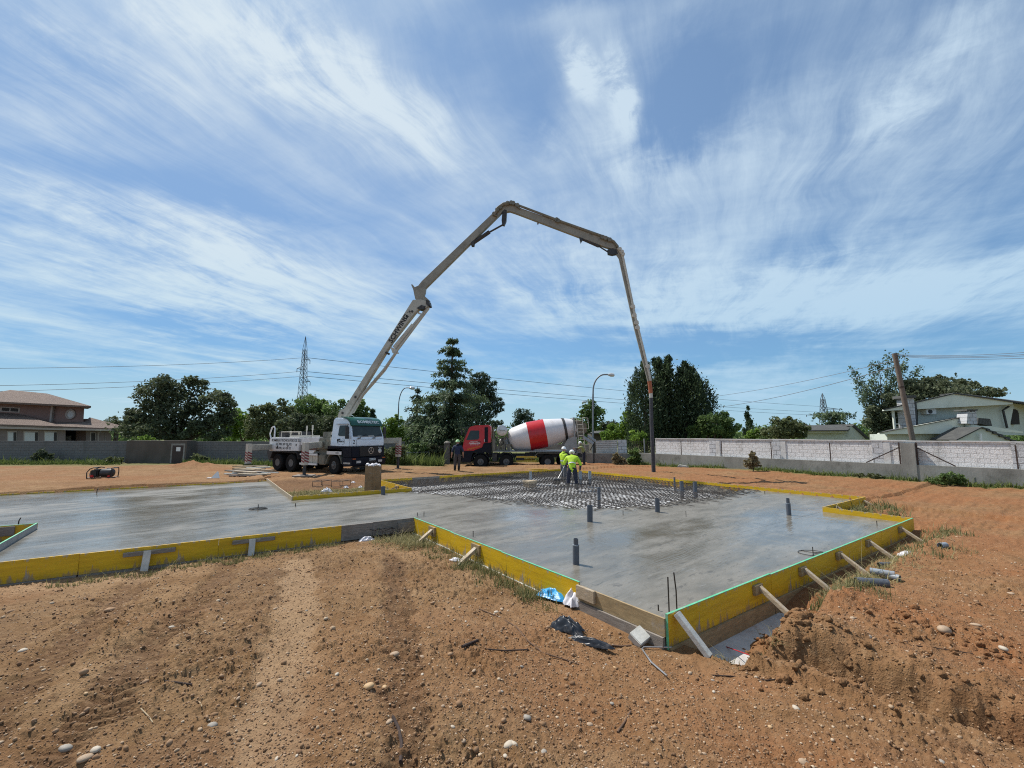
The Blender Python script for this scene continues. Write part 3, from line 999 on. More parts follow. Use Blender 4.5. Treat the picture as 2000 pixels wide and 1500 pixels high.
# near right edge (green painted top, raking struts on the outside)
for i, (a0, a1) in enumerate(((0, 2.5), (2.5, 5.0), (5.0, 7.5), (7.5, 9.95))):
    ob = panel((a0, -0.0), (a1, 0.0), ['yellow form panel with green end at the near corner of the slab',
               'second yellow panel from the near corner along the braced right edge',
               'third yellow panel from the near corner along the braced right edge',
               'last yellow panel of the braced right edge by its far corner'][i], out=-1, green=True)
    for a in (2.05, 3.52, 5.05, 6.6, 8.75):
        if a0 <= a < a1:
            cleat_brace(ob, a - a0, -1, reach=0.60, drop=0.40, bx=-0.05)
    if i == 0:
        cleat_brace(ob, 0.10, -1, cleat=False, reach=0.36, drop=0.40, cz=-0.03, bw=0.10, mat='white_cement', bx=0.08)
        e = MB()
        e.b2((-0.006, -0.03, -0.40), (0.0, 0.001, 0.006))
        e.build('painted_end', M['green_edge'], ob)
# near left edge: timber planks first, then yellow panels
ob = panel((0, 1.40), (0, 0), 'cement stained timber plank between the plastic bag and the near corner', mat='tan_wood', out=-1, top=0.155, h=0.20, base=True, basemat='grey_wood',
           group='timber planks of the formwork')
cleat_brace(ob, 0.17, -1, cw=0.34, ch=0.16, cz=-0.07, brace=False, cmat='pale_wood')
for i, (b0, b1) in enumerate(((1.38, 3.3), (3.3, 5.2), (5.2, 7.18))):
    ob = panel((0.01 * i, b1), (0.01 * i, b0), ['bright yellow panel behind the blue plastic sheet and the bag',
               'middle bright yellow panel with one strut facing the dirt slope',
               'bright yellow panel by the inner corner with one strut'][i], out=-1, green=True, basemat='white_cement')
    if i > 0:
        cleat_brace(ob, [0, 1.05, 1.10][i], -1, cw=0.30, ch=0.20, cz=-0.13, reach=0.42, drop=0.28, bw=0.10, bx=0.0)
# left edge, facing the camera
LE0, LE1 = np.array((0.05, 7.18)), np.array((-18, 8.05))


def LP(a):
    t = (a - LE0[0]) / (LE1[0] - LE0[0])
    return tuple(LE0 + t * (LE1 - LE0))


ob = panel(LP(0.05), LP(-1.0), 'grey weathered plank in the inner corner beside the yellow panel', mat='grey_wood', out=1, h=0.32, base=False, group='timber planks of the formwork')
cleat_brace(ob, 0.25, 1, cw=0.42, ch=0.24, cz=-0.19, brace=False, cmat='grey_wood')
ob = panel(LP(-1.0), LP(-1.7), 'grey weathered plank behind the low rebar cage', mat='grey_wood', out=1, h=0.34, base=False, group='timber planks of the formwork')
for i, (a0, a1) in enumerate(((-1.7, -4.0), (-4.0, -6.0), (-6.0, -9.0))):
    ob = panel(LP(a0), LP(a1), ['ochre yellow panel with a whitewashed post, next to the grey planks',
               'ochre yellow panel with a long grey rail and a whitewashed post',
               'ochre yellow panel running out of the left side of the photo'][i], out=1, base=True, basemat='grey_wood')
    x = {0: 1.7, 1: 1.05}.get(i)
    if x:
        cleat_brace(ob, x, 1, cw=0.75, ch=0.075, cz=-0.10, brace=False, cmat='grey_wood')
        e = MB()
        e.beam((x + 0.03, 0.09, -0.06), (x + 0.05, 0.17, -0.42), 0.11, 0.05, up=(0, 1, 0))
        e.build('post', M['white_cement'], ob, bevel=0.006)
# right notch
panel((9.95, 0), (10.05, 1.95), 'yellow panel stepping in from the far right corner', out=-1)
ob = panel((10.05, 1.95), (11.8, 1.955), 'yellow panel with a short strut in the right notch', out=-1, base=False)
cleat_brace(ob, 0.9, -1, reach=0.5, drop=0.3)
ob = panel((11.8, 1.955), (13.55, 1.96), 'yellow panel ending at the outer corner of the right notch', out=-1, base=False)
cleat_brace(ob, 1.4, -1, reach=0.5, drop=0.3, cleat=False)
for i in range(5):
    b0, b1 = 1.96 + i * 2.93, 1.96 + (i + 1) * 2.93
    panel((13.55 - 0.1 * i / 5, b0), (13.55 - 0.1 * (i + 1) / 5, b1), f'thin yellow panel before the long wall, {ORD[i]} from the right notch', out=-1, base=False, h=0.42)
for i, (a0, a1) in enumerate(((13.45, 10.8), (10.8, 8.1), (8.1, 5.4))):
    panel((a0, 16.6 + 0.033 * i), (a1, 16.633 + 0.033 * i), f'far yellow panel before the mixer truck, {["behind the workers", "behind the small wooden pipe box", "nearest the grey plank"][i]}',
          out=-1, base=False, h=0.42)
panel((5.4, 16.69), (3.98, 16.69), 'grey plank in the far row of yellow panels', mat='grey_wood', out=-1, base=False, h=0.42, group='timber planks of the formwork')
panel((3.98, 16.7), (2.4, 16.7), 'short far yellow panel beside the tall wooden box', out=-1, base=False, h=0.42)
ob = panel((2.4, 16.7), (2.38, 12.95), 'bright yellow panel slanting toward the rebar mat beside the wooden box', out=-1, base=False)
cleat_brace(ob, 2.3, -1, cw=0.35, ch=0.14, reach=0.55, drop=0.3, bx=-0.3)
panel((2.38, 12.95), (0.3, 12.98), 'thin yellow panel below the tall wooden box', out=-1, base=False)
panel((0.3, 12.98), (-1.8, 13.0), 'thin yellow panel below the white rags in the grassy pocket', out=-1, base=False)
panel((-1.8, 13.0), (-1.75, 16.6), 'pale plank with splashed top on the near part of the pocket edge', mat='pale_wood', out=-1, base=False, group='timber planks of the formwork')
panel((-1.75, 16.6), (-1.7, 20.25), 'pale plank with splashed top on the far part of the pocket edge', mat='pale_wood', out=-1, base=False, group='timber planks of the formwork')
for i in range(3):
    panel((-1.7 - i * 4.2, 20.25 + 0.09 * i), (-1.7 - (i + 1) * 4.2, 20.34 + 0.09 * i), f'dark ochre panel along the far left edge, {ORD[i]} from the lumber pile', out=-1, base=False, h=0.4, top=ZS + 0.045)
# the sunk opening at the far left of the picture
ob = panel((-7.35, 11.65), (-10.5, 11.65), 'yellow panel closing the sunk opening at the left', out=1, base=False, green=True)
cleat_brace(ob, 0.55, 1, cw=0.4, ch=0.2, cz=-0.12, brace=False, cmat='grey_wood')
panel((-7.35, 8.4), (-7.35, 11.65), 'grey splashed board with green top beside the sunk opening', mat='grey_paint', out=1, base=False, green=True)

# pale concrete footing showing in the trench by the near corner
fo = MB()
fo.prism([tuple(W(0.15, -0.035).xy), tuple(W(2.6, -0.035).xy), tuple(W(2.75, -0.42).xy), tuple(W(1.9, -0.60).xy), tuple(W(1.25, -0.78).xy), tuple(W(0.75, -0.55).xy), tuple(W(0.25, -0.2).xy)], 'z', -0.6, -0.345)
M['footing'] = pbr('pale_footing', (0.50, 0.48, 0.45), 0.85, var=0.2, scale=4, bump=0.008, bscale=14, dirt=((0.35, 0.24, 0.17), 0.3, 3))
tag(fo.build('footing_slab', M['footing'], loc=W(1.3, -0.35, -0.6)), 'pale lean concrete footing exposed in the trench below the near corner', 'footing')

# ------------------------------------------------------------------ pipes through the slab
def upright_pipe(u, v, vtop, z0, rad, label, sleeve=0.0, cap=False, light=False, group='grey pipes standing in the slab'):
    p = G(u, v, z0)
    top = AT(u, vtop, p.y).z
    o = MB()
    h = top - z0
    h1 = h * (1 - sleeve)
    n = 20
    prof = [(-0.25, rad), (h1, rad), (h1, rad * 0.86), (0, rad * 0.86)] if not sleeve else [(-0.25, rad), (h1 - 0.01, rad), (h1, rad * 0.96), (h1, rad * 0.5), (h1 - 0.02, 0.01)]
    o.lathe(prof, (0, 0, 0), (0, 0, 1), n)
    ob = o.build('drain_pipe', M['pvc_light' if light else 'pvc'])
    ob.location = (p.x, p.y, z0)
    ob.rotation_euler = (random.uniform(-.02, .02), random.uniform(-.02, .02), 0)
    tag(ob, label, 'pipe', group)
    if sleeve:
        s = MB()
        s.lathe([(h1 - 0.015, rad * 0.74), (h, rad * 0.74), (h, rad * 0.62), (h1, rad * 0.6)], (0, 0, 0), (0, 0, 1), n)
        s.build('pipe_stub', M['pvc'], ob)
        s = MB()
        s.lathe([(h1 - 0.012, rad * 1.03), (h1 + 0.004, rad * 1.03)], (0, 0, 0), (0, 0, 1), n)
        s.build('pipe_collar', M['pvc_light'], ob)
    return ob


random.seed(5)
upright_pipe(1125, 1102, 1052, ZS, 0.055, 'grey upright pipe with narrower notched stub, nearest to the camera', 0.24)
upright_pipe(1152, 1019, 987, ZS, 0.072, 'wide grey upright pipe in the middle of the wet slab', 0)
upright_pipe(1284, 1000, 974, ZS, 0.068, 'grey upright pipe just outside the rebar, right of the middle', 0)
upright_pipe(1541, 1006, 973, ZS, 0.058, 'grey upright pipe with pale collar alone near the right notch', 0.3)
upright_pipe(1170, 978, 952, ZS, 0.055, 'dark upright pipe at the near margin of the rebar', 0)
upright_pipe(1318, 950, 932, ZS, 0.038, 'thin dark upright pipe, leftmost of three by the yellow edge', 0, group='pipes by the long yellow edge')
upright_pipe(1332, 960, 940, ZS, 0.075, 'grey pipe between a thin dark pipe and another grey pipe', 0, group='pipes by the long yellow edge')
upright_pipe(1358, 962, 941, ZS, 0.072, 'grey pipe rightmost of three by the yellow edge', 0, group='pipes by the long yellow edge')
upright_pipe(1134, 942, 920, -0.05, 0.075, 'pale grey pipe just right of the bending worker', 0, light=True)
upright_pipe(1152, 942, 920, -0.05, 0.075, 'pale grey pipe second to the right of the bending worker', 0, light=True)
upright_pipe(1037, 945, 921, -0.05, 0.06, 'pale grey pipe rising from a small wooden box in the rebar', 0, light=True)
upright_pipe(748, 966, 950, ZS, 0.075, 'short dark pipe below the tall wooden box', 0)

bx = G(1035, 949, -0.02)
o = MB()
o.box((0, 0, 0.11), (0.42, 0.42, 0.26))
b_ = o.build('pipe_box', M['pale_wood'], bevel=0.006)
b_.location, b_.rotation_euler = (bx.x, bx.y, bx.z - 0.02), (0, 0, RZA)
tag(b_, 'small pale wooden box round a pipe in the rebar', 'box')
o = MB()
o.b2((-0.24, -0.24, 0.21), (0.24, -0.212, 0.25))
o.b2((-0.24, 0.212, 0.21), (0.24, 0.24, 0.25))
o.b2((-0.24, -0.21, 0.21), (-0.212, 0.21, 0.25))
o.b2((0.212, -0.21, 0.21), (0.24, 0.21, 0.25))
o.build('rim', M['pale_wood'], b_)


def starter(u, v, vt, label, rad=0.008, z=ZS, dx=0.0, spider=False, group='steel rods standing in the slab'):
    p = G(u, v, z)
    h = AT(u, vt, p.y).z - z
    o = MB()
    o.tube([(0, 0, -0.2), (0, 0, h * 0.5), (dx, 0, h)], rad, 6)
    if spider:
        for an in (0.2, 2.0, 4.1, 5.3):
            o.tube([(0, 0, 0.015), (0.22 * math.cos(an), 0.22 * math.sin(an), 0.006)], rad * 0.7, 5)
        o.tube([(0.25 * math.cos(t * math.pi / 8), 0.2 * math.sin(t * math.pi / 8), 0.01) for t in range(17)], rad * 0.7, 5)
    ob = o.build('rebar_rod', M['rebar'])
    ob.location = (p.x, p.y, z)
    tag(ob, label, 'rebar rod', group)


starter(1307, 1197, 1127, 'left of two dark rods by the near corner of the slab', 0.0085)
starter(1322, 1191, 1118, 'right of two dark rods by the near corner of the slab', 0.0085, dx=-0.02)
starter(1286, 1193, 1181, 'rod stub low beside the near corner planks', 0.008)
starter(815, 1008, 1001, 'short rod left of the pair at the inner corner', 0.01)
starter(828, 1008, 999, 'short rod right of the pair at the inner corner', 0.01)
starter(924, 1049, 1037, 'short rod in the slab beside the bright yellow panel', 0.009)
starter(1588, 1081, 1068, 'thin rod with tie wire by the braced right edge', 0.008, spider=True)
starter(1713, 1026, 1017, 'thin rod near the right corner of the slab', 0.009)
starter(1217, 1006, 997, 'small rod in the wet concrete right of the middle pipe', 0.009)
starter(1494, 965, 959, 'small rod by the long yellow edge', 0.012)
starter(504, 994, 985, 'rod ringed with loose tie wire on the left wing', 0.012, spider=True)
starter(577, 989, 983, 'small rod with wire ends left of the pocket', 0.012, spider=False)
starter(189, 963, 954, 'leaning rod far out on the left wing', 0.014, dx=0.04)
starter(36, 1024, 1011, 'leaning rod behind the sunk opening', 0.012, dx=0.04)
starter(963, 985, 979, 'small rod in front of the rebar mat', 0.009)
starter(1340, 1009, 998, 'thin rod left of the pipe with the pale collar', 0.007)

# ------------------------------------------------------------------ trucks
def wheel(parent, x, y, side, r=0.52, w_=0.32, deep=False, steer=0.0, hubcol='rim', z=None):
    """side = +1/-1: the way the outer face looks along y"""
    o = MB()
    h = w_ / 2
    n = 36
    prof = [(-h, r * .46), (-h, r * .9), (-h * .82, r * .985), (-h * .3, r), (h * .3, r), (h * .82, r * .985), (h, r * .9), (h * .97, r * .72), (h * .88, r * .47)]
    o.lathe(prof, (0, 0, 0), (0, side, 0), n)
    for k in range(26):                  # tread blocks
        an = 2 * math.pi * k / 26
        for s_ in (-1, 1):
            c = Vector((math.cos(an + s_ * .06) * (r + 0.004), s_ * h * .42, math.sin(an + s_ * .06) * (r + 0.004)))
            rad_ = c.copy(); rad_.y = 0; rad_.normalize()
            t_ = Vector((0, 1, 0)).cross(rad_)
            Mx = Matrix((t_, Vector((0, 1, 0)), rad_)).transposed()
            o.box(c, (r * .13, h * .72, 0.022), Mx)
    t = o.build('wheel', M['rubber'], parent)
    t.location = (x, y, r if z is None else z)
    t.rotation_euler = (0, 0, steer)
    q = MB()
    if deep:
        q.lathe([(h * .86, r * .47), (h * .9, r * .44), (h * .2, r * .40), (h * .1, r * .26), (h * .55, r * .19), (h * .6, r * .05)], (0, 0, 0), (0, side, 0), 28)
        rb, hb = r * .31, h * .16
    else:
        q.lathe([(h * .86, r * .47), (h * .92, r * .44), (h * .7, r * .41), (h * .98, r * .32), (h * 1.02, r * .2), (h * 1.25, r * .15), (h * 1.3, r * .06)], (0, 0, 0), (0, side, 0), 28)
        rb, hb = r * .27, h * .95
    for k in range(10):
        an = 2 * math.pi * k / 10
        c = Vector((math.cos(an) * rb, side * (hb + .01), math.sin(an) * rb))
        q.tube([c, c + Vector((0, side * .035, 0))], 0.018, 6)
    q.build('rim', M[hubcol], t)
    return t


def shell(o, prof, hw, n=None):
    """closed outline in x,z turned into a body whose half width is hw(z)"""
    k = len(prof)
    vs = [(x, -hw(z), z) for x, z in prof] + [(x, hw(z), z) for x, z in prof]
    fs = [tuple(range(k - 1, -1, -1)), tuple(range(k, 2 * k))] + [(i, (i + 1) % k, k + (i + 1) % k, k + i) for i in range(k)]
    o.add(vs, fs)


def arch(o, x, z, r, y0, y1, a0=0, a1=180, t=0.05, n=14):
    pts = []
    for i in range(n + 1):
        an = R(a0 + (a1 - a0) * i / n)
        pts.append((x + r * math.cos(an), z + r * math.sin(an)))
    for i in range(n, -1, -1):
        an = R(a0 + (a1 - a0) * i / n)
        pts.append((x + (r - t) * math.cos(an), z + (r - t) * math.sin(an)))
    m = len(pts) // 2
    for i in range(m - 1):
        o.prism([pts[i], pts[i + 1], pts[2 * m - 2 - i], pts[2 * m - 1 - i]], 'y', y0, y1)


def mirror_arm(parent, x, y, z, s):
    o = MB()
    o.tube([(x - .15, y - s * .12, z + .55), (x + .05, y, z + .5), (x + .08, y + s * .05, z + .2)], 0.018, 6)
    o.box((x + .06, y + s * .06, z + .12), (0.09, 0.22, 0.46))
    o.box((x + .06, y + s * .06, z - .24), (0.09, 0.22, 0.2))
    o.build('mirror', M['dark_metal'], parent, bevel=0.02)


# ---- concrete pump truck
PT = thing('concrete_pump_truck', 'white and navy concrete pump truck with green visor and a raised folding boom', 'pump truck',
           (-9.57, 26.45, -0.03), math.atan2(-.49, .87))
hw1 = lambda z: 1.22 - 0.13 * sst(np.array(z), 2.1, 3.2).item()
o = MB()
shell(o, [(1.36, 1.60), (1.37, 1.85), (1.33, 2.12), (1.24, 2.36), (1.10, 2.82), (1.02, 2.98), (0.80, 3.13), (0.3, 3.22), (-0.22, 3.24), (-0.38, 3.1), (-0.42, 1.60)], hw1)
o.build('cab', M['cab_white'], PT, bevel=0.035)
o = MB()
shell(o, [(1.40, 0.98), (1.40, 1.598), (-0.62, 1.598), (-0.66, 1.3), (-0.62, 1.15), (-0.60, 1.40), (0.58, 1.40), (0.68, 1.20), (0.72, 0.98)], lambda z: 1.235)
o.build('lower_cab', M['navy'], PT, bevel=0.025)
o = MB()                                 # bumper
shell(o, [(1.48, 0.50), (1.52, 0.62), (1.50, 0.96), (0.66, 0.975), (0.66, 0.62), (0.8, 0.46)], lambda z: 1.26)
o.build('bumper', M['navy'], PT, bevel=0.03)
o = MB()                                 # sun visor
shell(o, [(1.20, 2.74), (1.245, 2.78), (1.18, 2.96), (1.06, 3.13), (0.84, 3.235), (0.34, 3.30), (0.34, 3.25), (0.8, 3.16), (1.03, 3.0), (1.13, 2.8)], lambda z: 1.175)
vs_ = o.build('sun_visor', M['green_paint'], PT, bevel=0.012)
lettering('BOMBETEC', 0.25, frame((1.175, 0.12, 2.985), (0, 1, 0), (-0.5, 0, 0.86)), M['white_letter'], vs_, sx_=1.3, bold=0.006)
# windscreen, proud of the shell, with wipers and a dark gasket
def slope(x, z, z0=2.12, x0=1.33, z1=2.82, x1=1.10):
    return x
o = MB()
pts = [Vector((1.338, -1.10, 2.14)), Vector((1.338, 1.10, 2.14)), Vector((1.118, 1.03, 2.81)), Vector((1.118, -1.03, 2.81))]
o.prism3(pts, (0.022, 0, 0.010))
o.build('windscreen', M['glass'], PT, bevel=0.008)
o = MB()
for y_ in (-0.55, 0.55):
    o.tube([(1.38, y_ - .08, 2.10), (1.39, y_, 2.15), (1.335, y_ + .42, 2.27)], 0.014, 5)
    o.box((1.385, y_ - .16, 2.06), (0.03, 0.2, 0.05))
o.build('wiper', M['black'], PT)
o = MB()                                 # dashboard line and papers behind the glass
o.box((1.345, -.62, 2.17), (0.02, 0.36, 0.05))
o.box((1.345, .2, 2.175), (0.02, 0.44, 0.05))
o.build('dash_papers', M['clear_lens'], PT)
for s in (-1, 1):
    d = MB()
    d.prism([(1.18, 1.605), (1.22, 2.14), (1.02, 2.80), (0.98, 2.86), (0.12, 2.86), (0.08, 2.80), (0.08, 1.605)], 'y', s * 1.222, s * 1.236)
    for i, v in enumerate(d.v):
        d.v[i] = (v[0], v[1] - s * (1.22 - hw1(v[2])), v[2])
    dr = d.build('door', M['cab_white'], PT, bevel=0.004)
    d = MB()
    d.prism([(1.13, 2.18), (0.98, 2.72), (0.90, 2.78), (0.30, 2.78), (0.24, 2.72), (0.24, 2.24), (0.30, 2.18)], 'y', s * 1.236, s * 1.242)
    for i, v in enumerate(d.v):
        d.v[i] = (v[0], v[1] - s * (1.22 - hw1(v[2])), v[2])
    d.build('side_window', M['glass'], dr)
    d = MB()
    d.box((0.32, s * 1.245, 1.97), (0.22, 0.03, 0.07))
    d.box((0.22, s * 1.245, 1.93), (0.06, 0.03, 0.1))
    d.build('handle', M['black'], dr)
    mirror_arm(PT, 1.12, s * 1.34, 2.36, s)
    wd = MB()
    wd.b2((0.10, s * 1.19, 2.84), (1.0, s * 1.27, 2.87))
    wd.build('wind_deflector', M['black'], PT)
    ar = MB()
    arch(ar, 0, 0.56, 0.68, s * 0.92, s * 1.27, 5, 178)
    ar.build('mudguard', M['olive'] if s < 0 else M['navy'], PT)
lettering('BOMBETEC', 0.13, frame((0.52, -1.243, 1.86), (1, 0, 0), (0, 0, 1)), M['black'], PT)
o = MB()
for i in range(24):
    a0, a1 = 2 * math.pi * i / 24, 2 * math.pi * (i + 1) / 24
    if i % 12 in (5, 6, 11, 0):
        continue
    o.beam((0.52 + .33 * math.cos(a0), -1.238, 1.86 + .18 * math.sin(a0)), (0.52 + .33 * math.cos(a1), -1.238, 1.86 + .18 * math.sin(a1)), 0.006, 0.012, up=(0, 1, 0))
o.build('emblem_outline', M['black'], PT)
lettering('2', 0.34, frame((1.372, -1.06, 1.84), (0, 1, 0), (0, 0, 1)), M['black'], PT)
o = MB()
o.b2((1.376, -0.86, 1.99), (1.379, 1.05, 2.0))
o.b2((1.376, -0.88, 1.63), (1.379, -0.87, 2.0))
o.build('panel_seam', M['black'], PT)
# grille with star emblem
o = MB()
o.prism([(-0.62, 1.02), (-0.70, 1.57), (1.02, 1.57), (0.95, 1.02)], 'x', 1.402, 1.415)
gl = o.build('grille', M['black'], PT, bevel=0.01)
o = MB()
for k in range(28):
    a0, a1 = 2 * math.pi * k / 28, 2 * math.pi * (k + 1) / 28
    c = lambda a_: (1.425, 0.16 + .18 * math.cos(a_), 1.33 + .18 * math.sin(a_))
    o.beam(c(a0), c(a1), 0.022, 0.022, up=(1, 0, 0))
for k in range(3):
    an = R(90 + 120 * k)
    o.beam((1.425, 0.16, 1.33), (1.425, 0.16 + .18 * math.cos(an), 1.33 + .18 * math.sin(an)), 0.02, 0.02, up=(1, 0, 0))
o.build('star_emblem', M['chrome'], PT)
lettering('Actros', 0.10, frame((1.418, 0.86, 1.50), (0, 1, 0), (0, 0, 1)), M['white_letter'], PT)
o = MB()
o.lathe([(0, .14), (.02, .13), (.03, .03)], (1.405, 0.86, 1.30), (1, 0, 0), 18)
o.build('round_badge', M['clear_lens'], PT)
for s in (-1, 1):
    o = MB()
    o.box((1.505, s * 0.80, 0.72), (0.04, 0.34, 0.15))
    o.build('headlight', M['clear_lens'], PT, bevel=0.015)
    o = MB()
    o.box((1.46, s * 1.10, 0.885), (0.09, 0.26, 0.10))
    o.build('indicator', M['orange_lens'], PT, bevel=0.015)
    o = MB()
    o.box((1.1, s * 1.265, 0.66), (0.55, 0.02, 0.09))
    o.build('step', M['steel'], PT)
o = MB()
o.box((1.515, 0.22, 0.83), (0.012, 0.46, 0.12))
npl = o.build('number_plate', M['white_letter'], PT)
lettering('8309 BWR', 0.10, frame((1.523, 0.22, 0.83), (0, 1, 0), (0, 0, 1)), M['black'], npl)
o = MB()
o.b2((0.62, -1.275, 1.12), (-0.62, -1.25, 1.30))
sb = o.build('fender_board', M['white_paint'], PT, bevel=0.006)
lettering('1 833', 0.13, frame((0.26, -1.278, 1.21), (1, 0, 0), (0, 0, 1)), M['black'], sb)
o = MB()
o.beam((1.2, -0.9, 0.42), (1.2, 0.9, 0.42), 0.16, 0.1)
o.tube([(0.9, -0.8, .40), (1.3, -0.75, 0.3), (1.3, -0.2, 0.3)], 0.03, 6)
o.tube([(0, -1.0, .52), (0, 1.0, .52)], 0.09, 10)
o.build('front_axle', M['dark_metal'], PT)
for s in (-1, 1):
    wheel(PT, 0, s * 1.08, s, 0.52, 0.34, steer=R(-6))
    for x in (-3.95, -5.3):
        wheel(PT, x, s * 0.98, s, 0.52, 0.56, deep=True)
# chassis
o = MB()
for s in (-1, 1):
    o.b2((1.0, s * 0.36, 0.72), (-6.7, s * 0.46, 1.0))
for x in (0.4, -1.5, -2.8, -4.6, -6.6):
    o.b2((x, -0.36, 0.76), (x - 0.12, 0.36, 0.95))
for x in (-3.95, -5.3):
    o.tube([(x, -0.9, .52), (x, 0.9, .52)], 0.11, 10)
    o.lathe([(-.2, .1), (-.1, .22), (.1, .22), (.2, .1)], (x, 0, .52), (0, 1, 0), 12)
o.build('chassis', M['dark_metal'], PT)
o = MB()
for s in (-1, 1):
    pts = []
    o.b2((-3.45, s * 0.68, 1.16), (-5.85, s * 1.27, 1.21))
    o.beam((-3.4, s * .98, 1.19), (-3.22, s * .98, 0.75), 0.58, 0.04)
    o.beam((-5.82, s * .98, 1.19), (-6.05, s * .98, 0.75), 0.58, 0.04)
o.build('rear_mudguard', M['dark_metal'], PT, bevel=0.01)
# white pump body with lettering
o = MB()
shell(o, [(-3.25, 1.26), (-3.25, 2.06), (-6.0, 2.08), (-6.25, 1.95), (-6.25, 1.24), (-5.9, 1.22)], lambda z: 1.24)
pb = o.build('pump_body', M['white_paint'], PT, bevel=0.02)
lettering('BOMBEOS TECNOLOGICOS S.L.', 0.21, frame((-4.55, -1.244, 1.89), (1, 0, 0), (0, 0, 1)), M['black'], pb, sx_=0.98, bold=0.003)
lettering('TL: 983 309 20 302', 0.20, frame((-4.75, -1.244, 1.65), (1, 0, 0), (0, 0, 1)), M['black'], pb, bold=0.002)
lettering('MOVIL: 61 420 22', 0.20, frame((-4.75, -1.244, 1.41), (1, 0, 0), (0, 0, 1)), M['black'], pb, bold=0.002)
o = MB()
for c in ((-3.5, 1.62), (-5.35, 1.5), (-4.3, 1.56)):
    o.box((c[0], -1.25, c[1]), (0.07, 0.02, 0.13))
o.build('latch', M['black'], pb)
o = MB()                                  # tapered upper deck towards the pedestal
shell(o, [(-1.55, 1.58), (-1.55, 2.12), (-3.24, 2.05), (-3.24, 1.62)], lambda z: 1.14)
o.build('deck_box', M['white_paint'], PT, bevel=0.02)
o = MB()                                  # deck fittings
for x, y, h, r_ in ((-4.9, -.7, .42, .07), (-4.2, -.6, .38, .06), (-3.6, -.5, .75, .05), (-3.45, -.2, .8, .05)):
    o.tube([(x, y, 2.06), (x, y, 2.06 + h)], r_ * .6, 8)
    o.tube([(x, y, 2.06 + h * .6), (x, y, 2.06 + h)], r_, 8)
o.b2((-4.7, -.9, 2.07), (-3.5, 0.4, 2.2))
o.tube([(-5.4, -1.0, 2.05), (-5.4, -1.0, 2.42), (-3.4, -1.0, 2.42), (-3.4, -1.0, 2.05)], .025, 6)
o.build('deck_fitting', M['cream'], PT)
o = MB()
o.b2((-5.85, -0.9, 2.07), (-5.1, 0.9, 2.46))
o.build('hopper_grid', M['dark_metal'], PT, bevel=0.02)
o = MB()
o.tube([(-6.35, -1.05, 1.9), (-6.55, -1.05, 2.3), (-6.35, -1.05, 2.72), (-6.15, -1.05, 2.78), (-6.05, -1.05, 2.66), (-6.05, -1.05, 2.08)], .045, 8)
o.build('grab_rail', M['white_paint'], PT)
o = MB()
shell(o, [(-6.3, 0.65), (-6.3, 1.3), (-6.9, 1.35), (-7.05, 1.1), (-6.8, 0.6)], lambda z: 0.9)
o.build('hopper', M['dark_metal'], PT, bevel=0.03)
# pedestal, tool boxes, slewing column
o = MB()
o.b2((-0.85, -0.95, 1.05), (-1.75, 0.95, 1.55))
o.b2((-0.95, -1.15, 1.4), (-1.5, -0.8, 2.05))
o.b2((-1.02, -1.0, 2.05), (-1.4, -0.7, 2.42))
o.build('pedestal', M['olive'], PT, bevel=0.03)
o = MB()
o.lathe([(1.5, .50), (2.2, .46), (2.25, .56), (2.42, .56), (2.45, .42), (3.0, .36)], (-1.0, 0, 0), (0, 0, 1), 24)
o.build('slewing_column', M['cream'], PT)
o = MB()
o.b2((-0.82, -1.2, 0.5), (-1.42, -0.6, 1.1))
o.build('fuel_tank', M['olive'], PT, bevel=0.05)
o = MB()
o.b2((-1.5, -1.25, 1.02), (-3.1, -1.18, 1.13))
o.b2((-1.5, -1.25, 0.46), (-3.1, -1.18, 0.57))
o.build('side_guard', M['white_paint'], PT, bevel=0.008)
o = MB()
for k in range(4):
    o.b2((-1.56 - .23 * k, -1.16, 0.58), (-1.77 - .23 * k, -0.75, 1.01))
o.build('tool_box', M['cream'], PT, bevel=0.01)
# legs
def leg_unit(foot, topz, arm_root, armw=0.26, pad=(0.7, 0.7), striped=True, zpad=0.06):
    f = Vector(foot)
    r_ = Vector(arm_root)
    a = MB()
    t = Vector((f.x, f.y, topz))
    d = (t - r_)
    a.beam(r_, (t.x, t.y, r_.z), armw, 0.34)
    arm = a.build('outrigger', M['boom'], PT, bevel=0.012)
    l = MB()
    l.b2((f.x - .13, f.y - .13, topz - 1.02), (f.x + .13, f.y + .13, topz + 0.18))
    l.build('leg_housing', M['cream'], arm, bevel=0.012)
    if striped:
        for k in range(4):
            s = MB()
            z0 = topz - 0.40 - .15 * k
            for (ax, ay, bx_, by_) in ((-.134, -.134, .134, -.134), (.134, -.134, .134, .134), (-.134, .134, -.134, -.134)):
                s.prism3([(f.x + ax, f.y + ay, z0 + .05), (f.x + bx_, f.y + by_, z0 - .05), (f.x + bx_, f.y + by_, z0 + .03), (f.x + ax, f.y + ay, z0 + .13)],
                         (0.002, -0.002, 0) if abs(ay + .134) < 1e-6 and abs(by_ + .134) < 1e-6 else ((0.003, 0, 0) if ax > 0 else (-0.003, 0, 0)))
            s.build('warning_stripe', M['red_stripe'], arm)
    c = MB()
    c.tube([(f.x, f.y, zpad + f.z), (f.x, f.y, topz - .9)], 0.085, 14)
    c.build('leg_cylinder', M['dark_metal'], arm)
    c = MB()
    c.tube([(f.x, f.y, zpad + f.z), (f.x, f.y, zpad + f.z + .05)], 0.2, 14)
    c.build('foot_plate', M['dark_metal'], arm)


def tolocal(p):
    rz = PT.rotation_euler.z
    return Matrix.Rotation(-rz, 3, 'Z') @ (Vector(p) - Vector(PT.location))


def wz(Y, v):
    return AT(1000, v, Y).z


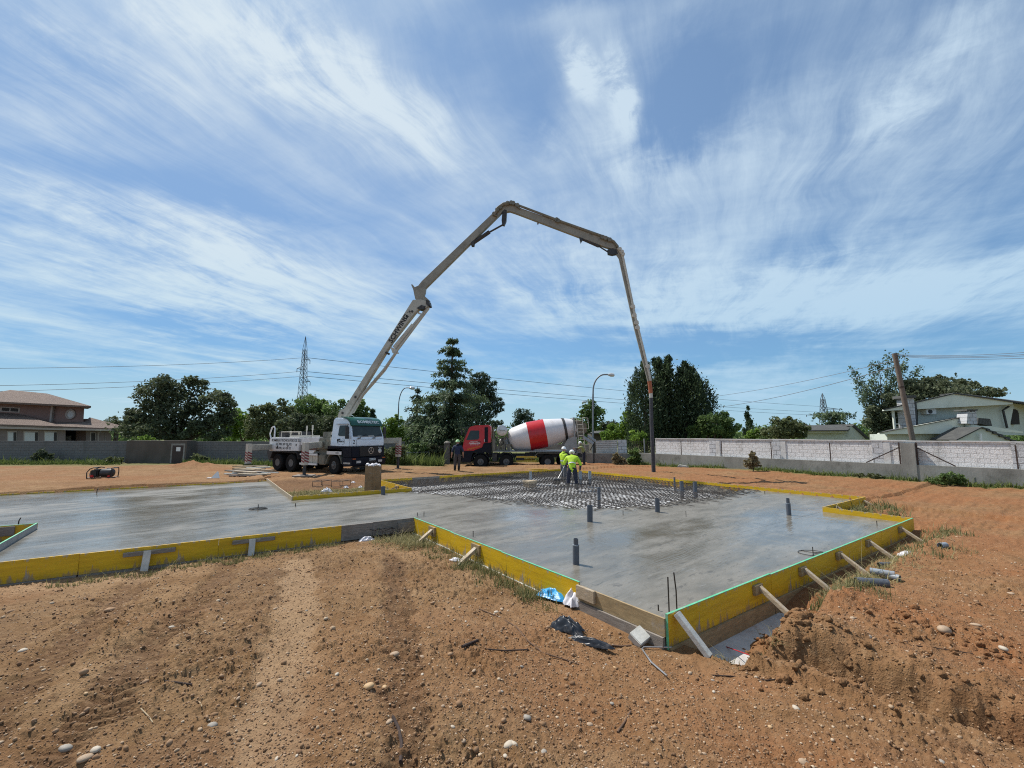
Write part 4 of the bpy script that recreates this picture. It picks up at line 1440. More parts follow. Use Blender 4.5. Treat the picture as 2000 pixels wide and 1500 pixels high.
fr = tolocal(AT(594, 928, 23.6)); fl_ = tolocal(AT(777, 917, 28.2)); rr2 = tolocal(AT(484, 909, 26.6))
leg_unit((fr.x, fr.y, wz(23.6, 928) - 0.02), wz(23.6, 864) - .15, (-1.5, -0.9, wz(23.6, 864) - .15), zpad=0.03)
leg_unit((fl_.x, fl_.y, wz(28.2, 917)), wz(28.2, 855) - .15, (-0.9, 0.9, wz(28.2, 855) - .15))
leg_unit((rr2.x, rr2.y, wz(26.6, 908)), wz(26.6, 867) - .15, (-6.2, -0.9, wz(26.6, 867) - .2))
o = MB()                                  # ribbed cover behind the front leg
o.b2((-1.65, -1.19, 1.34), (-3.1, -1.17, 1.56))
o.build('ribbed_cover', M['olive'], PT)
s = MB()
for k in range(9):
    s.beam((-2.55 + .11 * k, -1.195, 1.36), (-2.65 + .11 * k, -1.195, 1.54), 0.012, 0.05, up=(0, 1, 0))
s.build('warning_board', M['red_stripe'], PT)
o = MB()
o.prism([(-1.75, 1.32), (-2.95, 1.32), (-2.8, 1.15), (-1.95, 1.15)], 'y', -1.20, -1.10)
o.build('perforated_tray', M['white_paint'], PT, bevel=0.01)

# ---- the boom, as one plane swung over the slab
B0, B1 = Vector((-10.45, 26.95, 0)), Vector((8.15, 25.2, 0))


def BP(u, v):                             # where a sight line meets the boom's vertical plane
    d = ray(u, v)
    n = Vector((-(B1 - B0).y, (B1 - B0).x, 0)).normalized()
    t = (B0 - Vector((0, 0, HC))).dot(n) / d.dot(n)
    return Vector((0, 0, HC)) + d * t


bn = Vector((-(B1 - B0).y, (B1 - B0).x, 0)).normalized()


def wp(pts):
    return [tolocal(BP(*p)) for p in pts]


bnl = Matrix.Rotation(-PT.rotation_euler.z, 3, 'Z') @ bn


def plate(mb, pts, t, off=0.0):
    q = [p + bnl * (off - t / 2) for p in wp(pts)]
    mb.prism3(q, bnl * t)


def btube(mb, pts, r, off=0.0, n=10):
    mb.tube([p + bnl * off for p in wp(pts)], r, n)


boom = MB()
plate(boom, [(662, 815), (664, 806), (668, 801), (674, 799), (808, 587), (823, 586), (837, 590), (840, 598), (832, 604), (826, 600), (813, 611), (767, 670), (680, 812), (677, 818), (668, 820)], 0.36)
s1 = boom.build('boom_section', M['boom'], PT, bevel=0.02)
d_ = wp([(770, 672), (776, 662)])
ax_ = (wp([(785, 632)])[0] - wp([(764, 666)])[0]).normalized()
up_ = bnl.cross(ax_) * 1
front_off = -bnl * 0.184
side = ax_.cross(-bnl)
fx = wp([(780.5, 643)])[0] + front_off
yv = (-bnl).cross(ax_)
lettering('SCHWING', 0.40, frame(fx, ax_, yv), M['black'], s1, sx_=1.05, bold=0.014)
fx2 = wp([(798.5, 617)])[0] + front_off
lettering('34 X', 0.36, frame(fx2, ax_, yv), M['black'], s1)
o = MB()
plate(o, [(816, 604), (825, 598), (833, 600), (830, 606), (822, 606)], 0.5)
plate(o, [(834, 587), (840, 590), (842, 599), (838, 600), (834, 596)], 0.46)
for p in ((807, 610), (757, 690), (697, 776), (672, 807)):
    c = wp([p])[0]
    o.tube([c - bnl * .225, c + bnl * .225], 0.07, 10)
o.build('hinge_pin', M['dark_metal'], s1)
o = MB()
btube(o, [(771, 680), (808, 635)], 0.16, 0.0)
btube(o, [(808, 635), (836, 601)], 0.095, 0.0)
btube(o, [(688, 806), (708, 771), (750, 723), (774, 686)], 0.075, 0.1)
btube(o, [(675, 806), (702, 768)], 0.17, 0.0)
plate(o, [(764, 678), (774, 682), (778, 690), (768, 690)], 0.3)
plate(o, [(811, 610), (820, 614), (822, 612), (813, 607)], 0.1)
o.build('hydraulic_cylinder', M['cream'], s1)
o = MB()
btube(o, [(686, 812), (692, 800), (711, 770), (752, 722), (777, 686), (839, 603)], 0.07, -0.15)
o.build('delivery_pipe', M['boom'], s1)

o = MB()
plate(o, [(812, 585), (808, 566), (804, 557), (806, 556), (811, 562), (818, 559), (825, 550), (966, 415), (978, 403), (986, 401), (989, 405), (987, 410), (976, 421), (832, 564), (831, 572), (829, 578), (840, 588), (836, 594), (826, 594)], 0.26)
s2 = o.build('boom_section', M['boom_dark'], PT, bevel=0.015)
o = MB()
btube(o, [(925, 474), (956, 453)], 0.12)
btube(o, [(955, 454), (984, 438)], 0.055)
plate(o, [(921, 474), (928, 471), (926, 481), (921, 481)], 0.26)
plate(o, [(982, 410), (990, 412), (989, 432), (985, 441), (981, 440), (980, 432)], 0.24)
o.build('hydraulic_cylinder', M['dark_metal'], s2)
o = MB()
btube(o, [(826, 552), (966, 414), (975, 405)], 0.085, 0.24)
btube(o, [(972, 424), (966, 424), (973, 410), (984, 402), (994, 400)], 0.10, -0.22)
for p in ((966, 421), (972, 413), (978, 408)):
    c = wp([p])[0]
    o.tube([c - bnl * .28, c + bnl * .28], 0.13, 8)
o.build('delivery_pipe', M['olive'], s2)

o = MB()
plate(o, [(978, 404), (992, 402), (1004, 402), (1020, 409), (1186, 468), (1204, 476), (1202, 489), (1182, 484), (1172, 480), (1008, 418), (996, 414), (984, 416)], 0.22)
s3 = o.build('boom_section', M['boom_dark'], PT, bevel=0.012)
o = MB()
btube(o, [(1134, 465), (1152, 473), (1170, 481)], 0.10)
btube(o, [(1168, 480), (1192, 495)], 0.045)
plate(o, [(1131, 463), (1138, 461), (1140, 466), (1134, 475)], 0.2)
plate(o, [(1186, 489), (1202, 484), (1206, 497), (1196, 499), (1187, 497)], 0.22)
o.build('hydraulic_cylinder', M['dark_metal'], s3)
o = MB()
btube(o, [(984, 401), (994, 399.5), (1006, 401), (1100, 436.5), (1186, 467), (1198, 474), (1206, 484)], 0.075, -0.16)
btube(o, [(1010, 404), (1016, 411)], 0.05, -0.2)
btube(o, [(1053, 431), (1050, 438)], 0.05, 0)
for p in ((992, 400), (999, 399), (1003, 400), (1011, 404), (1087, 432), (1090, 434), (1176, 466), (1182, 468), (1190, 471)):
    c = wp([p])[0]
    o.tube([c - bnl * .26 - Vector((0, 0, .0)), c + bnl * .2], 0.13, 8)
o.build('delivery_pipe', M['olive'], s3)

o = MB()
plate(o, [(1196, 478), (1206, 480), (1213, 488), (1216, 497), (1214.5, 502), (1244, 640), (1272, 745), (1265.5, 747), (1238, 640), (1208.5, 505), (1203, 497), (1198, 490)], 0.15)
s4 = o.build('boom_section', M['boom_dark'], PT, bevel=0.008)
o = MB()
btube(o, [(1206, 486), (1214, 497), (1217, 508), (1240, 620), (1255, 680), (1270, 744)], 0.07, -0.12)
for p in ((1235, 600), (1238, 617), (1242, 631), (1244, 641), (1264, 716)):
    c = wp([p])[0]
    o.tube([c - bnl * .22, c + bnl * .12], 0.13, 8)
    e = wp([(p[0] + 5.5, p[1] + 1)])[0]
    o.beam(c, e, 0.1, 0.05)
for p in ((1210, 489), (1214, 494), (1216, 499)):
    c = wp([p])[0]
    o.tube([c - bnl * .25, c + bnl * .15], 0.11, 8)
o.build('delivery_pipe', M['cream'], s4)
o = MB()
btube(o, [(1268.5, 744), (1271, 768)], 0.115)
M['rust_orange'] = pbr('orange_reducer', (0.36, 0.10, 0.035), 0.6, var=0.25, dirt=((0.2, 0.16, 0.13), 0.3, 6))
o.build('reducer', M['rust_orange'], s4)
o = MB()
btube(o, [(1271, 768), (1271.6, 777)], 0.10)
o.build('pipe_coupling', M['cream'], s4)
M['hose'] = pbr('hose_rubber', (0.05, 0.052, 0.06), 0.75, var=0.35, scale=5, dirt=((0.16, 0.15, 0.15), 0.3, 6))
o = MB()
btube(o, [(1271.6, 777), (1272.5, 830), (1274.5, 870), (1276, 905), (1277, 931)], [0.10, 0.105, 0.11, 0.112, 0.115], 0, 14)
o.build('end_hose', M['hose'], s4)

# ---- concrete mixer truck
MZ, MY = -0.26, 33.6
k_ = MY / F
MT = thing('concrete_mixer_truck', 'red cab concrete mixer truck with a white drum crossed by a red band', 'mixer truck', ((939.5 - 1000) * (MY - 1.2) / F, MY, MZ), math.pi)
o = MB()
hwm = lambda z: 1.20 - 0.07 * sst(np.array(z), 2.2, 3.1).item()
shell(o, [(1.30, 1.28), (1.32, 1.62), (1.24, 2.05), (0.90, 2.92), (0.78, 3.06), (0.45, 3.14), (-0.55, 3.20), (-0.72, 3.06), (-0.74, 1.9), (-0.2, 1.85), (-0.12, 1.55), (0.55, 1.30)], hwm)
o.build('cab', M['red'], MT, bevel=0.035)
o = MB()
shell(o, [(1.40, 0.46), (1.42, 1.0), (1.33, 1.275), (0.56, 1.29), (-0.13, 1.54), (-0.21, 1.84), (-0.74, 1.88), (-0.74, 1.0), (-0.66, 1.0), (-0.55, 1.16), (0.55, 1.16), (0.66, 0.9), (0.7, 0.46)], lambda z: 1.215)
o.build('lower_cab', M['navy'], MT, bevel=0.025)
o = MB()
o.prism3([(1.247, -1.08, 2.08), (1.247, 1.08, 2.08), (0.925, 1.05, 2.88), (0.925, -1.05, 2.88)], (0.02, 0, 0.01))
o.build('windscreen', M['glass'], MT)
for s in (-1, 1):
    d = MB()
    d.prism([(1.12, 1.42), (1.16, 2.02), (0.86, 2.84), (0.80, 2.90), (0.02, 2.90), (-0.02, 2.84), (-0.06, 1.66)], 'y', s * 1.203, s * 1.216)
    for i, v in enumerate(d.v):
        d.v[i] = (v[0], v[1] - s * (1.20 - hwm(v[2])), v[2])
    dr = d.build('door', M['red'], MT, bevel=0.004)
    d = MB()
    d.prism([(1.06, 2.08), (0.80, 2.72), (0.74, 2.78), (0.16, 2.78), (0.12, 2.74), (0.12, 2.24), (0.20, 2.12)], 'y', s * 1.216, s * 1.222)
    for i, v in enumerate(d.v):
        d.v[i] = (v[0], v[1] - s * (1.20 - hwm(v[2])), v[2])
    d.build('side_window', M['glass'], dr)
    d = MB()
    d.box((0.10, s * 1.22, 1.95), (0.2, 0.03, 0.05))
    d.build('handle', M['black'], dr)
    d = MB()
    d.tube([(0.95, s * 1.12, 3.0), (1.35, s * 1.28, 2.98), (1.42, s * 1.32, 2.75)], 0.02, 6)
    d.box((1.40, s * 1.33, 2.62), (0.10, 0.2, 0.38))
    d.build('mirror', M['dark_metal'], MT, bevel=0.02)
    for x in (0, -1.88):
        ar = MB()
        arch(ar, x, 0.52, 0.66, s * 0.85, s * 1.24, 8, 172)
        ar.build('mudguard', M['navy'], MT)
    ar = MB()
    for x in (-4.9,):
        ar.b2((x + .75, s * .66, 1.12), (x - 2.1, s * 1.26, 1.16))
        ar.beam((x + .72, s * .96, 1.14), (x + 1.0, s * .96, 0.86), 0.6, 0.035)
    ar.build('rear_mudguard', M['olive'], MT)
    wheel(MT, 0, s * 1.06, s, 0.51, 0.36)
    wheel(MT, -1.88, s * 1.06, s, 0.51, 0.36)
    for x in (-4.9, -6.25):
        wheel(MT, x, s * 0.94, s, 0.51, 0.6, deep=True)
    d = MB()
    d.box((1.34, s * 0.98, 0.92), (0.16, 0.36, 0.26))
    d.build('headlight', M['clear_lens'], MT, bevel=0.03)
    d = MB()
    d.b2((-2.6, s * 1.2, 0.80), (-4.1, s * 1.24, 0.92))
    d.b2((-2.6, s * 1.2, 0.52), (-4.1, s * 1.24, 0.60))
    d.build('side_guard', M['yellow_trim'], MT)
    d = MB()                              # vertical air deflector
    d.b2((-0.28, s * 1.14, 1.9), (-0.52, s * 1.225, 3.02))
    d.build('air_deflector', M['navy'], MT, bevel=0.01)
    d = MB()
    d.prism([(0.98, 1.33), (0.98, 1.45), (-0.02, 1.70), (0.05, 1.58)], 'y', s * 1.217, s * 1.224)
    d.build('orange_stripe', M['orange_lens'], MT)
tx = lambda x, z, yy=1.2215: frame((x, yy, z), (-1, 0, 0), (0, 0, 1))
lettering('HORMIGONES', 0.085, tx(0.50, 1.97), M['white_letter'], MT)
lettering('CARRANZA', 0.15, tx(0.45, 1.84), M['white_letter'], MT, sx_=1.05, bold=0.004)
lettering('HORMIGON PREPARADO', 0.06, tx(0.46, 1.73), M['white_letter'], MT)
o = MB()
o.box((-0.36, 1.21, 2.05), (0.22, 0.02, 0.2))
o.build('grey_plate', M['clear_lens'], MT)
o = MB()
for s in (-1, 1):
    o.b2((1.0, s * .36, 0.78), (-7.6, s * .46, 1.05))
for x in (0, -1.88, -4.9, -6.25):
    o.tube([(x, -.9, .51), (x, .9, .51)], 0.1, 10)
o.b2((-0.85, -1.0, 0.55), (-1.2, 1.05, 1.1))
o.b2((-2.6, -.9, 0.55), (-3.2, .95, 1.0))
o.b2((-3.3, -.5, 1.0), (-7.4, .5, 1.12))
o.build('chassis', M['dark_metal'], MT, bevel=0.01)
o = MB()
o.b2((-0.9, -1.05, 1.22), (-7.0, 1.05, 1.29))
o.build('deck', M['grey_paint'], MT, bevel=0.01)
# drum
T_ = R(10.8)
dax = Vector((-math.cos(T_), 0, math.sin(T_)))
dcen = tolocal  # placeholder name kept local below


def ml(u, v, Y=MY):                        # picture point -> truck coordinates (truck turned by 180 degrees)
    p = AT(u, v, Y)
    return Vector((-(p.x - MT.location.x), -(p.y - MT.location.y), p.z - MT.location.z))


c0 = ml(1000, 858.5); c0.y = 0
U = lambda t: c0 + dax * t
o = MB()
prof = [(-0.30, 0.10), (-0.28, 0.42), (-0.16, 0.66), (0.10, 0.86), (0.9, 1.02), (1.25, 1.075), (2.6, 1.08), (3.25, 0.98), (4.35, 0.80), (4.9, 0.62), (4.92, 0.45)]
o.lathe(prof, c0, dax, 48)
dm = o.build('drum', M['drum_white'], MT, smooth=30)
o = MB()
o.lathe([(1.27, 1.079), (1.275, 1.086), (2.58, 1.09), (2.585, 1.083)], c0, dax, 48)
o.build('red_band', M['red'], dm)
o = MB()
o.lathe([(3.98, 0.864), (3.98, 0.90), (4.16, 0.87), (4.16, 0.836)], c0, dax, 48)
o.build('drum_ring', M['dark_metal'], dm)
o = MB()
o.tube([U(-.9) + Vector((0, 0, -.1)), U(-.28)], 0.30, 14)
o.beam((c0.x + .55, .55, 1.28), (c0.x + .45, .45, c0.z + .1), 0.12, 0.16)
o.beam((c0.x + .55, -.55, 1.28), (c0.x + .45, -.45, c0.z + .1), 0.12, 0.16)
o.beam((c0.x + .05, .85, 1.28), (c0.x + .45, .6, c0.z - .1), 0.1, 0.1)
o.build('front_drum_stand', M['grey_paint'], MT, bevel=0.01)
wt = ml(981, 841); wt.y = 0
o = MB()
o.lathe([(-1.05, .05), (-1.04, .34), (-1.0, .40), (1.0, .40), (1.04, .34), (1.05, .05)], (wt.x, 0, wt.z), (0, 1, 0), 28)
tk = o.build('water_tank', M['clear_lens'], MT)
lettering('Frumecar', 0.13, tx(wt.x, wt.z + .03, 1.058), M['black'], tk)
o = MB()
o.tube([(wt.x + .62, .95, 1.3), (wt.x + .62, .95, 2.15)], 0.16, 14)
o.tube([(wt.x + .62, .95, 2.15), (wt.x + .62, .95, 2.8), (wt.x + .55, .95, 3.0)], 0.06, 10)
o.build('exhaust', M['olive'], MT)
rnd_ = random.Random(11)
o = MB()                                   # hydraulic clutter between cab and drum
for k in range(16):
    x = wt.x + rnd_.uniform(-.75, .45)
    y = rnd_.uniform(.3, 1.0)
    o.tube([(x, y, 1.3), (x + rnd_.uniform(-.2, .2), y, 1.6 + rnd_.random() * .6), (x + rnd_.uniform(-.4, .3), y - .2, 1.9 + rnd_.random() * .6)], rnd_.choice((.025, .035, .05)), 6)
for x, z, h in ((-.1, 1.5, .4), (.3, 1.45, .3), (-.5, 1.55, .5)):
    o.box((wt.x + x, .7, z), (.25, .3, h))
o.build('hydraulic_pipework', M['olive'], MT)
# rear frame, hopper, ladder, chutes
rx = ml(1115, 860).x
for y_ in (.82, -.9):
    o = MB()
    o.prism([(rx + .55, 1.29), (rx + .62, 1.75), (rx + .35, 2.15), (rx - .1, 2.35), (rx - .35, 2.3), (rx - .35, 1.0), (rx + .3, 1.0)], 'y', y_, y_ + .08)
    o.build('rear_side_plate', M['grey_paint'], MT, bevel=0.01)
o = MB()
for s in (-1, 1):
    o.beam((rx - .2, s * .86, 1.2), (rx - .12, s * .86, 3.75), .12, .12)
o.beam((rx - .12, -.9, 3.7), (rx - .12, .9, 3.7), .1, .1)
o.b2((rx - .3, -.9, 1.15), (rx - .05, .9, 1.35))
o.build('rear_frame', M['grey_paint'], MT, bevel=0.01)
o = MB()
lx0, lx1 = rx - .42, rx - .85
for x in (lx0, lx1):
    o.tube([(x + .12, 1.02, 3.72), (x - .05, 1.05, 1.35)], .028, 6)
for k in range(8):
    t = (k + .4) / 8
    o.tube([(lx0 + .12 - .17 * t, 1.02, 3.6 - 2.2 * t), (lx1 + .12 - .17 * t, 1.02, 3.6 - 2.2 * t)], .025, 6)
o.tube([(lx1 + .1, 1.0, 3.72), (lx1 - .3, 1.0, 3.7), (lx1 - .35, 1.0, 2.9), (lx1 + .05, 1.0, 2.9)], .025, 6)
o.build('ladder', M['cream'], MT)
o = MB()
shell(o, [(rx - .3, 3.55), (rx - 1.1, 3.3), (rx - 1.15, 2.75), (rx - .8, 2.3), (rx - .35, 2.2), (rx - .3, 2.9)], lambda z: 0.45 + .18 * (z - 2.2))
o.build('feed_hopper', M['olive'], MT, bevel=0.02)
ca, cb = ml(1137, 855, MY - .8), ml(1157, 868, MY - .8)
o = MB()
for (p, q, wd_) in ((ca, cb, .2), (ml(1147, 853, MY - .5), ml(1162, 863, MY - .5), .16)):
    d = (q - p)
    n1 = Vector((0, 1, 0))
    n2 = d.normalized().cross(n1)
    prev = None
    for k in range(9):
        an = R(-90 + 180 * k / 8)
        off = n1 * (math.sin(an) * wd_) - n2 * (math.cos(an) * wd_)
        if prev is not None:
            o.prism3([p + prev, q + prev, q + off, p + off], n2 * .02)
        prev = off
o.build('discharge_chute', M['grey_paint'], MT)
o = MB()
o.tube([ml(1160, 866, MY - .6), ml(1160, 905, MY - .6)], .05, 8)
o.tube([ml(1152, 880, MY - .6), ml(1160, 866, MY - .6)], .03, 8)
o.build('chute_stay', M['dark_metal'], MT)

# ------------------------------------------------------------------ walls
def blockwork(name, c1, c2, mortar, bw, bh, bump=0.02, ms=0.012, rough=0.85, nz=0.35, axes='XZ', dirt=(0.32, 0.30, 0.27)):
    m = bpy.data.materials.new(name)
    m.use_nodes = True
    nt = m.node_tree
    q = NG(nt)
    bs = nt.nodes['Principled BSDF']
    t = q.n('ShaderNodeTexCoord')
    s = q.n('ShaderNodeSeparateXYZ')
    nt.links.new(t.outputs['Object'], s.inputs[0])
    v = q.vec(q.m('ADD', s.outputs[0], q.m('MULTIPLY', q.noise(t.outputs['Object'], 3, 2), 0.04)), s.outputs[2], 0.0)
    br = q.n('ShaderNodeTexBrick')
    nt.links.new(v, br.inputs['Vector'])
    br.inputs['Scale'].default_value = 1.0
    br.inputs['Brick Width'].default_value = bw
    br.inputs['Row Height'].default_value = bh
    br.inputs['Mortar Size'].default_value = ms
    br.inputs['Mortar Smooth'].default_value = 0.3
    br.inputs['Color1'].default_value = (*c1, 1)
    br.inputs['Color2'].default_value = (*c2, 1)
    br.inputs['Mortar'].default_value = (*mortar, 1)
    n = q.noise(t.outputs['Object'], 14, 6, 0.7)
    c = q.mix(q.m('MULTIPLY', q.ss(n, 0.45, 0.65), nz), br.outputs['Color'], mortar)
    st = q.ss(q.m('ADD', q.noise(q.vec(s.outputs[0], q.m('MULTIPLY', s.outputs[2], 0.3)), 1.6, 7, 0.72), q.ss(s.outputs[2], 1.4, 1.9, 0.0, 0.07)), 0.50, 0.72)
    c = q.mix(q.m('MULTIPLY', st, 0.6), c, dirt)
    nt.links.new(c, bs.inputs['Base Color'])
    bs.inputs['Roughness'].default_value = rough
    b = q.n('ShaderNodeBump')
    b.inputs['Distance'].default_value = bump
    h = q.m('ADD', q.m('MULTIPLY', br.outputs['Fac'], -1.0), q.m('MULTIPLY', q.noise(t.outputs['Object'], 22, 5, 0.7), 1.5))
    nt.links.new(h, b.inputs['Height'])
    nt.links.new(b.outputs[0], bs.inputs['Normal'])
    return m


M['white_block'] = blockwork('white_split_block', (0.78, 0.765, 0.75), (0.72, 0.705, 0.69), (0.60, 0.585, 0.57), 0.40, 0.20, 0.018, nz=0.15)
M['pilaster'] = blockwork('white_pilaster_block', (0.60, 0.61, 0.62), (0.55, 0.555, 0.57), (0.25, 0.25, 0.25), 0.40, 0.26, 0.015, 0.016, nz=0.1)
M['grey_block'] = blockwork('grey_block_wall', (0.175, 0.17, 0.16), (0.155, 0.15, 0.142), (0.125, 0.12, 0.115), 0.42, 0.20, 0.008, 0.012, nz=0.3, dirt=(0.09, 0.09, 0.08))
M['old_concrete'] = pbr('stained_old_concrete', (0.27, 0.265, 0.24), 0.9, var=0.3, scale=1.2, bump=0.008, bscale=14, dirt=((0.10, 0.10, 0.085), 0.5, 1.0), stretch=(1, 1, 0.5))
M['dark_concrete'] = pbr('dark_stained_render', (0.105, 0.09, 0.075), 0.9, var=0.3, scale=1.0, bump=0.006, bscale=14, dirt=((0.06, 0.06, 0.045), 0.5, 1.1), stretch=(1, 1, .5))
M['coping'] = pbr('white_coping', (0.62, 0.61, 0.59), 0.8, var=0.15, scale=5, bump=0.006, bscale=9, dirt=((0.33, 0.31, 0.28), 0.35, 3))
M['rusty'] = pbr('rusty_iron', (0.06, 0.04, 0.032), 0.8, var=0.35, scale=9)
WRZ = math.atan2(wdir[1], wdir[0])


def WU(u, v=890.0):                       # distance along the long wall at a picture column
    d = ray(u, v)
    A_ = np.array([[d.x, -wdir[0]], [d.y, -wdir[1]]])
    return float(np.linalg.solve(A_, WA0)[1])


def onwall(mb, name, mats, label=None, cat=None, group=None, parent=None, bevel=0.0):
    o = mb.build(name, mats, parent, bevel=bevel)
    if parent is None:
        o.location = (WA0[0], WA0[1], 0)
        o.rotation_euler = (0, 0, WRZ)
        tag(o, label, cat, group)
    return o


tA, tE = WU(1276), 30.0
o = MB()
o.b2((-0.1, 0.0, -0.5), (tE, 0.26, 0.82))
lw = onwall(o, 'low_wall', M['old_concrete'], 'stained low concrete wall running along the right side under the white wall', 'low wall')
o = MB()
o.b2((tA, 0.30, -0.5), (tE, 0.44, 1.90))
ww = onwall(o, 'white_wall', M['white_block'], 'long white block wall with pilasters behind the low concrete wall', 'wall')
o = MB()
rw = random.Random(4)
x = tA
while x < tE:
    L = rw.uniform(.8, 1.6)
    o.b2((x, 0.26, 1.90), (x + L - .004, 0.49, 1.955 + rw.uniform(-.012, .012)))
    x += L
onwall(o, 'coping', M['coping'], parent=ww)
for u in (1388, 1513, 1711, 1990):
    t = WU(u)
    o = MB()
    o.b2((t - .22, 0.265, -.4), (t + .22, 0.299, 1.88))
    onwall(o, 'pilaster', M['pilaster'], parent=ww)
    o = MB()
    o.b2((t + .2, 0.268, .82), (t + .5, 0.2985, 1.82))
    onwall(o, 'plain_strip', M['coping'], parent=ww)
for i, u in enumerate((1330, 1409, 1506, 1621, 1985)):
    t = WU(u)
    o = MB()
    o.b2((t - .025, 0.06, 0.7), (t + .025, 0.075, 1.80))
    o.b2((t - .025, 0.0755, 0.7), (t - .010, 0.11, 1.80))
    onwall(o, 'fence_post', M['rusty'], f'dark iron post on the low wall, {["first", "second", "third", "fourth", "last"][i]} from the gate gap', 'fence post', 'iron posts along the low wall')
for s, u in ((-1, 1757), (1, 1791)):
    t = WU(u)
    o = MB()
    o.b2((t - .03, 0.03, 0.7), (t + .03, 0.06, 1.86))
    po = onwall(o, 'fence_post', M['rusty'], f'dark iron post with a slanting stay on the {"far" if s < 0 else "near"} side of the concrete pier', 'fence post', 'iron posts along the low wall')
    o = MB()
    o.beam((t, 0.085, 1.62), (t + s * (1.35 if s < 0 else 1.25), 0.085, 0.83), 0.045, 0.045)
    onwall(o, 'stay', M['rusty'], parent=po)
t0_, t1_ = WU(1760), WU(1789)
o = MB()
o.b2((t0_, -0.03, -0.4), (t1_, 0.255, 1.83))
onwall(o, 'concrete_pier', M['old_concrete'], 'square concrete pier in the low wall at the foot of the wooden pole', 'pier', bevel=0.012)

# the wall behind the mixer's tail, and the gate gap
Y2 = 34.3
a_, b_ = AT(1146, 890, 34.9), AT(1262, 890, 34.0)
o = MB()
o.beam((a_.x, a_.y, 0.15), (b_.x, b_.y, 0.15), 0.22, 1.25)
tag(o.build('low_wall', M['old_concrete']), 'low grey concrete wall behind the man at the mixer chute', 'low wall')
a_, b_ = AT(1164, 875, 35.1), AT(1206, 875, 34.8)
o = MB()
o.beam((a_.x, a_.y, 0.85), (b_.x, b_.y, 0.92), 0.14, 1.75)
M['white_plank'] = blockwork('white_ribbed_wall', (0.62, 0.605, 0.57), (0.58, 0.57, 0.54), (0.36, 0.35, 0.33), 6.0, 0.17, 0.02, 0.02)
hw_ = o.build('white_wall', M['white_plank'])
tag(hw_, 'short white ribbed wall just right of the lamp post', 'wall')
a_, b_ = AT(1207, 875, 34.8), AT(1224, 875, 34.7)
o = MB()
o.beam((a_.x, a_.y, 0.88), (b_.x, b_.y, 0.88), 0.22, 1.85)
tag(o.build('gate_pillar', M['pilaster']), 'white block gate pillar at the end of the ribbed wall', 'pillar')
a_, b_ = AT(1035, 890, 38.5), AT(1150, 890, 36.5)
o = MB()
o.beam((a_.x, a_.y, 0.25), (b_.x, b_.y, 0.25), 0.22, 2.3)
tag(o.build('block_wall', M['old_concrete']), 'pale grey wall seen between the wheels under the mixer drum', 'wall')
gt = thing('iron_gate', 'dark iron bar gate in the gap between the white walls', 'gate', AT(1250, 900, 34.6))
o = MB()
p0, p1 = AT(1226, 860, 34.7) - gt.location, AT(1275, 860, 34.5) - gt.location
for zz_ in (0.85, 1.25, 1.65):
    o.beam((p0.x, p0.y, zz_ - gt.location.z), (p1.x, p1.y, zz_ - gt.location.z), .03, .04)
for k in range(14):
    t = k / 13
    o.beam(((1 - t) * p0.x + t * p1.x, (1 - t) * p0.y + t * p1.y, .8 - gt.location.z), ((1 - t) * p0.x + t * p1.x, (1 - t) * p0.y + t * p1.y, 1.75 - gt.location.z), .018, .018)
o.build('bar_panel', M['rusty'], gt)
o = MB()
pm = AT(1258, 860, 34.5) - gt.location
o.beam((pm.x, pm.y, .2 - gt.location.z), (pm.x, pm.y, 1.9 - gt.location.z), .07, .07)
o.build('gate_post', M['grey_paint'], gt)

# left boundary walls
def wall_run(u0, u1, Y0, Y1, ztop, name, mat, label, cat='wall', t=0.2, zb=-0.5):
    a, b = AT(u0, 880, Y0), AT(u1, 880, Y1)
    L = math.hypot(b.x - a.x, b.y - a.y)
    o = MB()
    o.b2((0, 0, zb), (L, t, ztop))
    ob = o.build(name, M[mat])
    ob.location = (a.x, a.y, 0)
    ob.rotation_euler = (0, 0, math.atan2(b.y - a.y, b.x - a.x))
    return tag(ob, label, cat)


wall_run(-330, 248, 34.2, 33.9, 1.73, 'block_wall', 'grey_block', 'long grey block wall in front of the pink house')
wall_run(364, 560, 33.9, 33.6, 1.70, 'block_wall', 'grey_block', 'grey block wall right of the dark meter housing')
wall_run(560, 790, 33.6, 35.5, 1.66, 'block_wall', 'grey_block', 'grey block wall half hidden behind the pump truck')
mh = wall_run(246, 364, 32.9, 32.7, 1.77, 'meter_housing', 'dark_concrete', 'dark stained masonry housing with a brown door, set into the grey wall', 'housing', t=0.9)
L_ = (AT(364, 880, 32.7) - AT(246, 880, 32.9)).length
o = MB()
x0 = L_ * (337 - 246) / 118
x1 = L_ * (358 - 246) / 118
o.b2((x0, -0.02, -0.2), (x1, -0.003, 1.42))
M['brown_door'] = pbr('dark_brown_door', (0.035, 0.022, 0.018), 0.6, var=0.25, scale=4, stretch=(6, 1, 1))
dd_ = o.build('door', M['brown_door'], mh)
o = MB()
o.b2((x0 + .3, -0.03, 1.0), (x0 + .62, -0.022, 1.3))
o.build('notice', M['white_letter'], dd_)
o = MB()
o.b2((x0 - .12, -0.012, -.2), (x0 - .004, -0.003, 1.56))
o.b2((x1 + .004, -0.012, -.2), (x1 + .12, -0.003, 1.56))
o.b2((x0 - .003, -0.012, 1.425), (x1 + .003, -0.003, 1.56))
o.build('door_frame', M['old_concrete'], mh)
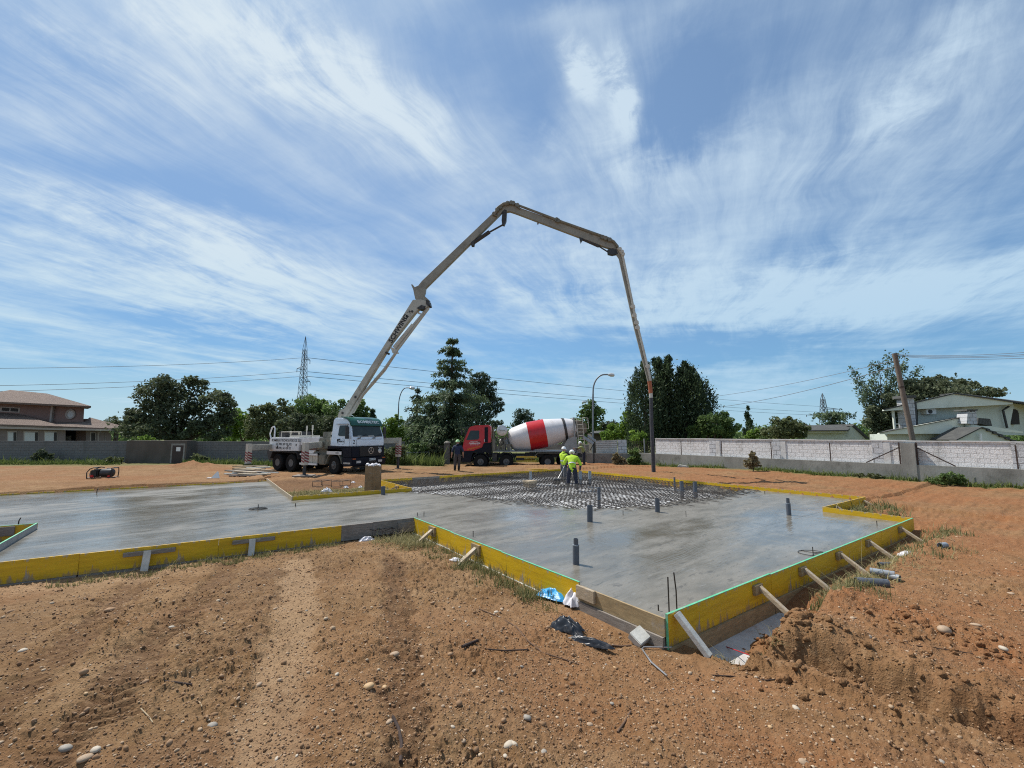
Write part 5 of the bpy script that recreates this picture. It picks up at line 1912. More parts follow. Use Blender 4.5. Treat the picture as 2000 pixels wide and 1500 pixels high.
# low garden wall with pillar behind the man in the green helmet
a_, b_ = AT(830, 895, 36.0), AT(868, 895, 35.2)
M['brown_brick'] = blockwork('brown_brick', (0.12, 0.07, 0.05), (0.09, 0.055, 0.04), (0.10, 0.09, 0.08), 0.25, 0.07, 0.006)
o = MB()
L = (b_ - a_).length
o.b2((0, 0, -.6), (L, .2, 0.55))
for k in range(9):
    o.b2((L * k / 9 + .03, .07, .55), (L * k / 9 + .1, .13, 1.25))
o.b2((0, .06, 1.25), (L, .14, 1.32))
gw = o.build('garden_wall', M['brown_brick'])
gw.location = (a_.x, a_.y, 0)
gw.rotation_euler = (0, 0, math.atan2(b_.y - a_.y, b_.x - a_.x))
tag(gw, 'dark brown brick wall with baluster railing under the cedar', 'garden wall')
p_ = AT(873, 895, 35.2)
o = MB()
o.box((0, 0, .6), (.42, .42, 2.2))
M['stone'] = pbr('rough_stone', (0.20, 0.185, 0.155), 0.9, var=0.4, scale=6, bump=0.03, bscale=8)
gp = o.build('stone_pillar', M['stone'], bevel=0.04)
gp.location = (p_.x, p_.y, -.2)
tag(gp, 'rough stone gate pillar with rounded cap behind the man in the green helmet', 'pillar')
o = MB()
o.lathe([(1.70, .27), (1.76, .27), (1.85, .2), (1.92, .05)], (0, 0, 0), (0, 0, 1), 14)
o.build('pillar_cap', M['stone'], gp)
# wire fence rail in the weeds
o = MB()
q0, q1 = AT(762, 884, 33.0), AT(838, 883, 34.5)
o.tube([q0, q1], .02, 5)
for k in range(4):
    p = q0.lerp(q1, k / 3)
    o.tube([(p.x, p.y, -.4), (p.x, p.y, p.z)], .03, 6)
tag(o.build('rail_fence', M['steel'], loc=(q0.x, q0.y, 0)), 'thin metal rail in the weeds beside the front leg of the pump truck', 'rail fence')

# ------------------------------------------------------------------ houses
M['pink'] = pbr('pink_render', (0.245, 0.150, 0.125), 0.85, var=0.15, scale=1.2, dirt=((0.15, 0.11, 0.095), 0.3, 0.8))
M['pink_dark'] = pbr('greyish_pink_render', (0.20, 0.155, 0.14), 0.85, var=0.15, scale=1.2, dirt=((0.13, 0.11, 0.1), 0.3, 0.8))
M['trim'] = pbr('cream_trim', (0.38, 0.325, 0.285), 0.8, var=0.15, scale=3)
M['shutter'] = pbr('white_shutter', (0.50, 0.50, 0.48), 0.6, var=0.1, stretch=(1, 1, 8), scale=3)
M['dark_in'] = pbr('dark_interior', (0.03, 0.025, 0.022), 0.8)
M['pale_green'] = pbr('pale_green_render', (0.60, 0.65, 0.58), 0.8, var=0.10, scale=1.2, dirt=((0.27, 0.31, 0.26), 0.3, 0.9))
M['fascia_green'] = pbr('pale_green_fascia', (0.68, 0.71, 0.61), 0.7, var=0.08, scale=1.0, dirt=((0.36, 0.40, 0.32), 0.25, 0.8))
M['grey_slate'] = None


def tiles(name, c1, c2, sc=4.0, ang=0.0):
    m = bpy.data.materials.new(name)
    m.use_nodes = True
    nt = m.node_tree
    q = NG(nt)
    bs = nt.nodes['Principled BSDF']
    t = q.n('ShaderNodeTexCoord')
    wv_ = q.n('ShaderNodeTexWave', wave_type='BANDS', bands_direction='X')
    nt.links.new(t.outputs['Object'], wv_.inputs[0])
    wv_.inputs['Scale'].default_value = sc
    wv_.inputs['Distortion'].default_value = 0.6
    n = q.noise(t.outputs['Object'], 2.2, 6, 0.7)
    c = q.mix(q.ss(n, 0.35, 0.65), c1, c2)
    c = q.mix(q.m('MULTIPLY', q.ss(wv_.outputs['Fac'], 0.3, 0.0), 0.45), c, tuple(k * 0.45 for k in c1))
    nt.links.new(c, bs.inputs['Base Color'])
    bs.inputs['Roughness'].default_value = 0.85
    b = q.n('ShaderNodeBump')
    b.inputs['Distance'].default_value = 0.05
    nt.links.new(wv_.outputs['Fac'], b.inputs['Height'])
    nt.links.new(b.outputs[0], bs.inputs['Normal'])
    return m


M['brown_tile'] = tiles('brown_roof_tile', (0.185, 0.125, 0.095), (0.25, 0.18, 0.14))
M['slate'] = tiles('grey_roof_tile', (0.075, 0.075, 0.072), (0.11, 0.11, 0.10), 3.0)


def px(mb, pts, Y, depth, off=None):                # an upright outline at the depth Y, with real thickness
    mb.prism3([AT(u, v, Y) for u, v in pts], off or (0, depth, 0))


def part(name, mat, parent, fn, bevel=0.0):
    o = MB()
    fn(o)
    ob = o.build(name, M[mat] if isinstance(mat, str) else mat, parent, bevel=bevel)
    if parent is not None:
        for i, v in enumerate(ob.data.vertices):
            pass
        ob.matrix_parent_inverse = Matrix.Translation(-Vector(parent.location)) if parent.parent is None and parent.type == 'EMPTY' else Matrix.Identity(4)
    return ob


HL = thing('pink_house', 'pink rendered house with brown hipped roof and a round window, behind the grey wall', 'house', (AT(60, 850, 46).x, 46, 0))
part('upper_wall', 'pink', HL, lambda o: px(o, [(-60, 779), (165, 791), (162, 840), (-60, 840)], 46, 1, (-6, 6, 0)))
f = part('window', 'trim', HL, lambda o: px(o, [(1, 794), (40, 796.5), (38, 806), (-1, 804)], 45.98, .2))
for k in range(2):
    p = part('pane', 'dark_in', f, lambda o: px(o, [(4 + 17 * k, 796 + k), (18 + 17 * k, 797 + k), (17 + 17 * k, 803 + k), (3 + 17 * k, 802 + k)], 45.95, .2))
    p.matrix_parent_inverse = Matrix.Identity(4)
c_ = AT(138, 809, 45.95)
f = part('round_window', 'trim', HL, lambda o: o.lathe([(-.1, .52), (.06, .52), (.06, .36), (.0, .36)], c_, (0, -1, 0), 28))
p = part('pane', 'shutter', f, lambda o: o.lathe([(-.05, .37), (.02, .37)], c_, (0, -1, 0), 28))
part('downpipe', 'trim', HL, lambda o: o.beam(AT(104, 790, 45.85), AT(100, 824, 45.85), .22, .2))


def hip(o, eaves, ridge, th_=0.18):
    """eaves: 4 corners (front left, front right, back right, back left), ridge: 2 points"""
    e = [Vector(p) for p in eaves]
    r0, r1 = [Vector(p) for p in ridge]
    o.add(e + [r0, r1] + [p - Vector((0, 0, th_)) for p in e], [(0, 1, 5, 4), (1, 2, 5), (2, 3, 4, 5), (3, 0, 4), (0, 6, 7, 1), (1, 7, 8, 2), (2, 8, 9, 3), (3, 9, 6, 0), (9, 8, 7, 6)])


part('roof', 'brown_tile', HL, lambda o: hip(o, [AT(-80, 780.5, 44.8), AT(178, 793, 44.8), AT(172, 796, 55.5), AT(-60, 785, 55.5)], [AT(20, 761.5, 50), AT(92, 768.5, 50)]))
part('lower_roof', 'brown_tile', HL, lambda o: o.add([AT(-80, 800, 46), AT(35, 808, 46), AT(100, 824, 46), AT(165, 824, 46), AT(175, 815, 47.5), AT(262, 838, 43), AT(-80, 826, 42.4), AT(118, 832.5, 42.4), AT(258, 838.3, 43)] +
     [AT(-80, 829.5, 42.4), AT(118, 836, 42.4), AT(258, 840.5, 43)], [(0, 6, 7, 2, 1), (2, 7, 8, 4, 3), (4, 8, 5), (6, 9, 10, 7), (7, 10, 11, 8)]))
part('fascia', 'trim', HL, lambda o: px(o, [(-80, 829.6), (118, 836.2), (216, 838.5), (216, 841.5), (118, 840), (-80, 835)], 42.45, .5))
part('front_wall', 'pink_dark', HL, lambda o: px(o, [(-80, 835.2), (128, 840), (128, 872), (-80, 872)], 43.0, 1, (-3, 3, 0)))
part('side_wing_wall', 'pink_dark', HL, lambda o: px(o, [(168, 841), (217, 842), (217, 872), (168, 872)], 43.6, 1, (-3, 3, 0)))
part('porch_recess', 'dark_in', HL, lambda o: px(o, [(126, 838.5), (170, 839.5), (170, 870), (126, 870)], 45.0, .8))
part('porch_wall', 'pink', HL, lambda o: px(o, [(148, 840), (169, 840.5), (169, 870), (148, 870)], 44.6, .3))
part('porch_panel', 'trim', HL, lambda o: px(o, [(129, 851), (137, 851), (137, 866), (129, 866)], 44.3, .1))
for (u0, u1) in ((16, 30), (48, 72), (88, 109)):
    f = part('window', 'trim', HL, lambda o: px(o, [(u0 - 2, 842), (u1 + 3, 842.5), (u1 + 3, 872), (u0 - 2, 872)], 42.97, .1))
    p = part('shutter', 'shutter', f, lambda o: px(o, [(u0, 844.5), (u1 - 4, 845), (u1 - 4, 872), (u0, 872)], 42.93, .1))
    p = part('pane', 'dark_in', f, lambda o: px(o, [(u1 - 3.6, 844.5), (u1 + 1, 844.5), (u1 + 1, 872), (u1 - 3.6, 872)], 42.93, .1))
for (u0, u1) in ((178, 185), (193, 204)):
    f = part('window', 'trim', HL, lambda o: px(o, [(u0 - 2, 844.5), (u1 + 2, 845), (u1 + 2, 872), (u0 - 2, 872)], 43.57, .1))
    p = part('pane', 'dark_in' if u0 < 190 else 'pink_dark', f, lambda o: px(o, [(u0, 846), (u1, 846.3), (u1, 872), (u0, 872)], 43.53, .1))
part('chimney', 'pink', HL, lambda o: px(o, [(163, 818), (172, 818), (172, 828), (163, 828)], 46.5, .6))

HR = thing('green_house', 'pale green house with wide gabled fascias, stone chimney and air conditioner, behind the white wall', 'house', (AT(1880, 850, 32).x, 32, 0))
YF = 31.5
part('upper_wall', 'pale_green', HR, lambda o: px(o, [(1793, 796), (1981, 788), (1969, 850), (1793, 850)], YF + .8, 1, (5, 5, 0)))
part('side_wall', 'pale_green', HR, lambda o: o.prism3([AT(1968, 787, YF + .85), AT(1963, 850, YF + .85), AT(2080, 850, YF + 7), AT(2085, 800, YF + 7)], (0.0, .3, 0)))
part('upper_fascia', 'fascia_green', HR, lambda o: px(o, [(1728, 800), (1792, 784.5), (1866, 767.5), (1978, 783.5), (1978, 789.5), (1795, 799), (1728, 802.5)], YF, .22))
part('upper_roof', 'slate', HR, lambda o: (o.add([AT(1866, 766.8, YF - .1), AT(1725, 799, YF - .1), AT(1770, 806, YF + 8), AT(1866, 771, YF + 8)] + [AT(1866, 766.8, YF - .1) + Vector((0, 0, -.08)), AT(1725, 799, YF - .1) + Vector((0, 0, -.08)), AT(1770, 806, YF + 8) + Vector((0, 0, -.1)), AT(1866, 771, YF + 8) + Vector((0, 0, -.1))], [(0, 1, 2, 3), (4, 7, 6, 5), (0, 4, 5, 1), (1, 5, 6, 2), (3, 2, 6, 7)]),
     o.add([AT(1866, 766.8, YF - .1), AT(1980, 783, YF - .1), AT(2110, 799, YF + 2), AT(1902, 776.5, YF + 5), AT(1866, 769.5, YF - .1), AT(1980, 786, YF - .1), AT(2110, 803, YF + 2), AT(1902, 780, YF + 5)], [(0, 1, 2, 3), (4, 7, 6, 5), (0, 4, 5, 1), (1, 5, 6, 2)])))
part('ridge_cap', 'slate', HR, lambda o: o.prism3([AT(1866, 767, YF + .3), AT(1912, 776, YF + .3), AT(1905, 779, YF + .3), AT(1867, 773, YF + .3)], (0, 1.2, 0)))
ch = part('chimney', 'pilaster', HR, lambda o: px(o, [(1770, 777.5), (1785, 777), (1791, 850), (1776, 850)], YF - .3, .8))
p = part('chimney_cap', 'slate', ch, lambda o: px(o, [(1769, 772), (1789, 772), (1790, 777), (1769, 777.4)], YF - .45, 1.1))
p = part('chimney_side', 'slate', ch, lambda o: px(o, [(1785.2, 784), (1790, 784), (1795, 850), (1791.2, 850)], YF - .2, .7))
ac = part('air_conditioner', 'white_letter', HR, lambda o: px(o, [(1809, 799), (1829, 798.5), (1829.5, 808.5), (1809.5, 809)], YF + .35, .42), bevel=.02)
cc_ = AT(1817, 803.8, YF + .34)
p = part('fan_grille', 'dark_metal', ac, lambda o: o.lathe([(-.02, .15), (.02, .145), (.025, .04)], cc_, (0, -1, 0), 20))
part('downpipe', 'dark_metal', HR, lambda o: o.tube([AT(1970, 794, YF + .6), AT(1959, 801, YF + .6), AT(1967, 836, YF + .6)], .07, 8))
part('arched_window', 'dark_in', HR, lambda o: px(o, [(1976, 829), (1974, 806), (1977, 801), (1983, 799), (1988, 802), (1990, 808), (1992, 829)], YF + 1.2, .25))
part('lower_fascia', 'fascia_green', HR, lambda o: px(o, [(1718, 846), (1800, 829.5), (1888, 813.5), (1889, 846.5), (1718, 848)], YF - 1.6, .2))
part('lower_roof', 'slate', HR, lambda o: o.add([AT(1717, 845, YF - 1.7), AT(1889, 812.5, YF - 1.7), AT(1889, 811, YF + .75), AT(1732, 840, YF + .75), AT(1717, 846, YF - 1.7), AT(1889, 814, YF - 1.7), AT(1889, 814, YF + .75), AT(1732, 842, YF + .75)], [(0, 1, 2, 3), (4, 7, 6, 5), (0, 4, 5, 1), (3, 2, 6, 7), (0, 3, 7, 4), (1, 5, 6, 2)]))
part('lower_wall', 'pale_green', HR, lambda o: px(o, [(1733, 848), (1905, 847), (1905, 880), (1733, 880)], YF - .9, 1.5))
part('lower_downpipe', 'dark_metal', HR, lambda o: o.tube([AT(1848, 849, YF - 1.1), AT(1857, 852, YF - 1.1), AT(1857, 870, YF - 1.1)], .06, 8))
sc_ = part('stone_stack', 'pilaster', HR, lambda o: px(o, [(1890, 805), (1907, 804), (1909, 829), (1888, 827)], YF - 2.2, .7))
p = part('stack_cap', 'slate', sc_, lambda o: px(o, [(1889, 799.5), (1910, 799.5), (1910, 802), (1889, 802)], YF - 2.3, .9))
p = part('stack_legs', 'pilaster', sc_, lambda o: [px(o, [(u, 802), (u + 3, 802), (u + 3, 805), (u, 805)], YF - 2.15, .5) for u in (1892, 1898.5, 1904)])
part('dormer_box', 'slate', HR, lambda o: px(o, [(1911, 816), (1934, 818), (1938, 832), (1910, 827)], YF - 1.0, 1.2))
part('right_fascia', 'fascia_green', HR, lambda o: px(o, [(1889, 827), (1915, 832), (1930, 832), (1998, 843), (1998, 846), (1940, 842), (1889, 847)], YF - 1.8, .15))
part('front_gable', 'pale_green', HR, lambda o: px(o, [(1870, 858), (1918, 835), (1972, 860), (1972, 880), (1870, 880)], YF - 3.2, 1.3))
part('front_gable_roof', 'slate', HR, lambda o: (o.prism3([AT(1867, 859, YF - 3.4), AT(1918, 833.5, YF - 3.4), AT(1918, 836, YF - 3.4), AT(1870, 860, YF - 3.4)], (0, 1.8, 0)),
     [o.prism3([AT(1918 + 12 * k, 833.5 + 5.5 * k, YF - 3.4), AT(1934 + 13 * k, 838 + 5.5 * k, YF - 3.2), AT(1934 + 13 * k, 840.5 + 5.5 * k, YF - 3.2), AT(1918 + 12 * k, 836 + 5.5 * k, YF - 3.4)], (0.8, 2.2, 0)) for k in range(5)]))
part('vent_pipe', 'white_letter', HR, lambda o: o.tube([AT(1915, 847, YF - 3.4), AT(1916, 862, YF - 3.4)], .07, 8))
part('balcony', 'fascia_green', HR, lambda o: (o.beam(AT(1744, 802, YF + .4), AT(1748, 842, YF + .4), .12, .12), o.beam(AT(1748, 828, YF + .4), AT(1775, 828, YF + .4), .06, .06), o.beam(AT(1748, 834, YF + .4), AT(1775, 834, YF + .4), .04, .04)))

HT = thing('low_outbuilding', 'low building with dark grey roof behind the white wall, left of the poplar', 'outbuilding', (AT(1630, 850, 42).x, 42, 0))
part('wall', 'pale_green', HT, lambda o: px(o, [(1577, 838), (1655, 837), (1668, 829), (1690, 850), (1690, 880), (1577, 880)], 42, 1, (4, 5, 0)))
part('roof', 'slate', HT, lambda o: (o.add([AT(1568, 840.5, 41.3), AT(1656, 840, 41.3), AT(1668, 828.5, 43.5), AT(1565, 831, 44.5), AT(1568, 842.5, 41.3), AT(1656, 842, 41.3), AT(1668, 831, 43.5), AT(1565, 833, 44.5)], [(0, 1, 2, 3), (4, 7, 6, 5), (0, 4, 5, 1), (1, 5, 6, 2), (0, 3, 7, 4)]),
     o.prism3([AT(1668, 828.5, 41.8), AT(1700, 857, 41.8), AT(1694, 857, 41.8), AT(1666, 832, 41.8)], (0, 5, 0))))
part('fascia', 'fascia_green', HT, lambda o: px(o, [(1569, 842.6), (1655, 842.2), (1655, 845), (1569, 845)], 41.5, .1))
HS = thing('shed', 'small shed with pale roof edge behind the lamp post', 'shed', (AT(1165, 850, 46).x, 46, 0))
part('roof', 'slate', HS, lambda o: o.add([AT(1152, 846, 44), AT(1182, 845, 44), AT(1180, 841, 47), AT(1158, 842, 47), AT(1152, 848, 44), AT(1182, 847.5, 44), AT(1180, 843.5, 47), AT(1158, 844, 47)], [(0, 1, 2, 3), (4, 7, 6, 5), (0, 4, 5, 1), (2, 6, 7, 3), (0, 3, 7, 4), (1, 5, 6, 2)]))
part('wall', 'dark_concrete', HS, lambda o: px(o, [(1156, 847), (1180, 846.5), (1180, 885), (1156, 885)], 44.5, 2.5))

# ------------------------------------------------------------------ poles, lamps, pylons, wires
M['galv'] = pbr('galvanised_steel', (0.21, 0.23, 0.25), 0.5, 0.3, 0.15, 2)
M['far_steel'] = pbr('pylon_steel', (0.15, 0.17, 0.20), 0.6, 0.2, 0.15, 2)
M['pole_wood'] = pbr('brown_pole_wood', (0.175, 0.140, 0.112), 0.9, var=0.35, scale=4, stretch=(6, 6, 0.4), bump=0.01, bscale=5)


def lamp(label, u, vb, vt, Y, uh, vh, r_=0.07, zb=0.0, du=0.0):
    b = AT(u, vb, Y)
    b.z = zb
    t = AT(u + du, vt, Y)
    e = AT(uh, vh, Y)
    L = thing('street_lamp', label, 'street lamp', b, group='street lamps')
    o = MB()
    hz_ = t.z - b.z
    ex = e.x - b.x
    ez = e.z - b.z
    pts = [(0, 0, 0), (0, 0, hz_ * .55)]
    n = 9
    x0, z0 = t.x - b.x, (t.z - b.z)
    kz = hz_ - 0.9
    pts = [(0, 0, 0), (x0 * .8, 0, kz * .9)]
    for i in range(n + 1):
        an = R(90 * i / n)
        pts.append((x0 + ex * .62 * (1 - math.cos(an)) - 0, 0, kz + (ez - kz) * math.sin(an)))
    pts.append((ex * .92, 0, ez))
    o.tube(pts, [r_] * 2 + [r_ * .8] * (len(pts) - 2), 8)
    o.build('lamp_pole', M['galv'], L)
    h = MB()
    s = 1 if ex > 0 else -1
    h.lathe([(0, .05), (.1, .1), (.3, .17), (.55, .15), (.62, .05)], (ex * .88 - s * .05, 0, ez), (s, 0, -.08), 12)
    h.build('lamp_head', M['clear_lens'], L)
    return L


lamp('grey street lamp with a curved arm to the right, behind the mixer chute', 1158, 890, 745, 38.0, 1192, 731.5, 0.08)
lamp('more distant street lamp with its head to the left, close behind the taller one', 1163, 870, 790, 56.0, 1143, 785, 0.085)
lamp('slender street lamp with a curved arm between the bright bush and the cedar', 776, 880, 775, 44.0, 802, 757.5, 0.06, du=3)
wpz = AT(1784, 866, 22.4)
wpt = AT(1747, 690, 22.4)
o = MB()
k0 = wpz + (wpz - wpt) * 0.42
o.tube([k0, wpz, wpz.lerp(wpt, .5), wpt], [.125, .12, .115, .105], 12)
up = o.build('utility_pole', M['pole_wood'], loc=(k0.x, k0.y, 0))
tag(up, 'brown wooden utility pole leaning left above the white wall', 'utility pole')
o = MB()
c = wpz.lerp(wpt, .62)
o.tube([c - (wpt - wpz) * .008, c + (wpt - wpz) * .008], .125, 10)
q = o.build('pole_band', M['rusty'], up)
q.matrix_parent_inverse = Matrix.Translation((-k0.x, -k0.y, 0))


def pylon(label, u, vt, Y, H, wb, wt, arms, rz=0.0, th_=0.10):
    b = AT(u, vt, Y)
    P_ = thing('power_pylon', label, 'pylon', (b.x, b.y, b.z - H), rz, group='lattice pylons')
    o = MB()
    wz_ = lambda z: wb + (wt - wb) * min(z / (H * .88), 1) if z < H * .88 else wt * max(0, (H - z) / (H * .12))
    lv = [0]
    while lv[-1] < H * .88:
        lv.append(lv[-1] + max(1.3, wz_(lv[-1]) * .95))
    lv = [z for z in lv if z < H * .88] + [H * .88]
    cn = lambda z, k: Vector(((-1, 1, 1, -1)[k] * wz_(z) / 2, (-1, -1, 1, 1)[k] * wz_(z) / 2, z))
    for i in range(len(lv) - 1):
        for k in range(4):
            o.beam(cn(lv[i], k), cn(lv[i + 1], k), th_, th_)
            o.beam(cn(lv[i], k), cn(lv[i + 1], (k + 1) % 4), th_ * .55, th_ * .55)
            o.beam(cn(lv[i], (k + 1) % 4), cn(lv[i + 1], k), th_ * .55, th_ * .55)
            o.beam(cn(lv[i], k), cn(lv[i], (k + 1) % 4), th_ * .5, th_ * .5)
    for k in range(4):
        o.beam(cn(H * .88, k), (0, 0, H), th_, th_)
    o.build('lattice_tower', M['far_steel'], P_)
    for z, x in arms:
        o = MB()
        w2 = wz_(z) / 2
        for s in (-1, 1):
            o.beam((0, s * w2, z), (x, 0, z), th_ * .9, th_ * .9)
            o.beam((0, s * w2, z + 1.3), (x, 0, z), th_ * .6, th_ * .6)
        o.tube([(x, 0, z), (x, 0, z - 1.2)], th_ * .8, 6)
        o.build('cross_arm', M['far_steel'], P_)
    return P_


p1_ = pylon('tall lattice pylon rising behind the trees left of the boom', 597, 657, 140, 35, 3.0, 0.9, [(27.5, 2.6), (24.0, -3.0), (20.4, 3.2)], R(75), 0.13)
p2_ = pylon('distant small lattice pylon above the white wall at the right', 1606, 768, 300, 35, 6.5, 1.9, [(24, 11), (20, -12)], 0, 0.30)


def wire(name, label, pts, sag=0.0, r_=0.03, mat='far_steel', group='overhead wires'):
    P_ = [Vector(p) for p in pts]
    o = MB()
    q = []
    for a, b in zip(P_[:-1], P_[1:]):
        n = 14
        for i in range(n + (1 if b is P_[-1] else 0)):
            t = i / n
            p = a.lerp(b, t)
            p.z -= sag * 4 * t * (1 - t)
            q.append(p)
    o.tube(q, r_, 5)
    ob = o.build(name, M[mat], loc=P_[0])
    return tag(ob, label, 'wire', group)


wire('power_line', 'uppermost of the three wires running left from the tall pylon', [AT(588, 699, 138), AT(-60, 719.5, 95)], .8, .055)
wire('power_line', 'middle one of the three wires running left from the tall pylon', [AT(586, 725.5, 138), AT(-60, 754, 95)], .8, .055)
wire('power_line', 'lowest of the three wires running left from the tall pylon', [AT(584, 735.5, 138), AT(-60, 766, 95)], .6, .055)
wire('power_line', 'uppermost of the wires between the tall pylon and the far one', [AT(603, 699, 140), AT(1603, 794, 300)], 1.5, .075)
wire('power_line', 'middle one of the wires between the tall pylon and the far one', [AT(601, 726, 140), AT(1600, 805, 300)], 1.5, .075)
wire('power_line', 'lowest of the wires between the tall pylon and the far one', [AT(599, 735, 140), AT(1618, 812, 300)], 1.5, .075)
for i, v in enumerate((684, 688.5, 691.5, 697)):
    wire('pole_cable', f'cable from the wooden pole to the right edge, {ORD[i]} from the top', [AT(1748 + i, 692 + i * 1.2, 22.4), AT(2060, v, 15)], .12, .010)
wire('pole_cable', 'upper of the two cables running left from the wooden pole', [AT(1747, 704, 22.5), AT(1360, 778, 40)], .25, .013)
wire('pole_cable', 'lower of the two cables running left from the wooden pole', [AT(1748, 716, 22.5), AT(1360, 800, 40)], .35, .016)

# ------------------------------------------------------------------ trees
M['lf_oak'] = leafmat('holm_oak_leaf', (0.046, 0.062, 0.033), (0.122, 0.146, 0.073))
M['lf_mid'] = leafmat('mid_green_leaf', (0.057, 0.097, 0.030), (0.146, 0.219, 0.065))
M['lf_olive'] = leafmat('olive_green_leaf', (0.069, 0.085, 0.035), (0.163, 0.187, 0.081))
M['lf_bright'] = leafmat('bright_green_leaf', (0.081, 0.149, 0.021), (0.207, 0.310, 0.052))
M['lf_cedar'] = leafmat('cedar_needles', (0.036, 0.066, 0.041), (0.119, 0.163, 0.077))
M['lf_pine'] = leafmat('pine_needles', (0.036, 0.065, 0.045), (0.099, 0.135, 0.081))
M['lf_cypress'] = leafmat('cypress_sprays', (0.027, 0.048, 0.026), (0.085, 0.122, 0.056))
M['lf_poplar'] = leafmat('poplar_leaf', (0.058, 0.091, 0.052), (0.156, 0.202, 0.117))
M['lf_carob'] = leafmat('dark_brownish_leaf', (0.072, 0.088, 0.046), (0.157, 0.179, 0.100))
M['lf_dry'] = leafmat('dry_stalks', (0.14, 0.115, 0.06), (0.27, 0.23, 0.13))


class Leaves:
    def __init__(s, seed):
        s.r = np.random.default_rng(seed)
        s.V, s.T = [], []

    def quads(s, P, size, asp=1.6, tint=0.5, axis=None, hang=0.0, var=0.4):
        """one small folded leaf per point; axis = preferred long direction"""
        n = len(P)
        r = s.r
        d = r.normal(size=(n, 3))
        if axis is not None:
            d = d * 0.45 + axis
        d[:, 2] -= hang
        d /= np.linalg.norm(d, axis=1, keepdims=True) + 1e-9
        e = np.cross(d, r.normal(size=(n, 3)))
        e /= np.linalg.norm(e, axis=1, keepdims=True) + 1e-9
        L = (size * (1 - var + 2 * var * r.random(n)))[:, None]
        a = P - d * L * .5
        b = P + d * L * .5
        w_ = e * L / asp * .5
        m = P + np.cross(d, e) * L * 0.12
        q = np.stack([a, m + w_, b, m - w_], 1)
        s.V.append(q.reshape(-1, 3))
        t = np.clip(np.broadcast_to(tint, (n,)) + r.normal(size=n) * .14, 0, 1)
        s.T.append(np.repeat(t, 4))

    def blob(s, c, rad, n, size, tint=0.5, shell=0.55, **kw):
        r = s.r
        d = r.normal(size=(n, 3))
        d /= np.linalg.norm(d, axis=1, keepdims=True)
        k = (shell + (1 - shell) * r.random(n)) ** (1 / 1.5)
        k = k * (1 + 0.14 * r.normal(size=n))
        P = np.array(c) + d * k[:, None] * np.array(rad)
        up = np.clip(0.5 + 0.5 * d[:, 2], 0, 1)
        s.quads(P, size, tint=tint, **kw)

    def build(s, name, mat, parent=None):
        V = np.concatenate(s.V)
        Fq = np.arange(len(V)).reshape(-1, 4)
        return np_mesh(name, V, Fq, mat, parent, attrs={'tint': np.concatenate(s.T)})


def limb(o, p, q, r0, r1, bend=0.15, rng=random, n=5, seg_=8):
    p, q = Vector(p), Vector(q)
    L = (q - p).length
    pts, rs = [], []
    off = Vector((rng.uniform(-1, 1), rng.uniform(-1, 1), rng.uniform(-.3, .6))) * bend * L
    for i in range(n + 1):
        t = i / n
        pts.append(p.lerp(q, t) + off * (4 * t * (1 - t)) * .5)
        rs.append(r0 + (r1 - r0) * t)
    o.tube(pts, rs, seg_)
    return pts


def broad(name, label, base, lobes, n, size, mat, cat='tree', group=None, trunk=0.22, seed=1, sub=9, asp=1.5, limbs=True, hang=0.0, shell=0.55, zb=None):
    """lobes: (dx, dy, z, rx, ry, rz) in metres about the foot; every lobe breaks up into leafy clumps"""
    base = Vector(base)
    if zb is not None:
        base.z = zb
    rg = random.Random(seed)
    T_ = thing(name, label, cat, base, group=group)
    lv = Leaves(seed)
    vol = sum(l[3] * l[5] for l in lobes)
    tr = MB()
    top = max(l[2] for l in lobes)
    fork = Vector((0, 0, min(l[2] - l[5] * .8 for l in lobes)))
    fork.z = max(fork.z, top * .16)
    if trunk:
        limb(tr, (0, 0, -.4), fork, trunk * 1.15, trunk * .8, .05, rg)
    for l in lobes:
        c, rad = Vector(l[:3]), Vector(l[3:6])
        nl = int(n * rad.x * rad.z / vol)
        tl = rg.uniform(.25, .6)
        lv.blob(c, rad * .93, int(nl * .38), size, tint=tl * .8, shell=.3, asp=asp, hang=hang)
        if trunk and limbs:
            limb(tr, fork - Vector((0, 0, fork.z * .25)), c, trunk * .55, trunk * .14, .12, rg)
        for k in range(sub):
            d = Vector((rg.gauss(0, 1), rg.gauss(0, 1), rg.gauss(0.25, 1))).normalized()
            cc = c + Vector((d.x * rad.x, d.y * rad.y, d.z * rad.z)) * rg.uniform(.72, 1.0)
            rs = rg.uniform(.22, .42) * min(rad.x, rad.z)
            lv.blob(cc, (rs * 1.15, rs * 1.15, rs * .85), int(nl * .62 / sub), size, tint=rg.uniform(.15, .9), shell=.35, asp=asp, hang=hang)
            if trunk and limbs and k % 3 == 0:
                limb(tr, c, cc, trunk * .14, trunk * .04, .1, rg, 3, 5)
    if trunk:
        tr.build('trunk', M['bark'], T_)
    lv.build('crown', M[mat], T_)
    return T_


def lob(lst, u0, Y, sc_base):
    """lobes given in picture pixels (u, v, ru, rv) at the depth Y, turned into metres about the foot at column u0"""
    b = AT(u0, 900, Y)
    out = []
    for i, (u, v, ru, rv) in enumerate(lst):
        p = AT(u, v, Y)
        k = (p - Vector((0, 0, HC))).length / ray(u, v).length / F
        out.append((p.x - b.x, ((i * 37) % 7 - 3) / 3 * ru * k * .5, p.z - sc_base, ru * k, ru * k * .9, rv * k))
    return Vector((b.x, Y, sc_base)), out


def btree(name, label, u0, Y, lobes, n, size, mat, zb=0.0, **kw):
    b, l = lob(lobes, u0, Y, zb)
    return broad(name, label, b, l, n, size, mat, **kw)


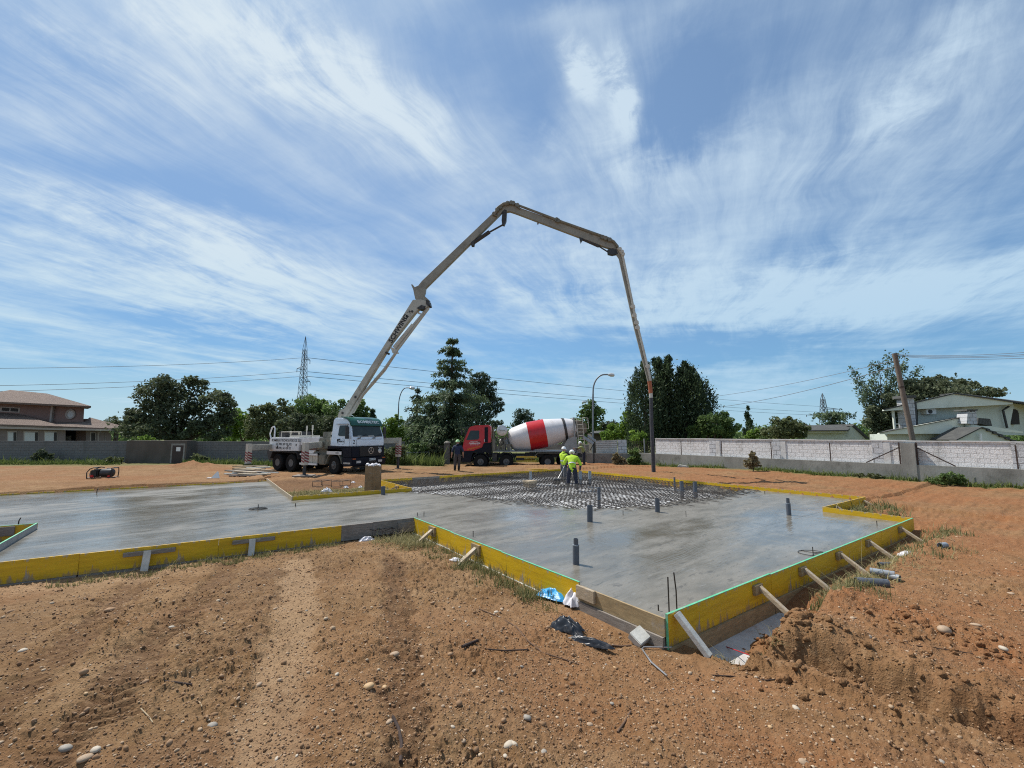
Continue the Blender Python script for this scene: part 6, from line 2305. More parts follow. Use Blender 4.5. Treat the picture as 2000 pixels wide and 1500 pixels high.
btree('holm_oak', 'large dark holm oak with a broken crown behind the dark housing', 350, 42,
      [(322, 772, 36, 34), (350, 800, 50, 44), (405, 800, 44, 40), (436, 795, 20, 28), (295, 818, 34, 30), (268, 830, 24, 26), (375, 760, 26, 22), (330, 840, 70, 26), (420, 838, 40, 26)],
      17000, .26, 'lf_oak', trunk=.4, seed=3, sub=11)
btree('shrub', 'bright yellow green shrub peeping over the dark housing', 290, 37, [(290, 858, 14, 7), (282, 861, 10, 5)], 900, .16, 'lf_bright', trunk=.05, seed=5, cat='shrub')
btree('broadleaf_tree', 'fresh green tree between the holm oak and the olive hedge', 472, 52, [(472, 822, 24, 22), (458, 838, 16, 26), (490, 832, 18, 24)], 3500, .30, 'lf_bright', trunk=.16, seed=7, group='broadleaf trees on the horizon')
btree('broadleaf_tree', 'olive green tree behind the rear end of the pump truck', 530, 43, [(520, 824, 34, 28), (550, 812, 30, 26), (500, 838, 24, 24), (548, 840, 44, 20)], 6500, .26, 'lf_olive', trunk=.2, seed=8, group='broadleaf trees on the horizon')
btree('broadleaf_tree', 'tallest mid green tree at the foot of the tall pylon', 612, 48, [(608, 797, 34, 26), (640, 806, 30, 24), (585, 812, 26, 22), (615, 825, 50, 26)], 7500, .28, 'lf_mid', trunk=.22, seed=9, group='broadleaf trees on the horizon')
btree('broadleaf_tree', 'dark bushy tree just behind the pump truck deck', 600, 40, [(575, 830, 30, 22), (620, 828, 34, 24), (590, 850, 50, 18), (650, 840, 30, 24)], 6500, .24, 'lf_oak', trunk=.2, seed=10, group='broadleaf trees on the horizon')
btree('broadleaf_tree', 'dark green tree right behind the lowest boom section', 680, 46, [(672, 808, 28, 26), (700, 800, 22, 20), (660, 830, 30, 30), (700, 830, 36, 26)], 6500, .27, 'lf_mid', trunk=.22, seed=12, group='broadleaf trees on the horizon')
btree('bamboo_clump', 'bright yellow green feathery clump right of the pump truck cab', 766, 39, [(760, 838, 14, 26), (776, 836, 14, 28), (768, 852, 22, 24), (786, 848, 10, 18)], 4200, .24, 'lf_bright', trunk=.08, seed=13, asp=3.2, hang=.3, cat='bamboo')
btree('broadleaf_tree', 'leafy dark tree left of the thin lamp pair behind the chute', 1150, 52, [(1150, 803, 20, 20), (1140, 822, 22, 20), (1165, 815, 18, 20), (1152, 842, 26, 18)], 4800, .27, 'lf_mid', trunk=.18, seed=15, group='broadleaf trees on the horizon')
btree('broadleaf_tree', 'low dark tree just right of the lamp pair', 1188, 54, [(1184, 836, 16, 14), (1196, 832, 12, 12), (1190, 848, 20, 12)], 2200, .27, 'lf_oak', trunk=.14, seed=16, group='broadleaf trees on the horizon')
btree('broadleaf_tree', 'bright green tree left of the dark cypresses', 1222, 41, [(1226, 826, 20, 20), (1205, 842, 22, 16), (1238, 842, 22, 22), (1190, 850, 16, 10)], 4500, .22, 'lf_bright', trunk=.14, seed=17, group='broadleaf trees on the horizon')
btree('broadleaf_tree', 'rounded mid green tree at the right foot of the dark cypresses', 1395, 36, [(1392, 828, 30, 26), (1418, 836, 20, 22), (1370, 842, 22, 20), (1400, 848, 36, 16)], 6500, .20, 'lf_mid', trunk=.2, seed=18, group='broadleaf trees on the horizon')
btree('shrub', 'yellowish green bush at the foot of the thin cypress', 1470, 40, [(1469, 848, 12, 9), (1462, 853, 9, 6)], 900, .18, 'lf_bright', trunk=.06, seed=19, cat='shrub')
btree('shrub', 'wide dark green bush over the white wall beside the low building', 1530, 38, [(1515, 838, 24, 20), (1545, 832, 26, 18), (1565, 842, 16, 16), (1530, 848, 44, 14)], 5500, .20, 'lf_olive', trunk=.18, seed=20, cat='shrub')
btree('carob_tree', 'wide umbrella shaped dark tree behind the green house', 1830, 44,
      [(1750, 785, 34, 24), (1790, 758, 40, 20), (1840, 750, 46, 17), (1890, 757, 36, 16), (1928, 766, 24, 9), (1765, 815, 40, 32), (1725, 822, 26, 34), (1820, 772, 60, 20), (1940, 770, 18, 6)],
      17000, .27, 'lf_carob', trunk=.34, seed=21, sub=12)


def conifer(label, u0, vtop, Y, spread, mat, name='cedar_tree', zb=0.0, seed=1, n_whorl=26, size=.30, droop=.25, dense=1.0, lean=0.0, prof=None, up=0.1, trunkr=.3, first=.08, group=None):
    """trunk with whorls of flat, drooping sprays; spread(t) is the half width at the relative height t"""
    b = AT(u0, 900, Y)
    b.z = zb
    H = AT(u0, vtop, Y).z - zb
    rg = random.Random(seed)
    T_ = thing(name, label, 'tree', b, group=group)
    tr = MB()
    tr.tube([(0, 0, -.4), (lean * .3, 0, H * .4), (lean, 0, H * .985)], [trunkr, trunkr * .7, .02], 10)
    lv = Leaves(seed)
    for i in range(n_whorl):
        t = first + (1 - first) * (i + rg.uniform(-.5, .5)) / n_whorl
        t = min(max(t, .03), .985)
        R_ = spread(t) * rg.uniform(.72, 1.15)
        nb = rg.choice((5, 6, 7)) if t < .6 else rg.choice((3, 4, 5))
        a0 = rg.uniform(0, 6.28)
        for k in range(nb):
            an = a0 + 6.28 * k / nb + rg.uniform(-.3, .3)
            L = R_ * rg.uniform(.5, 1.12)
            z0 = H * t
            m = max(4, int(L * 3.2))
            pts = []
            dr = droop * rg.uniform(.6, 1.4)
            for j in range(m + 1):
                s = j / m
                pts.append(Vector((lean * t + math.cos(an) * L * s, math.sin(an) * L * s, z0 + up * L * s * 2 - dr * L * s * s)))
            tr.tube([pts[0], pts[m // 2], pts[-1]], [.05 * trunkr / .3 * (1 - t) + .018, .025, .008], 5)
            P = np.array([tuple(p) for p in pts])
            tl = rg.uniform(.15, .75)
            for j in range(1, m + 1):
                s = j / m
                w_ = .16 * L * (1 - .55 * s) + .12
                cnt = int(13 * dense * (1 + .6 * (1 - s)))
                q = P[j] + lv.r.normal(size=(cnt, 3)) * np.array([w_ * .55, w_ * .55, .055 + .035 * L])
                q[:, 2] -= np.abs(lv.r.normal(size=cnt)) * (.085 + .05 * L)
                lv.quads(q, size, asp=3.0, tint=min(1, tl + .25 * s), axis=np.array([math.cos(an) * .7, math.sin(an) * .7, -.35]), hang=.25)
    tr.build('trunk', M['bark'], T_)
    lv.build('crown', M[mat], T_)
    return T_


def cedar_sp(t):
    if t < .50:
        return 4.7 * (1 - .35 * (t / .50) ** 2) * (.75 + .25 * min(1, t / .1))
    k = (t - .50) / .50
    return max(.35, 2.5 * (1 - k) ** .65)


conifer('tall deodar cedar with open tiered top and wide dark skirts', 880, 655, 39, cedar_sp, 'lf_cedar', seed=31, n_whorl=17, size=.30, droop=.42, dense=2.0, trunkr=.33, up=.20)
conifer('smaller bluish cedar left of the tall one', 812, 753, 43, lambda t: max(.15, 2.5 * (1 - t) ** .8), 'lf_pine', seed=32, n_whorl=15, size=.30, droop=.3, trunkr=.2, group=None)
conifer('low dark cedar skirt filling in between the tall cedar and the lamp', 838, 788, 38, lambda t: max(.3, 3.2 * (1 - t) ** .6), 'lf_cedar', seed=36, n_whorl=13, size=.32, droop=.4, trunkr=.2, dense=1.2)
conifer('dark pointed conifer behind the pump truck cab', 724, 796, 44, lambda t: max(.1, 1.25 * (1 - t) ** .8), 'lf_cypress', name='conifer', seed=33, n_whorl=14, size=.24, droop=-.3, trunkr=.15, dense=1.6)
conifer('stub topped flat branched cedar beside the distant pylon', 1636, 797, 58, lambda t: 3.2 * (1 - .3 * t) * (.5 + .5 * abs(math.sin(t * 9))), 'lf_cedar', seed=34, n_whorl=9, size=.40, droop=.05, up=.02, trunkr=.55, first=.3)
conifer('small dark conifer over the roof of the low building', 1578, 824, 62, lambda t: max(.1, 2.0 * (1 - t)), 'lf_pine', name='conifer', seed=35, n_whorl=9, size=.38, droop=.2, trunkr=.15)
btree('pine_tree', 'rounded dark pine leaning right behind the cedar', 930, 45,
      [(938, 742, 18, 14), (952, 760, 24, 18), (925, 770, 22, 22), (962, 785, 22, 16), (945, 805, 24, 16), (972, 798, 14, 8), (915, 800, 24, 26), (930, 830, 28, 18)],
      11000, .26, 'lf_pine', trunk=.26, seed=41, sub=13, asp=2.6)
btree('pine_tree', 'small dark pine between the cedar and the mixer drum', 960, 50, [(962, 830, 14, 9), (952, 838, 10, 8), (975, 826, 8, 6)], 1200, .28, 'lf_pine', trunk=.14, seed=42, asp=2.6)
btree('conifer', 'tufted twin topped conifer behind the mixer drum', 1022, 60, [(1012, 810, 12, 12), (1030, 812, 14, 12), (1020, 830, 22, 18), (1038, 830, 12, 12), (1008, 836, 12, 16)], 3200, .32, 'lf_pine', trunk=.2, seed=43, asp=2.6)


def plume(label, u0, vtop, Y, w_, n, mat, name='cypress', zb=0.0, seed=1, size=.24, zlow=.0, group=None, lean=0.0):
    b = AT(u0, 900, Y)
    b.z = zb
    H = AT(u0, vtop, Y).z - zb
    T_ = thing(name, label, 'tree', b, group=group)
    tr = MB()
    tr.tube([(0, 0, -.4), (lean * .4, 0, H * .4), (lean, 0, H * .9)], [.16 + w_ * .05, .12, .03], 8)
    tr.build('trunk', M['bark'], T_)
    lv = Leaves(seed)
    rg = random.Random(seed)
    k = max(10, int(n / 260))
    for i in range(k):
        t = zlow + (1 - zlow) * ((i + rg.random()) / k)
        R_ = w_ * min(1, (1.02 - t) * 2.1) ** .8 * (.75 + .25 * min(1, t / .12))
        an = rg.uniform(0, 6.28)
        c = np.array([math.cos(an) * R_ * .62 + lean * t, math.sin(an) * R_ * .62, H * t])
        rs = R_ * rg.uniform(.35, .55) + .08
        m = n // k
        P = c + lv.r.normal(size=(m, 3)) * np.array([rs * .5, rs * .5, rs * .8])
        ax = np.array([math.cos(an) * .5, math.sin(an) * .5, .9])
        P[: m // 5] = c + ax * (rs * 1.1) + lv.r.normal(size=(m // 5, 3)) * np.array([rs * .16, rs * .16, rs * .4])
        lv.quads(P, size, asp=2.6, tint=rg.uniform(.1, .85), axis=ax)
    lv.build('crown', M[mat], T_)
    return T_


G_ = 'dark cypresses standing together'
plume('leftmost dark cypress of the group, with ragged left side', 1262, 706, 38, 1.75, 8200, 'lf_cypress', seed=51, group=G_, lean=.2, zlow=.1)
plume('dark cypress with two points, second from the left of the group', 1290, 702, 39, 1.8, 8600, 'lf_cypress', seed=52, group=G_, zlow=.16)
plume('tallest pointed dark cypress in the middle of the group', 1316, 700, 38.5, 1.9, 9000, 'lf_cypress', seed=53, group=G_, zlow=.16)
plume('broad dark cypress fourth from the left of the group', 1341, 709, 38, 1.9, 9000, 'lf_cypress', seed=54, group=G_, zlow=.16, lean=.3)
plume('rightmost dark cypress of the group, sloping down to the right', 1362, 735, 38, 1.7, 7600, 'lf_cypress', seed=55, group=G_, zlow=.12, lean=.5)
plume('short dark cypress behind the others at the right of the group', 1375, 765, 39, 1.1, 2600, 'lf_cypress', seed=57, group=G_, zlow=.1)
plume('lone thin cypress left of the wide bush', 1468, 794, 50, .62, 2600, 'lf_cypress', seed=56, size=.26)

# poplar: thin upright stems with loose leaves
b = AT(1730, 900, 45); b.z = 0
PO = thing('poplar_tree', 'tall loose leaved poplar with upright stems beside the wooden pole', 'tree', b)
tr, lv, rg = MB(), Leaves(61), random.Random(61)
for (u, v, u0, v0) in ((1664, 718, 1712, 850), (1682, 735, 1712, 850), (1700, 706, 1722, 850), (1716, 704, 1724, 840), (1735, 694, 1728, 840), (1752, 692, 1734, 840), (1768, 696, 1738, 830), (1795, 718, 1745, 800),
                       (1690, 760, 1716, 850), (1745, 740, 1730, 850), (1703, 740, 1716, 860)):
    p, q = AT(u0, v0, 45 + rg.uniform(-1, 1)) - b, AT(u, v, 45 + rg.uniform(-1.5, 1.5)) - b
    pts = limb(tr, (p.x * .6, 0, 1.0), p, .10, .08, .05, rg, 3, 6)[:1] + limb(tr, p, q, .08, .015, .10, rg, 6, 6)
    for i in range(46):
        t = rg.random() ** .75
        c = p.lerp(q, t)
        rs = .30 * (1 - .45 * t)
        c = np.array(c) + lv.r.normal(size=3) * np.array([rs * .6, rs * .6, .3])
        m = rg.randint(6, 20)
        lv.quads(c + lv.r.normal(size=(m, 3)) * .17, .19, asp=1.3, tint=rg.uniform(.1, .9))
tr.build('trunk', M['bark'], PO)
lv.build('crown', M['lf_poplar'], PO)
# palm by the pink house
b = AT(222, 900, 52); b.z = 0
PA = thing('palm_tree', 'low palm top showing between the pink house roof and the holm oak', 'palm', b)
tr, lv, rg = MB(), Leaves(62), random.Random(62)
hp = AT(222, 828, 52).z
tr.tube([(0, 0, -.3), (0, 0, hp)], [.25, .2], 8)
for k in range(26):
    an, el = rg.uniform(0, 6.28), rg.uniform(-.2, 1.2)
    L = 1.9
    for j in range(14):
        s = j / 13
        c = np.array([math.cos(an) * L * s * math.cos(el), math.sin(an) * L * s * math.cos(el), hp + math.sin(el) * L * s - .9 * s * s])
        lv.quads(c + lv.r.normal(size=(5, 3)) * .06, .42, asp=7, tint=rg.uniform(.2, .7), axis=np.array([math.cos(an), math.sin(an), -.5]))
tr.build('trunk', M['bark'], PA)
lv.build('fronds', M['lf_olive'], PA)

# bushes at the walls and in the weeds
B_ = 'bushes along the walls'
for name, label, u0, Y, lobes, n, size, mat in (
        ('bush', 'dark green bush in the gate gap at the end of the low wall', 1238, 33.6, [(1238, 890, 11, 14), (1232, 902, 9, 10), (1246, 900, 8, 10)], 1500, .15, 'lf_mid'),
        ('dry_bush', 'dry brown bush against the low wall left of the gate gap', 1207, 33.4, [(1203, 898, 9, 14), (1214, 904, 12, 9)], 1300, .15, 'lf_dry'),
        ('spiky_shrub', 'pale bare stemmed shrub showing in the gate gap', 1245, 35.8, [(1240, 852, 14, 14), (1252, 856, 12, 14)], 900, .2, 'lf_bright'),
        ('bush', 'brownish dry bush against the low wall under the second pilaster', 1470, 25.6, [(1469, 898, 9, 14), (1462, 906, 10, 9), (1478, 906, 8, 7), (1470, 886, 4, 6)], 1400, .12, 'lf_dry'),
        ('bush', 'dark green bush at the foot of the low wall near the right end', 1850, 19.3, [(1838, 935, 14, 9), (1858, 932, 16, 11), (1876, 938, 14, 7), (1850, 941, 28, 6)], 2600, .09, 'lf_mid'),
        ('bush', 'low straggly bush left of the concrete pier', 1710, 22.0, [(1700, 929, 12, 5), (1722, 932, 16, 5), (1680, 928, 8, 4)], 1000, .09, 'lf_olive'),
        ('bush', 'pale bush in the weeds right of the pump truck bumper', 770, 32.0, [(764, 886, 14, 13), (782, 880, 12, 14), (772, 900, 20, 7)], 2400, .15, 'lf_olive'),
        ('bush', 'tall leafy bush between the rail fence and the brick wall', 818, 34.6, [(812, 880, 14, 16), (828, 878, 12, 18), (818, 894, 20, 9)], 2400, .16, 'lf_mid'),
        ('bush', 'dark bush hanging over the brick garden wall', 846, 35.2, [(842, 878, 14, 12), (856, 882, 12, 9), (838, 890, 8, 10)], 1900, .16, 'lf_oak'),
        ('bush', 'weedy bush left of the rail fence by the truck leg', 742, 33.2, [(742, 884, 16, 12), (730, 892, 14, 9)], 1600, .16, 'lf_olive'),
        ('bush', 'dark bush against the grey wall left of the housing', 84, 33.0, [(86, 886, 8, 10), (76, 892, 10, 8), (96, 893, 7, 6)], 1200, .15, 'lf_oak'),
        ('bush', 'pale weedy bush right of the brown door', 388, 32.6, [(386, 895, 10, 10), (398, 898, 9, 7)], 1000, .14, 'lf_olive'),
        ('bush', 'straw coloured weeds between the pink house wall and the generator', 238, 32.4, [(232, 898, 14, 6), (215, 899, 10, 4)], 900, .14, 'lf_olive')):
    btree(name, label, u0, Y, lobes, n, size, mat, trunk=.03, seed=int(u0), cat='bush', sub=6, limbs=True, group=B_ if name == 'bush' else None, zb=-.05)

# ------------------------------------------------------------------ people
M['skin'] = pbr('skin', (0.36, 0.20, 0.14), 0.6, var=0.1)
M['hivis_dull'] = pbr('dull_yellow_cloth', (0.24, 0.27, 0.10), 0.8, var=0.2, scale=8, bump=0.01, bscale=9)  # darker, duller yellow than the other high-visibility cloth
M['hivis'] = pbr('high_visibility_yellow', (0.42, 0.62, 0.02), 0.7, var=0.12, scale=8, bump=0.01, bscale=9)
M['navy_cloth'] = pbr('navy_cloth', (0.012, 0.015, 0.032), 0.85, var=0.3, scale=6, bump=0.012, bscale=9)
M['blue_cloth'] = pbr('dark_blue_cloth', (0.018, 0.026, 0.060), 0.85, var=0.3, scale=6, bump=0.012, bscale=9)
M['grey_cloth'] = pbr('grey_work_cloth', (0.085, 0.085, 0.09), 0.9, var=0.3, scale=6, bump=0.012, bscale=9, dirt=((0.22, 0.21, 0.2), 0.3, 6))
M['brown_cloth'] = pbr('brown_grey_cloth', (0.075, 0.062, 0.062), 0.9, var=0.3, scale=6, bump=0.012, bscale=9)
M['boot'] = pbr('concrete_splashed_boot', (0.13, 0.13, 0.125), 0.8, var=0.4, scale=9)
M['black_boot'] = pbr('black_boot', (0.015, 0.014, 0.013), 0.7)
M['white_helmet'] = pbr('white_helmet', (0.72, 0.73, 0.72), 0.3, var=0.06)
M['green_helmet'] = pbr('pale_green_helmet', (0.42, 0.70, 0.34), 0.35, var=0.06)
M['reflective'] = pbr('reflective_band', (0.50, 0.51, 0.52), 0.4, var=0.1)
M['hair'] = pbr('dark_hair', (0.02, 0.015, 0.012), 0.8)


def person(label, loc, rz, J, mats, helmet, band=True, group=None):
    """J: joint positions (x right, y ahead, z up); one skinned body, its regions coloured by the nearest limb"""
    V, E, RD, seg_ = [], [], [], []

    def v(p, r):
        V.append(tuple(p)); RD.append(r * (1.0 if r < .035 or .085 < r < .093 else 1.22))
        return len(V) - 1

    def e(a, b, mat):
        E.append((a, b)); seg_.append((Vector(V[a]), Vector(V[b]), (RD[a] + RD[b]) / 2, mat))
    g_ = lambda k: Vector(J[k])
    pel = v(g_('pelvis'), .155)
    wai = v(g_('waist'), .145)
    che = v(g_('chest'), .175)
    nb = v(g_('neck'), .085)
    nk = v(g_('neck').lerp(g_('head'), .45), .058)
    hd = v(g_('head'), .092)
    hd2 = v(g_('head') + (g_('head') - g_('neck')).normalized() * .09, .088)
    e(pel, wai, 'top'); e(wai, che, 'top'); e(che, nb, 'top'); e(nb, nk, 'skin'); e(nk, hd, 'skin'); e(hd, hd2, 'skin')
    fd = Vector(J.get('look', (0, 1, 0))).normalized()
    nose = v(g_('head') + fd * .112 + Vector((0, 0, .0)), .016)
    chin = v(g_('head') + fd * .06 - Vector((0, 0, .085)), .045)
    e(hd, nose, 'skin'); e(hd, chin, 'skin')
    for s, S in ((-1, 'L'), (1, 'R')):
        hp = v(g_('hip' + S), .105); kn = v(g_('knee' + S), .075); an = v(g_('ankle' + S), .058); to = v(g_('toe' + S), .045)
        mid = v(g_('hip' + S).lerp(g_('knee' + S), .45), .098)
        cf = v(g_('knee' + S).lerp(g_('ankle' + S), .35), .075)
        e(pel, hp, 'leg'); e(hp, mid, 'leg'); e(mid, kn, 'leg'); e(kn, cf, 'leg'); e(cf, an, 'boot'); e(an, to, 'boot')
        sh = v(g_('sh' + S), .082); el = v(g_('el' + S), .055); wr = v(g_('wr' + S), .036)
        um = v(g_('sh' + S).lerp(g_('el' + S), .5), .068)
        e(che, sh, 'top'); e(sh, um, 'sleeve'); e(um, el, 'sleeve'); e(el, wr, 'cuff')
        d = (g_('wr' + S) - g_('el' + S)).normalized()
        sd = d.cross(fd)
        sd = sd.normalized() if sd.length > .1 else d.orthogonal().normalized()
        up = sd.cross(d)
        pl = v(g_('wr' + S) + d * .06, .034)
        e(wr, pl, 'hand')
        for k, (off, ln) in enumerate(((-.027, .062), (-.009, .074), (.009, .07), (.027, .055))):
            a1 = v(g_('wr' + S) + d * .095 + sd * off, .0095)
            a2 = v(g_('wr' + S) + d * (.095 + ln * .55) + sd * off + up * .012, .0088)
            a3 = v(g_('wr' + S) + d * (.095 + ln * .8) + sd * off + up * .035, .008)
            e(pl, a1, 'hand'); e(a1, a2, 'hand'); e(a2, a3, 'hand')
        t1 = v(g_('wr' + S) + d * .055 - s * sd * .042 + up * .012, .011)
        t2 = v(g_('wr' + S) + d * .09 - s * sd * .052 + up * .03, .0095)
        e(pl, t1, 'hand'); e(t1, t2, 'hand')
    me = bpy.data.meshes.new('body')
    me.from_pydata(V, E, [])
    ob = bpy.data.objects.new('body', me)
    C.objects.link(ob)
    md = ob.modifiers.new('skin', 'SKIN')
    md.branch_smoothing = 0.3
    sk = me.skin_vertices[0].data
    for i, r in enumerate(RD):
        sk[i].radius = (r, r * (.78 if i in (pel, wai, che) else 1))
        sk[i].use_root = (i == pel)
    sb_ = ob.modifiers.new('sub', 'SUBSURF')
    sb_.levels = sb_.render_levels = 1
    dg = bpy.context.evaluated_depsgraph_get()
    m2 = bpy.data.meshes.new_from_object(ob.evaluated_get(dg))
    bpy.data.objects.remove(ob)
    m2.name = 'body'
    keys = ['top', 'sleeve', 'cuff', 'hand', 'skin', 'leg', 'boot']
    m2.materials.clear()
    for k in keys:
        m2.materials.append(M[mats[k]])
    for p in m2.polygons:
        c = p.center
        best, bk = 1e9, 'top'
        for a, b, r, k in seg_:
            ab = b - a
            t = max(0, min(1, (c - a).dot(ab) / max(ab.length_squared, 1e-9)))
            dd = (c - a - ab * t).length / max(r, .02)
            if dd < best:
                best, bk = dd, k
        p.material_index = keys.index(bk)
        p.use_smooth = True
    root = thing('person', label, 'person', loc, rz, group)
    b = bpy.data.objects.new('body', m2)
    C.objects.link(b)
    b.parent = root
    # helmet: dome with a rim and a peak
    ax = (g_('head') - g_('neck')).normalized()
    hc = g_('head') + ax * .055
    h = MB()
    h.lathe([(0, .128), (.012, .132), (.02, .122), (.07, .116), (.115, .088), (.138, .045), (.145, .01)], hc, ax, 22)
    pk = (fd - ax * fd.dot(ax)).normalized()
    sdx = ax.cross(pk)
    h.prism3([hc + pk * .10 - sdx * .085, hc + pk * .165 - sdx * .05, hc + pk * .18, hc + pk * .165 + sdx * .05, hc + pk * .10 + sdx * .085], ax * .012)
    h.build('helmet', M[helmet], root)
    ey = MB()
    for s in (-1, 1):
        ey.lathe([(-.006, .004), (0, .011), (.006, .004)], g_('head') + fd * .088 + fd.cross(ax).normalized() * s * .033 + ax * .022, fd, 8)
    ey.build('eyes', M['black'], root)
    if band:
        bb = MB()
        a_, b_ = g_('waist'), g_('chest')
        for t, rr_ in ((.02, .165),):
            c = a_.lerp(b_, t)
            ax2 = (b_ - a_).normalized()
            n = 20
            sx2 = Vector((1, 0, 0)); sy2 = ax2.cross(sx2)
            vs, fs = [], []
            for i in range(n):
                an = 2 * math.pi * i / n
                q = c + sx2 * math.cos(an) * rr_ * 1.02 + sy2 * math.sin(an) * rr_ * .86
                vs += [q - ax2 * .03, q + ax2 * .03]
            for i in range(n):
                j = (i + 1) % n
                fs.append((2 * i, 2 * j, 2 * j + 1, 2 * i + 1))
            bb.add(vs, fs)
        bb.build('reflective_band', M['reflective'], root)
    return root


def pose(**kw):
    J = dict(pelvis=(0, 0, .95), waist=(0, 0, 1.10), chest=(0, 0, 1.32), neck=(0, 0.01, 1.50), head=(0, .03, 1.63),
             hipL=(-.10, 0, .90), kneeL=(-.12, .02, .50), ankleL=(-.13, -.02, .08), toeL=(-.15, .15, .04),
             hipR=(.10, 0, .90), kneeR=(.12, .02, .50), ankleR=(.13, -.02, .08), toeR=(.15, .15, .04),
             shL=(-.20, 0, 1.43), elL=(-.27, -.03, 1.15), wrL=(-.29, .05, .90), shR=(.20, 0, 1.43), elR=(.27, -.03, 1.15), wrR=(.29, .05, .90))
    J.update(kw)
    return J


CB = R(0)
p = G(1118, 957, -.20)
person('worker in a fluorescent top and navy trousers seen from behind, bending over the rebar', (p.x, p.y, -.21), R(-8),
       pose(pelvis=(0, -.05, .98), waist=(0, .04, 1.13), chest=(0, .20, 1.33), neck=(0, .33, 1.46), head=(0, .40, 1.57), look=(0, .8, -.5),
            hipL=(-.11, -.03, .93), kneeL=(-.17, .03, .5), ankleL=(-.20, -.03, .08), toeL=(-.23, .14, .04), hipR=(.11, -.03, .93), kneeR=(.16, .04, .5), ankleR=(.19, -.02, .08), toeR=(.22, .15, .04),
            shL=(-.22, .24, 1.42), elL=(-.36, .26, 1.14), wrL=(-.24, .46, .98), shR=(.22, .24, 1.42), elR=(.38, .20, 1.13), wrR=(.36, .34, .90)),
       dict(top='hivis', sleeve='hivis', cuff='navy_cloth', hand='skin', skin='skin', leg='navy_cloth', boot='boot'), 'white_helmet')
p2 = G(1101, 942, -.20)
person('worker in a yellow vest and grey trousers holding a tool, left of the bending worker', (p2.x, p2.y, -.21), R(-50),
       pose(look=(.2, 1, -.2), shL=(-.20, .02, 1.43), elL=(-.30, .12, 1.18), wrL=(-.18, .30, 1.02), shR=(.20, 0, 1.43), elR=(.30, -.02, 1.17), wrR=(.26, .20, 1.00),
            kneeL=(-.10, .06, .5), ankleL=(-.10, -.02, .08), kneeR=(.12, -.02, .5), ankleR=(.13, -.12, .08), toeR=(.15, .04, .04)),
       dict(top='hivis', sleeve='grey_cloth', cuff='grey_cloth', hand='skin', skin='skin', leg='grey_cloth', boot='boot'), 'white_helmet')
p3 = AT(1141, 912, 31.4)
person('man in a dull yellow top and dark trousers leaning toward the mixer chute', (p3.x, p3.y, p3.z), R(86),
       pose(pelvis=(0, -.02, .95), waist=(0, .02, 1.10), chest=(0, .10, 1.32), neck=(0, .16, 1.49), head=(0, .22, 1.61), shL=(-.2, .12, 1.43), elL=(-.22, .38, 1.33), wrL=(-.12, .62, 1.30),
            shR=(.2, .12, 1.43), elR=(.22, .38, 1.28), wrR=(.10, .62, 1.18)),
       dict(top='hivis_dull', sleeve='hivis_dull', cuff='grey_cloth', hand='skin', skin='skin', leg='navy_cloth', boot='black_boot'), 'white_helmet', band=False)
p4 = G(893, 920, 0)
z4 = ground_z(p4.x, p4.y)
p4 = G(893, 920, z4)
person('man in a dark blue top and pale green helmet standing alone before the mixer truck', (p4.x, p4.y, z4), R(8),
       pose(look=(.8, .5, 0), elL=(-.30, -.06, 1.16), wrL=(-.34, .0, .90), elR=(.32, -.06, 1.17), wrR=(.33, .02, .92), ankleL=(-.14, -.02, .08), kneeL=(-.12, .02, .5), kneeR=(.10, .04, .5), ankleR=(.09, .04, .08), toeR=(.10, .2, .04)),
       dict(top='blue_cloth', sleeve='blue_cloth', cuff='skin', hand='skin', skin='skin', leg='brown_cloth', boot='black_boot'), 'green_helmet', band=False)
# the tool between the workers
hd_ = G(1087, 946, -.10)
tl = thing('vibrating_screed', 'small dark motor head on a long handle beside the grey trousered worker', 'tool', (hd_.x, hd_.y, -.12))
o = MB()
o.box((0, 0, .12), (.34, .26, .16))
o.tube([(-.12, 0, .22), (.14, 0, .22)], .085, 12)
o.build('motor_head', M['dark_metal'], tl, bevel=.02)
o = MB()
o.tube([(0.02, 0, .2), (.25, .15, .55), (p2.x + .12 - hd_.x, p2.y - .12 - hd_.y, .95)], .018, 7)
o.build('handle', M['steel'], tl)

# ------------------------------------------------------------------ things lying about
def crumple(n, sx2, sy2, amp, seed, h=0.0, freq=4.0):
    """a creased sheet of plastic or cloth as a thin doubled grid"""
    x, y = np.meshgrid(np.linspace(-1, 1, n), np.linspace(-1, 1, n), indexing='ij')
    ang = np.arctan2(y, x)
    rad = np.maximum(np.abs(x), np.abs(y))
    sq = rad / np.maximum(np.hypot(x, y), 1e-6)
    sq = sq * .6 + .4
    k = sq * (1 + .22 * fbm(np.cos(ang) * 1.2 + 5, np.sin(ang) * 1.2, 2, seed))
    X = x * sx2 * k + .12 * sx2 * fbm(x * 1.6, y * 1.6, 2, seed + 5)
    Y = y * sy2 * k + .12 * sy2 * fbm(x * 1.6, y * 1.6, 2, seed + 6)
    rg = 1 - np.abs(fbm(x * 1.3 + 3, y * 1.0, 2, seed + 9)) * 1.3
    fold = np.abs(fbm(x * 2.6 + 1, y * 1.8, 2, seed + 11))
    Z = (amp * np.clip(rg, 0, 1) + h) * (1 - rad ** 2.2) + .22 * amp * fold + .006
    V = np.stack([X, Y, Z], -1).reshape(-1, 3)
    i2 = np.arange(n * n).reshape(n, n)
    Fq = np.stack([i2[:-1, :-1], i2[1:, :-1], i2[1:, 1:], i2[:-1, 1:]], -1).reshape(-1, 4)
    V2 = V - np.array([0, 0, .005])
    return np.concatenate([V, V2]), np.concatenate([Fq, Fq[:, ::-1] + n * n])


